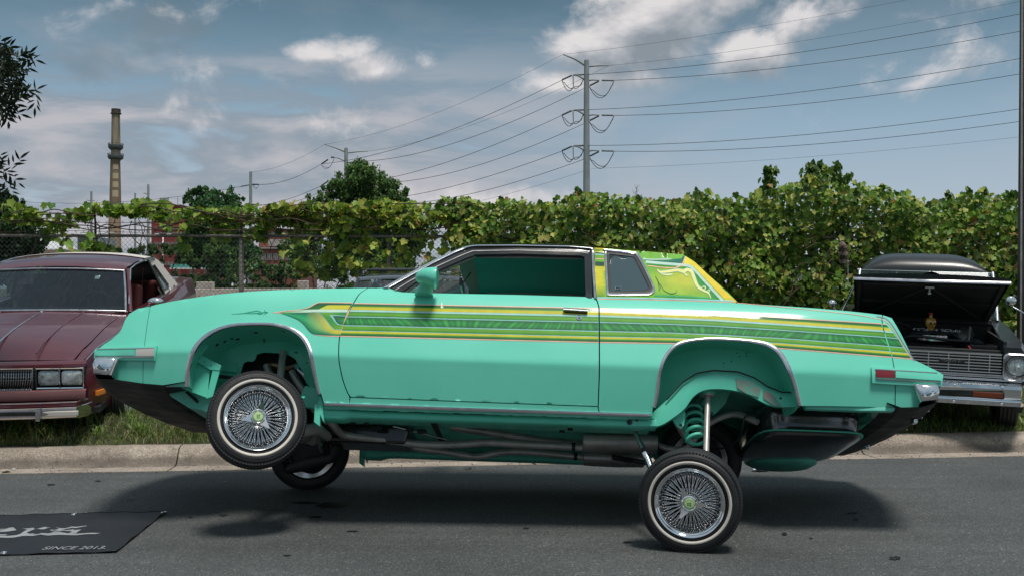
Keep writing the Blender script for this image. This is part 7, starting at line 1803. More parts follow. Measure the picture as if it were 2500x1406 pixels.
def zc(y): return H - (y - HY) / F * DC
st_ = empty('smokestack', V((cb.x + .4, DC, .6)), 'very tall tapering brick smokestack with two dark galleries on the skyline', 'smokestack')
ys_ = lambda a, b, n=6: [a + (b - a) * k / n for k in range(n + 1)]
cc_ = (cb.x, DC, 0); lean = lambda y: 0
def sect(name, a, b, mat, k=1.0): return lathe_obj(name, [(sx_(y) * k, zc(y)) for y in ys_(a, b)], (cb.x + (703 - (a + b) / 2) / F * DC * .010, DC, 0), mat, st_)
sect('lower_shaft', 500, 708, M['brick_lo']); sect('middle_shaft', 392, 501, M['brick_mid']); sect('upper_shaft', 274, 393, M['soot'])
sect('stack_cap', 267, 277, M['cap'], 1.14); lathe_obj('stack_cap_ring', [(sx_(277) * 1.1, zc(276)), (sx_(277) * 1.3, zc(277)), (sx_(277) * 1.3, zc(279)), (sx_(277), zc(280))], (cb.x + .67, DC, 0), M['cap'], st_)
for a, b in ((355, 368), (380, 391)):
    xx = cb.x + (703 - a) / F * DC * .010; q = lathe_obj('gallery', [(sx_(a), zc(a + 1)), (sx_(a) * 1.62, zc(a)), (sx_(a) * 1.66, zc(a + 5)), (sx_(a) * 1.5, zc(a + 9)), (sx_(a) * 1.02, zc(b))], (xx, DC, 0), M['deck'], st_, 12)
    for k in range(12): mb = MB(); t_ = 2 * math.pi * k / 12; mb.tube([(xx + sx_(a) * 1.64 * math.cos(t_), DC + sx_(a) * 1.64 * math.sin(t_), zc(a)), (xx + sx_(a) * 1.64 * math.cos(t_), DC + sx_(a) * 1.64 * math.sin(t_), zc(a - 3.5))], .09, 4); mb.build('gallery_post', M['deck'], q)
    mb = MB(); mb.tube([(xx + sx_(a) * 1.64 * math.cos(t_), DC + sx_(a) * 1.64 * math.sin(t_), zc(a - 3.5)) for t_ in [2 * math.pi * k / 12 for k in range(13)]], .09, 4); mb.build('gallery_rail', M['deck'], q)
for a, b in ((403, 415), (424, 438), (445, 459), (466, 482)):
    xx = cb.x + (703 - a) / F * DC * .010; mb = MB(); rows = []
    for y in (a, b): rows.append([(xx + sx_(y) * 1.012 * math.cos(t_), DC + sx_(y) * 1.012 * math.sin(t_), zc(y)) for t_ in [R(-97 + 62 * k / 8) for k in range(9)]])
    mb.grid(rows); mb.build('pale_patch', M['patch'], st_, smooth=True)
lathe_obj('stack_band', [(sx_(500) * 1.0, zc(499)), (sx_(500) * 1.1, zc(499)), (sx_(500) * 1.1, zc(502)), (sx_(500), zc(502))], (cb.x + .32, DC, 0), M['deck'], st_)

M['redbrick'] = stack_mat('painted_red_brick', (.22, .035, .035), (.27, .05, .048)); M['redbrick2'] = stack_mat('old_brick', (.24, .075, .055), (.30, .11, .085)); M['win'] = principled('factory_window', (.16, .17, .17), .3)[0]; M['stone'] = noisy('stone_trim', (.34, .31, .29), (.42, .39, .36), 1, (.8, .9)); M['tan'] = stack_mat('tan_brick', (.26, .17, .11), (.32, .22, .15)); M['white_roof'] = noisy('white_metal_roof', (.55, .55, .56), (.62, .62, .62), .3, (.5, .6))
def block(root, name, x0, x1, y0, D, depth, mat, zb=.5):
    a, b = W(x0, y0, D), W(x1, y0, D); mb = MB(); mb.box(((a.x + b.x) / 2, D + depth / 2, (a.z + zb) / 2), (b.x - a.x, depth, a.z - zb)); return mb.build(name, mat, root)
def windows(root, D, rows, mat=None, frame=None):
    for (x0, x1, y0, y1, n) in rows:
        for k in range(n):
            a = x0 + (x1 - x0) * (k + .12) / n; b = x0 + (x1 - x0) * (k + .88) / n; p, q = W(a, y0, D), W(b, y1, D)
            mb = MB(); c = ((p.x + q.x) / 2, D - .04, (p.z + q.z) / 2); mb.box(c, (q.x - p.x, .3, p.z - q.z)); w_ = mb.build('window', frame or M['stone'], root)
            mb = MB(); m_ = 2 if (b - a) > 5 else 1
            for i in range(m_):
                for j in range(2): mb.box((p.x + (q.x - p.x) * (i + .5) / m_, D - .20, q.z + (p.z - q.z) * (j + .5) / 2), ((q.x - p.x) / m_ * .78, .06, (p.z - q.z) * .38))
            mb.build('pane', M['win'], w_)
DR = 300
b1 = empty('red_factory', V((W(420, 703, DR).x, DR, .5)), 'tall red painted factory block with rows of pale windows', 'factory')
block(b1, 'wall', 369.5, 442, 501, DR, 30, M['redbrick']); block(b1, 'side_wall', 442, 500, 545, DR + 1, 28, M['redbrick'])
block(b1, 'parapet', 369, 442.5, 500, DR - .4, 30.8, M['stone'], zb=W(0, 501.4, DR).z)
windows(b1, DR, [(376, 438, 528.5, 535, 6), (376, 500, 555, 561, 12), (376, 500, 566.5, 572, 12), (376, 500, 592, 598, 12), (376, 500, 610, 617, 12), (376, 500, 640, 648, 12)])
mb = MB()
for k in range(9): mb.tube([W(392 + k * 2.4, 502, DR + 8), W(392 + k * 2.4, 484, DR + 8)], .09, 4)
mb.tube([W(390, 485, DR + 8), W(414, 484, DR + 8)], .12, 4); mb.tube([W(390, 493, DR + 8), W(414, 493, DR + 8)], .09, 4); mb.build('roof_mast', M['deck'], b1)
mb = MB(); mb.tube([W(434, 502, DR + 8), W(434, 482, DR + 8)], .08, 4); mb.build('aerial', M['deck'], b1)
DQ = 220
b2 = empty('brick_works', V((W(680, 703, DQ).x, DQ, .5)), 'lower old brick works with arched windows and a stone band, half hidden by leaves', 'factory')
block(b2, 'wall', 632, 712, 559.5, DQ, 20, M['redbrick2']); block(b2, 'lower_wall', 600, 730, 606, DQ - 4, 20, M['redbrick2']); block(b2, 'stone_band', 655, 730, 585, DQ - 1.2, 3, M['stone'], zb=W(0, 602, DQ).z)
block(b2, 'cornice', 631, 713, 558, DQ - .5, 21, M['stone'], zb=W(0, 560.5, DQ).z); block(b2, 'cornice', 599, 731, 604.5, DQ - 4.6, 21, M['stone'], zb=W(0, 608, DQ - 4).z)
windows(b2, DQ - 4, [(606, 726, 619, 636, 8), (606, 726, 646, 660, 8)]); windows(b2, DQ, [(640, 704, 566, 578, 6)])
b3 = empty('white_roofed_shed', V((W(135, 703, 160).x, 160, .5)), 'long tan brick shed under a sloping white roof, left of the smokestack', 'building')
block(b3, 'wall', 90, 190, 609, 160, 14, M['tan'])
mb = MB(); ps = [W(90, 586, 166), W(112, 586, 166), W(168, 609, 160), W(100, 609, 160)]; rt = [W(112, 586, 166), W(126, 584, 172), W(190, 608, 168), W(168, 609, 160)]
mb.add(ps, [(0, 1, 2, 3)]); mb.add([p + V((0, 0, -.5)) for p in ps], [(0, 1, 2, 3)]); mb.add(rt, [(0, 1, 2, 3)]); mb.add([W(86, 611, 159.6), W(190, 611, 159.6), W(190, 608, 159.6), W(86, 608, 159.6)], [(0, 1, 2, 3)]); mb.build('roof', M['white_roof'], b3)
windows(b3, 160, [(104, 184, 616, 626, 8)])
b4 = empty('grey_hall', V((W(203, 703, 210).x, 210, .5)), 'small pale grey hall between the shed and the smokestack', 'building')
block(b4, 'wall', 189, 219, 577, 210, 14, M['steel_pole']); mb = MB(); ps = [W(187, 578, 209), W(221, 578, 209), W(212, 571, 215), W(196, 571, 215)]; mb.add(ps, [(0, 1, 2, 3)]); mb.build('roof', M['white_roof'], b4); windows(b4, 210, [(193, 216, 588, 594, 3)])
# canopy with teal roof
M['teal_roof'] = noisy('teal_sheet_roof', (.06, .30, .26), (.08, .36, .31), 1, (.5, .6)); cn = empty('teal_canopy', V((W(520, 703, 62).x, 62, .6)), 'long low teal canopy with a white edge, seen through the fence', 'canopy')
a, b = W(415, 650, 62), W(628, 652, 62); mb = MB(); mb.box(((a.x + b.x) / 2, 64, a.z), (b.x - a.x, 4, .22)); mb.build('canopy_roof', M['teal_roof'], cn, bevel=.03)
mb = MB(); mb.box(((a.x + b.x) / 2, 61.96, a.z - .14), (b.x - a.x, .08, .09)); mb.build('canopy_edge', M['white'], cn)
for k in range(6): x = a.x + (b.x - a.x) * (k + .3) / 6; mb = MB(); mb.tube([(x, 62.4, .5), (x, 62.4, a.z - .1)], .07, 6); mb.build('post', M['white'], cn)
# concrete barriers
for k, (x0, x1) in enumerate(((470, 590), (592, 712), (714, 834), (836, 960), (340, 468))):
    a, b = W(x0, 704, 17.6), W(x1, 704, 17.6); mb = MB(); zb = gz(a.x, 17.6) - .05; cx_ = (a.x + b.x) / 2; w2 = (b.x - a.x) / 2
    prof = [(-.28, zb), (-.28, zb + .12), (-.14, zb + .34), (-.09, a.z), (.09, a.z), (.14, zb + .34), (.28, zb + .12), (.28, zb)]
    mb.prism([(cx_ - w2, 17.6 + p[0], p[1]) for p in prof], (w2 * 2 - .02, 0, 0)); o = mb.build('concrete_barrier', M['barrier'], bevel=.01)
    tag(o, ['pale concrete barrier just right of the maroon coupe', 'pale concrete barrier beside the second fence post', 'pale concrete barrier with a block on it, left of the estate car', 'pale concrete barrier behind the estate car', 'pale concrete barrier hidden behind the maroon coupe'][k], 'barrier', 'concrete barriers beyond the fence')
for k, (x0, x1, y) in enumerate(((482, 521, 688), (728, 752, 685))):
    a, b = W(x0, y, 17.6), W(x1, 704, 17.6); mb = MB(); mb.box(((a.x + b.x) / 2, 17.6, (a.z + b.z) / 2), (b.x - a.x, .16, a.z - b.z - .004)); tag(mb.build('concrete_block', M['barrier'], bevel=.012), ['longer concrete block lying on the barrier by the maroon boot', 'small upright concrete block on the barrier near the estate car'][k], 'block', 'loose blocks on the barriers')

# ---------------- transmission poles and wires
def ins(name, a, b, parent, r=.09):
    mb = MB(); a, b = V(a), V(b); n = 9; pts = []; rr_ = []
    for k in range(n * 2 + 1): pts.append(a.lerp(b, k / (2 * n))); rr_.append(r if k % 2 else r * .55)
    mb.tube(pts, rr_, 8); return mb.build(name, M['insul'], parent, smooth=True)
def tpole(name, label, px, ytop, D, rb, rt, arms, parent_top=0):
    b = W(px, 703, D); b.z = .5; root = empty(name, b, label, 'power pole'); top = W(px, ytop, D)
    mb = MB(); mb.tube([b - V((0, 0, .5)), b.lerp(top, .5), top], [rb, (rb + rt) / 2, rt], 12); mb.build('shaft', M['steel_pole'], root, smooth=True, angle=50)
    return root, (lambda x, y, d=0: W(x, y, D + d))
p1, q = tpole('transmission_pole', 'tallest steel transmission pole with six curved arms, behind the hedge', 1432, 148, 85, .36, .22, None)
def arm(root, pts, r0, r1, name='arm'): mb = MB(); P3 = crom([tuple(p) for p in pts], 4); mb.tube(P3, [r0 + (r1 - r0) * k / (len(P3) - 1) for k in range(len(P3))], 8); return mb.build(name, M['steel_pole'], root, smooth=True)
arm(p1, [q(1432, 163), q(1405, 146), q(1375, 134)], .11, .05, 'shield_arm'); arm(p1, [q(1432, 163), q(1465, 161), q(1487, 161)], .09, .05, 'shield_arm')
def loop(root, a, b, sag, name='jumper'):
    a, b = V(a), V(b)
    for o_ in (0, .22):
        pts = [a.lerp(b, t) + V((o_ * (1 - abs(2 * t - 1)), 0, -sag * (1 - (2 * t - 1) ** 2) + o_ * .8 * (t > .1) * (t < .9))) for t in [k / 14 for k in range(15)]]
        mb = MB(); mb.tube(pts, .03, 4); mb.build(name, M['wire'], root, smooth=True)
for y in (183, 269, 356):
    arm(p1, [q(1431, y + 14), q(1412, y + 3), q(1399, y + 1)], .10, .05)
    ins('insulator', q(1427, y), q(1402, y + 1), p1); ins('insulator', q(1396, y + 2), q(1372, y + 13), p1)
    loop(p1, q(1372, y + 14), q(1399, y + 32), .55); loop(p1, q(1399, y + 32), q(1425, y + 10), .35)
    mb = MB(); mb.tube([q(1399, y + 1), q(1400, y + 31)], .05, 5); mb.build('strut_insulator', M['steel_pole'], p1)
    y2 = y + 14 if y < 200 else y + 13
    arm(p1, [q(1433, y2 + 2), q(1445, y2 - 1), q(1463, y2)], .10, .05); ins('insulator', q(1469, y2), q(1497, y2 + .5), p1); ins('insulator', q(1462, y2 + 2), q(1440, y2 + 13), p1)
    loop(p1, q(1438, y2 + 14), q(1499, y2 + 1), 1.25)
p2, q2 = tpole('transmission_pole', 'second steel transmission pole rising behind the round-crowned tree', 845, 362, 139, .42, .26, None)
arm(p2, [q2(845, 372), q2(820, 362), q2(793, 353)], .14, .06, 'shield_arm'); arm(p2, [q2(845, 374), q2(875, 371), q2(898, 370)], .12, .06, 'shield_arm')
for y in (385, 438):
    arm(p2, [q2(845, y + 12), q2(830, y + 3), q2(815, y)], .12, .06); ins('insulator', q2(816, y), q2(808, y), p2, .13); ins('insulator', q2(801, y + 5), q2(785, y + 16), p2, .13)
    arm(p2, [q2(845, y + 14), q2(870, y + 9), q2(886, y + 9)], .12, .06); ins('insulator', q2(886, y + 9), q2(896, y + 9), p2, .13); loop(p2, q2(783, y + 17), q2(816, y + 3), 1.0)
p3, q3 = tpole('transmission_pole', 'third steel transmission pole, right of the poplar tree, with short side arms', 612, 420, 178, .40, .26, None)
for y in (451, 500): ins('insulator', q3(616, y), q3(631, y), p3, .16); ins('insulator', q3(610, y + 1), q3(588, y + 5), p3, .12); loop(p3, q3(617, y), q3(632, y), .8)
for i, (x, y, D, lb) in enumerate(((223, 468, 190, 'slim far steel pole left of the smokestack'), (362, 451, 180, 'slim far steel pole against the left edge of the red factory'), (330, 472, 240, 'thinnest far steel pole between smokestack and red factory'))):
    pr, qq = tpole('transmission_pole', lb, x, y, D, .30, .2, None)
    for k in range(3 if i else 2): mb = MB(); yy = y + 22 + 24 * k; mb.tube([qq(x, yy + 2), qq(x - 11, yy - 1)], .10, 5); mb.tube([qq(x, yy), qq(x + (8 if i == 0 else 3), yy)], .10, 5); mb.build('arm', M['steel_pole'], pr)
def wire(a, b, sag, label, r=(.022, .022)):
    a, b = V(a), V(b); n = 26; pts = [a.lerp(b, k / n) + V((0, 0, -sag * (1 - (2 * k / n - 1) ** 2))) for k in range(n + 1)]
    mb = MB(); mb.tube(pts, [r[0] + (r[1] - r[0]) * k / n for k in range(n + 1)], 4); tag(mb.build('power_line', M['wire'], smooth=True), label, 'power line', 'power lines strung between the steel poles')
XR = 2640; DRR = 60
def ext(x0, y0, y1): return y1 + (y1 - y0) / (2490 - x0) * (XR - 2490)
for (x0, y0, y1, r_, sg, lb) in ((1375, 134, -62, .011, .5, 'thin shield wire from the upper left arm tip of the tallest pole to the right'), (1487, 161, -2, .011, .5, 'thin shield wire from the upper right arm tip of the tallest pole to the right'),
        (1427, 183, 26, .022, .7, 'topmost thick power line running right from the tallest pole'), (1498, 197, 68, .022, .7, 'second thick power line running right from the tallest pole'), (1427, 269, 135, .022, .7, 'third thick power line running right from the tallest pole'),
        (1498, 283, 172, .022, .7, 'fourth thick power line running right from the tallest pole'), (1427, 356, 258, .022, .7, 'fifth thick power line running right from the tallest pole'), (1498, 370, 288, .022, .7, 'lowest thick power line running right from the tallest pole'), (1443, 412, 330, .010, .4, 'thin cable running right from the lowest clamp of the tallest pole')):
    wire(W(x0, y0, 85), W(XR, ext(x0, y0, y1), DRR), sg, lb, (r_, r_ * .75))
for (a, b, r_, sg, lb) in (((1375, 134), (793, 353), .013, 1.2, 'thin shield wire between the left arm tips of the two tallest poles'), ((1487, 161), (898, 370), .013, 1.2, 'thin shield wire between the right arm tips of the two tallest poles'), ((1371, 197), (786, 401), .026, 1.3, 'topmost left-hand power line between the two tallest poles'),
        ((1438, 211), (896, 394), .026, 1.3, 'topmost right-hand power line between the two tallest poles'), ((1371, 283), (786, 454), .026, 1.5, 'middle left-hand power line between the two tallest poles'), ((1438, 297), (896, 447), .026, 1.5, 'middle right-hand power line between the two tallest poles'),
        ((1371, 370), (812, 492), .026, 1.3, 'lowest left-hand power line between the two tallest poles'), ((1438, 385), (890, 500), .026, 1.3, 'lowest right-hand power line between the two tallest poles'), ((1427, 418), (860, 535), .013, 1.0, 'thin low cable between the two tallest poles')):
    wire(W(*a, 85), W(*b, 139), sg, lb, (r_ * .9, r_ * 1.3))
for (a, b, r_, sg, lb) in (((793, 353), (612, 421), .018, .8, 'thin shield wire from the second to the third steel pole'), ((785, 401), (631, 451), .034, .8, 'upper thick power line from the second to the third steel pole'), ((896, 394), (631, 500), .034, 2.0, 'crossing power line from the second to the third steel pole'), ((785, 454), (588, 505), .034, .8, 'lower power line from the second to the third steel pole')): wire(W(*a, 139), W(*b, 178), sg, lb, (r_, r_ * 1.3))
for (a, b, sg, lb) in (((588, 456), (0, 489), 1.6, 'faint power line crossing the smokestack towards the left edge'), ((588, 505), (60, 560), 1.2, 'faintest low power line passing behind the vine on the left')): wire(W(*a, 178), W(*b, 185), sg, lb, (.034, .034))
for i, (x, y, D, lb) in enumerate(((238, 571, 66, 'white double-armed street lamp seen through the fence by the smokestack'), (398, 575, 84, 'white double-armed street lamp in front of the red factory'))):
    b = W(x, 703, D); b.z = .6; r0 = empty('street_lamp', b, lb, 'street lamp', 'white street lamps beyond the fence'); mb = MB(); mb.tube([b, W(x, y + 1, D)], [.09, .05], 8); mb.build('pole', M['white'], r0, smooth=True)
    for sg in (-1, 1): k = 1 if i == 0 else .5; mb = MB(); mb.tube([W(x, y + 1, D), W(x + sg * 14 * k, y - 1.0, D), W(x + sg * 24 * k, y - 2, D)], .035, 6); mb.build('lamp_arm', M['white'], r0, smooth=True); mb = MB(); mb.box(W(x + sg * 30 * k, y - 2.6, D), (.45 * k * 1.4, .2, .08)); mb.build('lamp_head', M['white'], r0, bevel=.02)
# ------------------------------------------------------------------ near things
# weathered wooden pole at the right edge
M['wood'] = noisy('grey_pole_wood', (.055, .05, .045), (.12, .11, .10), 3, (.8, .9), bump=.7, bscale=30)
pb = W(2521, 703, 11.3); up_ = empty('utility_pole', V((pb.x, 11.3, gz(pb.x, 11.3))), 'weathered wooden utility pole at the right edge, behind the bicycle', 'utility pole')
mb = MB(); pts = [V((pb.x + .004 * z, 11.3, z)) for z in (-.1, 1, 2, 3.5, 5, 7.5, 9.5)]; mb.tube(pts, [.172, .168, .162, .155, .148, .138, .13], 20); mb.build('pole_shaft', M['wood'], up_, smooth=True)
mb = MB(); mb.tube([(pb.x - .165, 11.25, .3), (pb.x - .15, 11.25, 3.2), (pb.x - .14, 11.25, 6)], .012, 6); mb.build('ground_wire', M['dull'], up_)

# branch of a tree standing outside the left edge
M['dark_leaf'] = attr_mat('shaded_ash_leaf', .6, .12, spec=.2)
ash = empty('ash_tree', V((-6.6, 8.9, gz(-6.6, 8.9))), 'dark ash tree whose leafy branches hang in at the top left corner', 'tree')
mb = MB(); mb.tube([(-6.6, 8.9, .1), (-6.55, 8.9, 2.4), (-6.3, 8.8, 4.2), (-6.1, 8.7, 6)], [.2, .17, .13, .08], 12); mb.build('trunk', M['bark'], ash, smooth=True)
ra_ = np.random.default_rng(5); LP = []; LN = []; LU = []
br = [((-80, 120), (48, 140), 6), ((-80, 170), (40, 178), 6), ((-80, 200), (62, 212), 7), ((-60, 220), (48, 240), 6), ((-60, 230), (18, 262), 5), ((-70, 405), (14, 416), 4), ((-60, 430), (8, 438), 3), ((-50, 150), (10, 155), 5), ((-50, 240), (0, 250), 4)]
for (a, b, n) in br:
    A, B_ = W(*a, 8.0), W(*b, 7.8); mb = MB(); T_ = V((-6.25, 8.75, 3.0 if a[1] > 300 else 4.4)); mb.tube([T_, T_.lerp(A, .5) + V((0, 0, .1)), A, A.lerp(B_, .5) + V((0, 0, .04)), B_], [.035, .022, .013, .009, .004], 6); mb.build('branch', M['bark'], ash, smooth=True)
    for k in range(n * 3):
        t = (k + .5) / (n * 3); c = A.lerp(B_, t) + V((ra_.normal() * .035, ra_.normal() * .09, ra_.normal() * .045)); d = V((ra_.uniform(-.3, 1), ra_.uniform(-.5, .5), ra_.uniform(-.9, .5))).normalized()
        mb2 = None
        for j in range(7): # leaflets of one compound leaf
            s = (j // 2) * .042 + .03; sd = (-1) ** j if j < 6 else 0; pr = d.cross(V((0, 1, 0))).normalized(); p = c + d * s + pr * sd * .03; LP.append(p); LU.append((d + pr * sd * 1.0).normalized()); LN.append(V((ra_.normal() * .4, -1, ra_.normal() * .4)).normalized())
LP, LN, LU = np.array(LP), np.array(LN), np.array(LU); n = len(LP)
vs, fs, cols = leafmesh_np(LP, LN, LU, ra_.uniform(.05, .08, n), [(x, y) for x, y in LANCE], np.array([[.018, .03, .014]]) * ra_.uniform(.6, 1.5, (n, 1)))  # darkness of backlit leaves is put into their colour
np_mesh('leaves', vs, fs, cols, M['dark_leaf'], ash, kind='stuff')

# banner on the road
M['banner'] = noisy('black_vinyl_banner', (.012, .014, .017), (.018, .02, .024), 3, (.38, .5), bump=.25, bscale=2.4)
M['print'] = noisy('grey_banner_print', (.27, .29, .30), (.34, .36, .37), 9, (.5, .6))
bn = empty('banner', G(160, 1305), 'black vinyl banner with grey lettering lying flat on the road', 'banner')
cTL, cTR, cBR, cBL = G(-420, 1269), G(404, 1251), G(283, 1349.5), G(-640, 1372)
def bz(x, y): return .006 + .0035 * (1 + math.sin(x * 9 + y * 14) * math.sin(x * 5 - y * 7 + 1)) + .002 * math.sin(x * 31 + y * 23)
rows = []
for j in range(25):
    row = []
    for k in range(71):
        p = cTL.lerp(cTR, k / 70).lerp(cBL.lerp(cBR, k / 70), j / 24); row.append(V((p.x, p.y, bz(p.x, p.y))))
    rows.append(row)
mb = MB(); mb.grid(rows); mb.build('banner_cloth', M['banner'], bn, smooth=True)
edge = rows[0] + [r_[-1] for r_ in rows[1:]] + rows[-1][::-1][1:]
mb = MB(); mb.tube([p + V((0, 0, .001)) for p in edge], .003, 4); mb.build('hem', M['banner'], bn, smooth=True)
def zb(pts): return [(x / 5.952, 1240 + y / 5.952) for x, y in pts]
def ground_poly(name, pts, mat, parent, z=.0165):
    pts = dens2(zb(pts), .8); P2 = [V(((g := G(x, y)).x, g.y)) for x, y in pts]; n = len(P2)
    vo, _, fo, *_ = delaunay_2d_cdt(P2, [(i, (i + 1) % n) for i in range(n)], [], 0, 1e-7); pl = [(p.x, p.y) for p in P2]; fs = [tuple(f) for f in fo if inpoly(sum(vo[k].x for k in f) / 3, sum(vo[k].y for k in f) / 3, pl)]
    mb = MB(); mb.add([V((p.x, p.y, bz(p.x, p.y) + .0018)) for p in vo], fs); return mb.build(name, mat, parent)
LET = [[(-300, 340), (-120, 322), (90, 312), (130, 298), (195, 297), (242, 343), (135, 354), (0, 366), (-200, 372), (-40, 352), (75, 322), (-60, 335), (-250, 362)],
    [(-300, 412), (-100, 404), (110, 397), (80, 412), (-80, 415), (-300, 430)],
    [(-400, 425), (-200, 420), (90, 418), (250, 412), (300, 400), (380, 345), (390, 328), (318, 323), (480, 298), (510, 320), (460, 345), (385, 388), (430, 402), (515, 391), (470, 408), (560, 402), (600, 386), (700, 396), (760, 388), (870, 374), (930, 380), (960, 384), (1120, 387), (1465, 378), (1380, 402), (1240, 402), (1050, 412), (900, 420), (700, 426), (590, 408), (480, 432), (320, 430), (200, 440), (0, 445), (-200, 446), (-400, 440)],
    [(512, 321), (640, 298), (680, 299), (672, 308), (735, 303), (640, 330), (590, 328), (558, 319)],
    [(805, 300), (880, 308), (950, 305), (1040, 284), (1120, 292), (1260, 276), (1255, 284), (1110, 306), (1040, 300), (960, 314), (905, 334), (870, 350), (740, 356), (725, 341), (800, 344), (860, 318)],
    [(912, 338), (1080, 318), (1062, 331), (1187, 328), (1135, 352), (1108, 381), (1000, 386), (1050, 346), (930, 346), (770, 385), (745, 382)]]
for L_p in LET: ground_poly('banner_lettering', L_p, M['print'], bn)
o_, ex, ey = G(183, 1343.5), G(275, 1343) - G(91, 1345), G(105, 1338.5) - G(91, 1347.5)
L0 = ex.length; Mx = Matrix(((ex.x / L0, ey.x / ey.length, 0, o_.x), (ex.y / L0, ey.y / ey.length, 0, o_.y), (0, 0, 1, .0165), (0, 0, 0, 1)))
text_mesh('banner_small_lettering', 'SINCE 2013.', ey.length * 1.15, M['print'], bn, Mx, .0005, .1, 1.0, sx=L0 / (ey.length * 1.15 * 6.1))
for (x, y) in ((181, 1257), (400, 1252.5), (10, 1351.5)):
    c = G(x, y); mb = MB(); mb.lathe([(.011, 0), (.013, .004), (.018, .004), (.020, 0)], 16, 'Z', (c.x, c.y, bz(c.x, c.y))); mb.build('eyelet', M['chrome'], bn, smooth=True)

# oil stains pressed into the road, part of the road
road = bpy.data.objects['road']
M['oil'] = noisy('oil_stain', (.010, .011, .012), (.022, .023, .024), 8, (.35, .6))
rs = random.Random(12)
def stain(px, py, w_, h_, mat=None, name='oil_stain', z=.004):
    c = G(px, py); n = 26; pts = []
    for k in range(n):
        t = 2 * math.pi * k / n; q = 1 + .35 * math.sin(3 * t + rs.uniform(0, 6)) * rs.uniform(.3, 1); x, y = px + math.cos(t) * w_ / 2 * q, py + math.sin(t) * h_ / 2 * q; g = G(x, y); pts.append((g.x, g.y, z))
    mb = MB(); mb.add(pts, [tuple(range(n))]); return mb.build(name, mat or M['oil'], road)
for s_ in ((810, 1233, 72, 14), (745, 1227, 60, 5), (770, 1262, 34, 4), (652, 1243, 46, 5), (320, 1217, 22, 8), (545, 1258, 20, 4), (465, 1262, 12, 3), (2185, 1363, 30, 9), (2082, 1252, 26, 4), (1915, 1304, 12, 7), (1980, 1314, 10, 3), (2090, 1268, 14, 3), (125, 1183, 22, 3), (240, 1174, 16, 3), (860, 1297, 30, 3), (700, 1356, 20, 3), (1533, 1324, 20, 5), (1345, 1183, 16, 3), (1285, 1290, 14, 3)): stain(*s_)
gut_o = bpy.data.objects['gutter']
# crushed can, leaves and scraps
cn_ = G(1855, 1144, .02); can = empty('crushed_can', V((cn_.x, cn_.y, 0)), 'crushed silver and blue drink can lying on the asphalt edge', 'can')
M['can'] = noisy('can_metal', (.55, .58, .62), (.10, .18, .40), 60, (.2, .35), metal=.6, stops=(.5, .56))
rows = []
for i in range(9):
    t = i / 8; rows.append([V((cn_.x - .062 + .124 * t, cn_.y + math.cos(a) * .030 * (1 - .2 * math.sin(t * 9)), .016 + math.sin(a) * (.010 + .004 * math.sin(t * 14 + a * 2)) + .003)) for a in [2 * math.pi * k / 16 for k in range(16)]])
mb = MB(); mb.grid(rows, wrap=True); mb.add(rows[0], [tuple(range(16))]); mb.add(rows[-1], [tuple(range(16))]); mb.build('can_body', M['can'], can, smooth=True)
mb = MB(); mb.tube([V((cn_.x + .062, cn_.y, .019)), V((cn_.x + .067, cn_.y, .019))], .020, 14, flat=.55); mb.build('can_lid', M['chrome'], can, smooth=True, angle=40)
M['dry'] = noisy('dry_leaf', (.20, .075, .025), (.32, .14, .05), 20, (.7, .8)); M['scrap'] = noisy('paper_scrap', (.5, .5, .5), (.6, .6, .6), 9, (.7, .8)); M['dkleaf'] = noisy('rotten_leaf', (.02, .018, .014), (.04, .035, .025), 9, (.6, .8))
def bit(name, px, py, s, mat, lb, cat, z=.004):
    g = G(px, py, z); mb = MB(); n = 7; pts = [(g.x + math.cos(2 * math.pi * k / n) * s * rs.uniform(.6, 1.1), g.y + math.sin(2 * math.pi * k / n) * s * .6 * rs.uniform(.6, 1.1), z + .004 + rs.uniform(0, .010)) for k in range(n)]
    mb.add(pts + [(p[0], p[1], p[2] - .0015) for p in pts], [tuple(range(n)), tuple(range(2 * n - 1, n - 1, -1))] + [(k, (k + 1) % n, (k + 1) % n + n, k + n) for k in range(n)]); tag(mb.build(name, mat), lb, cat)
bit('dead_leaf', 1142, 1143, .045, M['dkleaf'], 'dark rotting leaf in the gutter under the green car', 'leaf'); bit('paper_scrap', 1158, 1133, .022, M['scrap'], 'white paper scrap in the gutter above the dark leaf', 'litter'); bit('dead_leaf', 548, 1097, .02, M['dry'], 'orange dry leaf on the grass edge by the front wheel', 'leaf', .15)
bit('dead_leaf', 485, 1187, .014, M['dry'], 'tiny orange leaf on the asphalt left of the fallen front wheel', 'leaf'); bit('paper_scrap', 548, 1177, .014, M['scrap'], 'tiny white scrap on the asphalt near the lifted front wheel', 'litter'); bit('paper_scrap', 33, 1146, .018, M['scrap'], 'small white scrap in the gutter at the far left', 'litter'); bit('dead_leaf', 15, 1152, .05, M['dkleaf'], 'dark leaf in the gutter at the far left', 'leaf')
bit('dead_leaf', 1967, 1172, .018, M['dry'], 'orange leaf crumb on the asphalt right of the rear wheel', 'leaf')
# grit in the gutter
rr = np.random.default_rng(8); mb = MB()
for k in range(300):
    s = rr.uniform(-6, 6); t = rr.uniform(.02, .32) if rr.uniform() < .7 else rr.uniform(-.15, .05); x, y = kxy(s, t); z = max(0, gz(x, y)); r_ = rr.uniform(.0015, .006); mb.box((x, y, z + r_ * .4 + .003), (r_ * 1.6, r_ * 1.2, r_), Matrix.Rotation(rr.uniform(0, 3), 3, 'Z'))
tag(mb.build('grit', M['dkleaf']), 'dark grit and crumbs scattered along the gutter', kind='stuff')

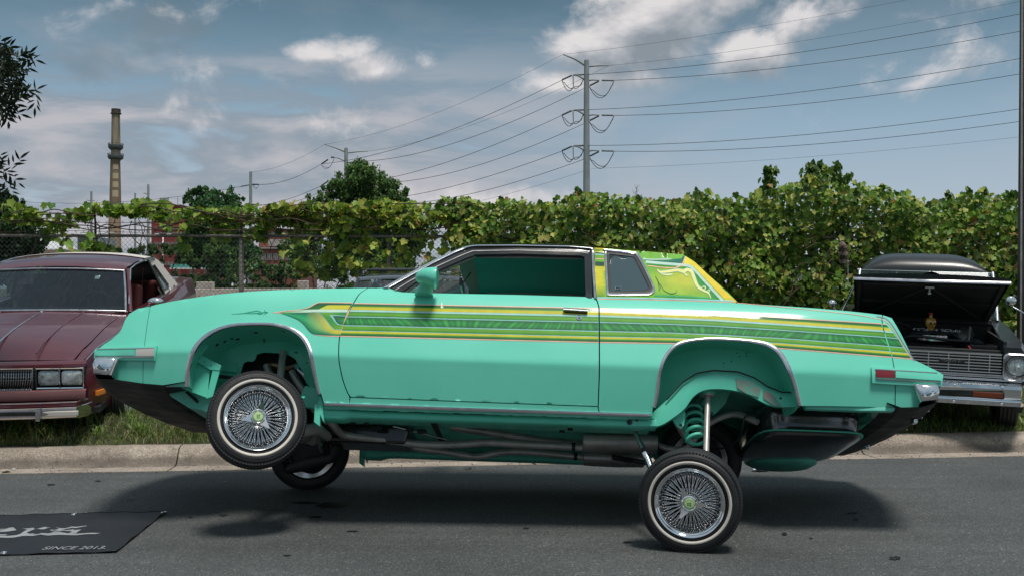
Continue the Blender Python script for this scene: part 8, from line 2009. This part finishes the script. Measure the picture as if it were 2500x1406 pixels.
# bicycle at the right edge
M['bike'] = noisy('teal_bike_frame', (.03, .16, .17), (.05, .20, .21), 5, (.25, .35), coat=.6)
bx = empty('bicycle', V((W(2530, 703, 10.3).x, 10.3, gz(5.5, 10.3))), 'teal and chrome cruiser bicycle beside the black car at the right edge', 'bicycle')
g0 = gz(5.5, 10.3); X0 = W(2500, 703, 10.3).x
def bt(name, pts, r, mat, par=bx, n=8, cap=True): mb = MB(); mb.tube(pts, r, n, cap=cap); return mb.build(name, mat, par, smooth=True)
def bw(cx_, cy, name='wheel'):
    c = V((cx_, cy, g0 + .33)); w_ = bt('tyre', [c + V((math.cos(a) * .30, math.sin(a) * .10, math.sin(a + 0) * 0)) * 0 + V((math.cos(a) * .30 * .94, math.cos(a) * .10, math.sin(a) * .31)) for a in [2 * math.pi * k / 40 for k in range(41)]], .024, M['tyre'], cap=False)
    w_.name = 'wheel'; ax_ = V((.94 * .30, .10, 0)).normalized()
    mb = MB(); mb.tube([c + V((math.cos(a) * .272, math.cos(a) * .092, math.sin(a) * .28)) for a in [2 * math.pi * k / 40 for k in range(41)]], .010, 6, cap=False); mb.build('rim', M['chrome'], w_, smooth=True)
    mb = MB()
    for k in range(32): a = 2 * math.pi * k / 32; mb.tube([c + V((math.cos(a + .3) * .02, .01 * (-1) ** k, math.sin(a + .3) * .02)), c + V((math.cos(a) * .27, math.cos(a) * .09, math.sin(a) * .278))], .0012, 3, cap=False)
    tag(mb.build('spokes', M['chrome'], w_), kind='stuff'); return c
fwc = bw(X0 + .10, 10.0); rwc = bw(X0 + 1.15, 10.42); hdt = fwc + V((.12, .04, .56)); bbk = (fwc + rwc) / 2 + V((.05, .02, -.02)); sea = bbk + V((.14, .05, .50))
bt('frame', [hdt + V((0, 0, -.04)), (hdt + sea) / 2 + V((0, 0, -.04)), sea + V((-.03, -.01, -.1))], .016, M['bike']); bt('frame', [hdt + V((0, 0, -.12)), bbk], .018, M['bike']); bt('frame', [sea, bbk], .015, M['bike']); bt('frame', [bbk, rwc], .010, M['bike']); bt('frame', [sea + V((-.02, 0, -.08)), rwc], .009, M['bike'])
for s in (-.03, .03): bt('fork', [hdt + V((0, 0, .0)), hdt + V((-.03, s, -.10)), fwc + V((.0, s, 0))], .011, M['bike'])
bt('stem', [hdt, hdt + V((-.02, 0, .14))], .014, M['chrome']); hb_ = hdt + V((-.02, 0, .14))
bt('handlebar', crom([tuple(hb_ + V(p)) for p in ((.32, -.22, .10), (.12, -.24, .11), (-.04, -.15, .10), (-.02, 0, 0), (0.02, .15, .10), (.20, .22, .11), (.38, .20, .10))], 4), .011, M['chrome']); 
for p in ((.32, -.22, .10), (.38, .20, .10)): bt('grip', [hb_ + V(p), hb_ + V(p) + V((.11, .01, -.005))], .017, M['black'])
lp = W(2467, 734, 9.95); mb = MB(); mb.lathe([(0, -.045), (.03, -.042), (.046, -.03), (.050, -.018), (.045, .015), (.025, .05), (0, .06)], 24, 'Y', lp); mb.build('headlamp', M['chrome'], bx, smooth=True); bt('lamp_bracket', [lp + V((0, .03, -.04)), hdt], .008, M['chrome'])
mb = MB(); sp_ = sea + V((.02, 0, .06)); mb.box(sp_, (.26, .17, .06), taper=.7); mb.build('saddle', M['black'], bx, bevel=.03); bt('seat_post', [sea, sp_], .013, M['chrome'])
mb = MB(); mb.lathe([(.09, -.004), (.095, 0), (.09, .004)], 28, 'Y', bbk); mb.build('chainring', M['chrome'], bx); bt('crank', [bbk + V((-.1, -.05, -.12)), bbk, bbk + V((.1, .05, .12))], .010, M['chrome'])
bt('fender', [fwc + V((math.cos(a) * .325, math.cos(a) * .11, math.sin(a) * .345)) for a in [R(20 + 140 * k / 14) for k in range(15)]], .022, M['chrome'])

# unseen trees added behind the camera to give chrome and paint dark reflections
rr = np.random.default_rng(77)
for i, (x, y, h_) in enumerate(((-26, -24, 9), (-15, -27, 10), (-4, -25, 8), (8, -28, 11), (19, -24, 9), (30, -27, 10))):
    rt_ = empty('street_tree', V((x, y, 0)), ['leafy tree across the street, far left behind the viewer', 'tall leafy tree across the street, left behind the viewer', 'lower leafy tree straight across the street behind the viewer', 'tallest leafy tree across the street, right behind the viewer', 'leafy tree across the street, further right behind the viewer', 'leafy tree across the street, far right behind the viewer'][i], 'tree', 'trees across the street')
    mb = MB(); mb.tube([(x, y, -.1), (x + .2, y, h_ * .5)], [.28, .2], 8); mb.build('trunk', M['bark'], rt_, smooth=True)
    k = 1400; u = rnd_unit(rr, k); P_ = np.array([x, y, h_ * .6])[None] + u * (rr.uniform(.3, 1, (k, 1)) ** .5) * np.array([[h_ * .42, h_ * .4, h_ * .42]])
    add_leaves(rt_, P_, rr, (.5, .9), OVAL, TPAL, M['tree_leaf'], n_single=0, mass='crown', face=V((0, .3, .5)), jitter=1)
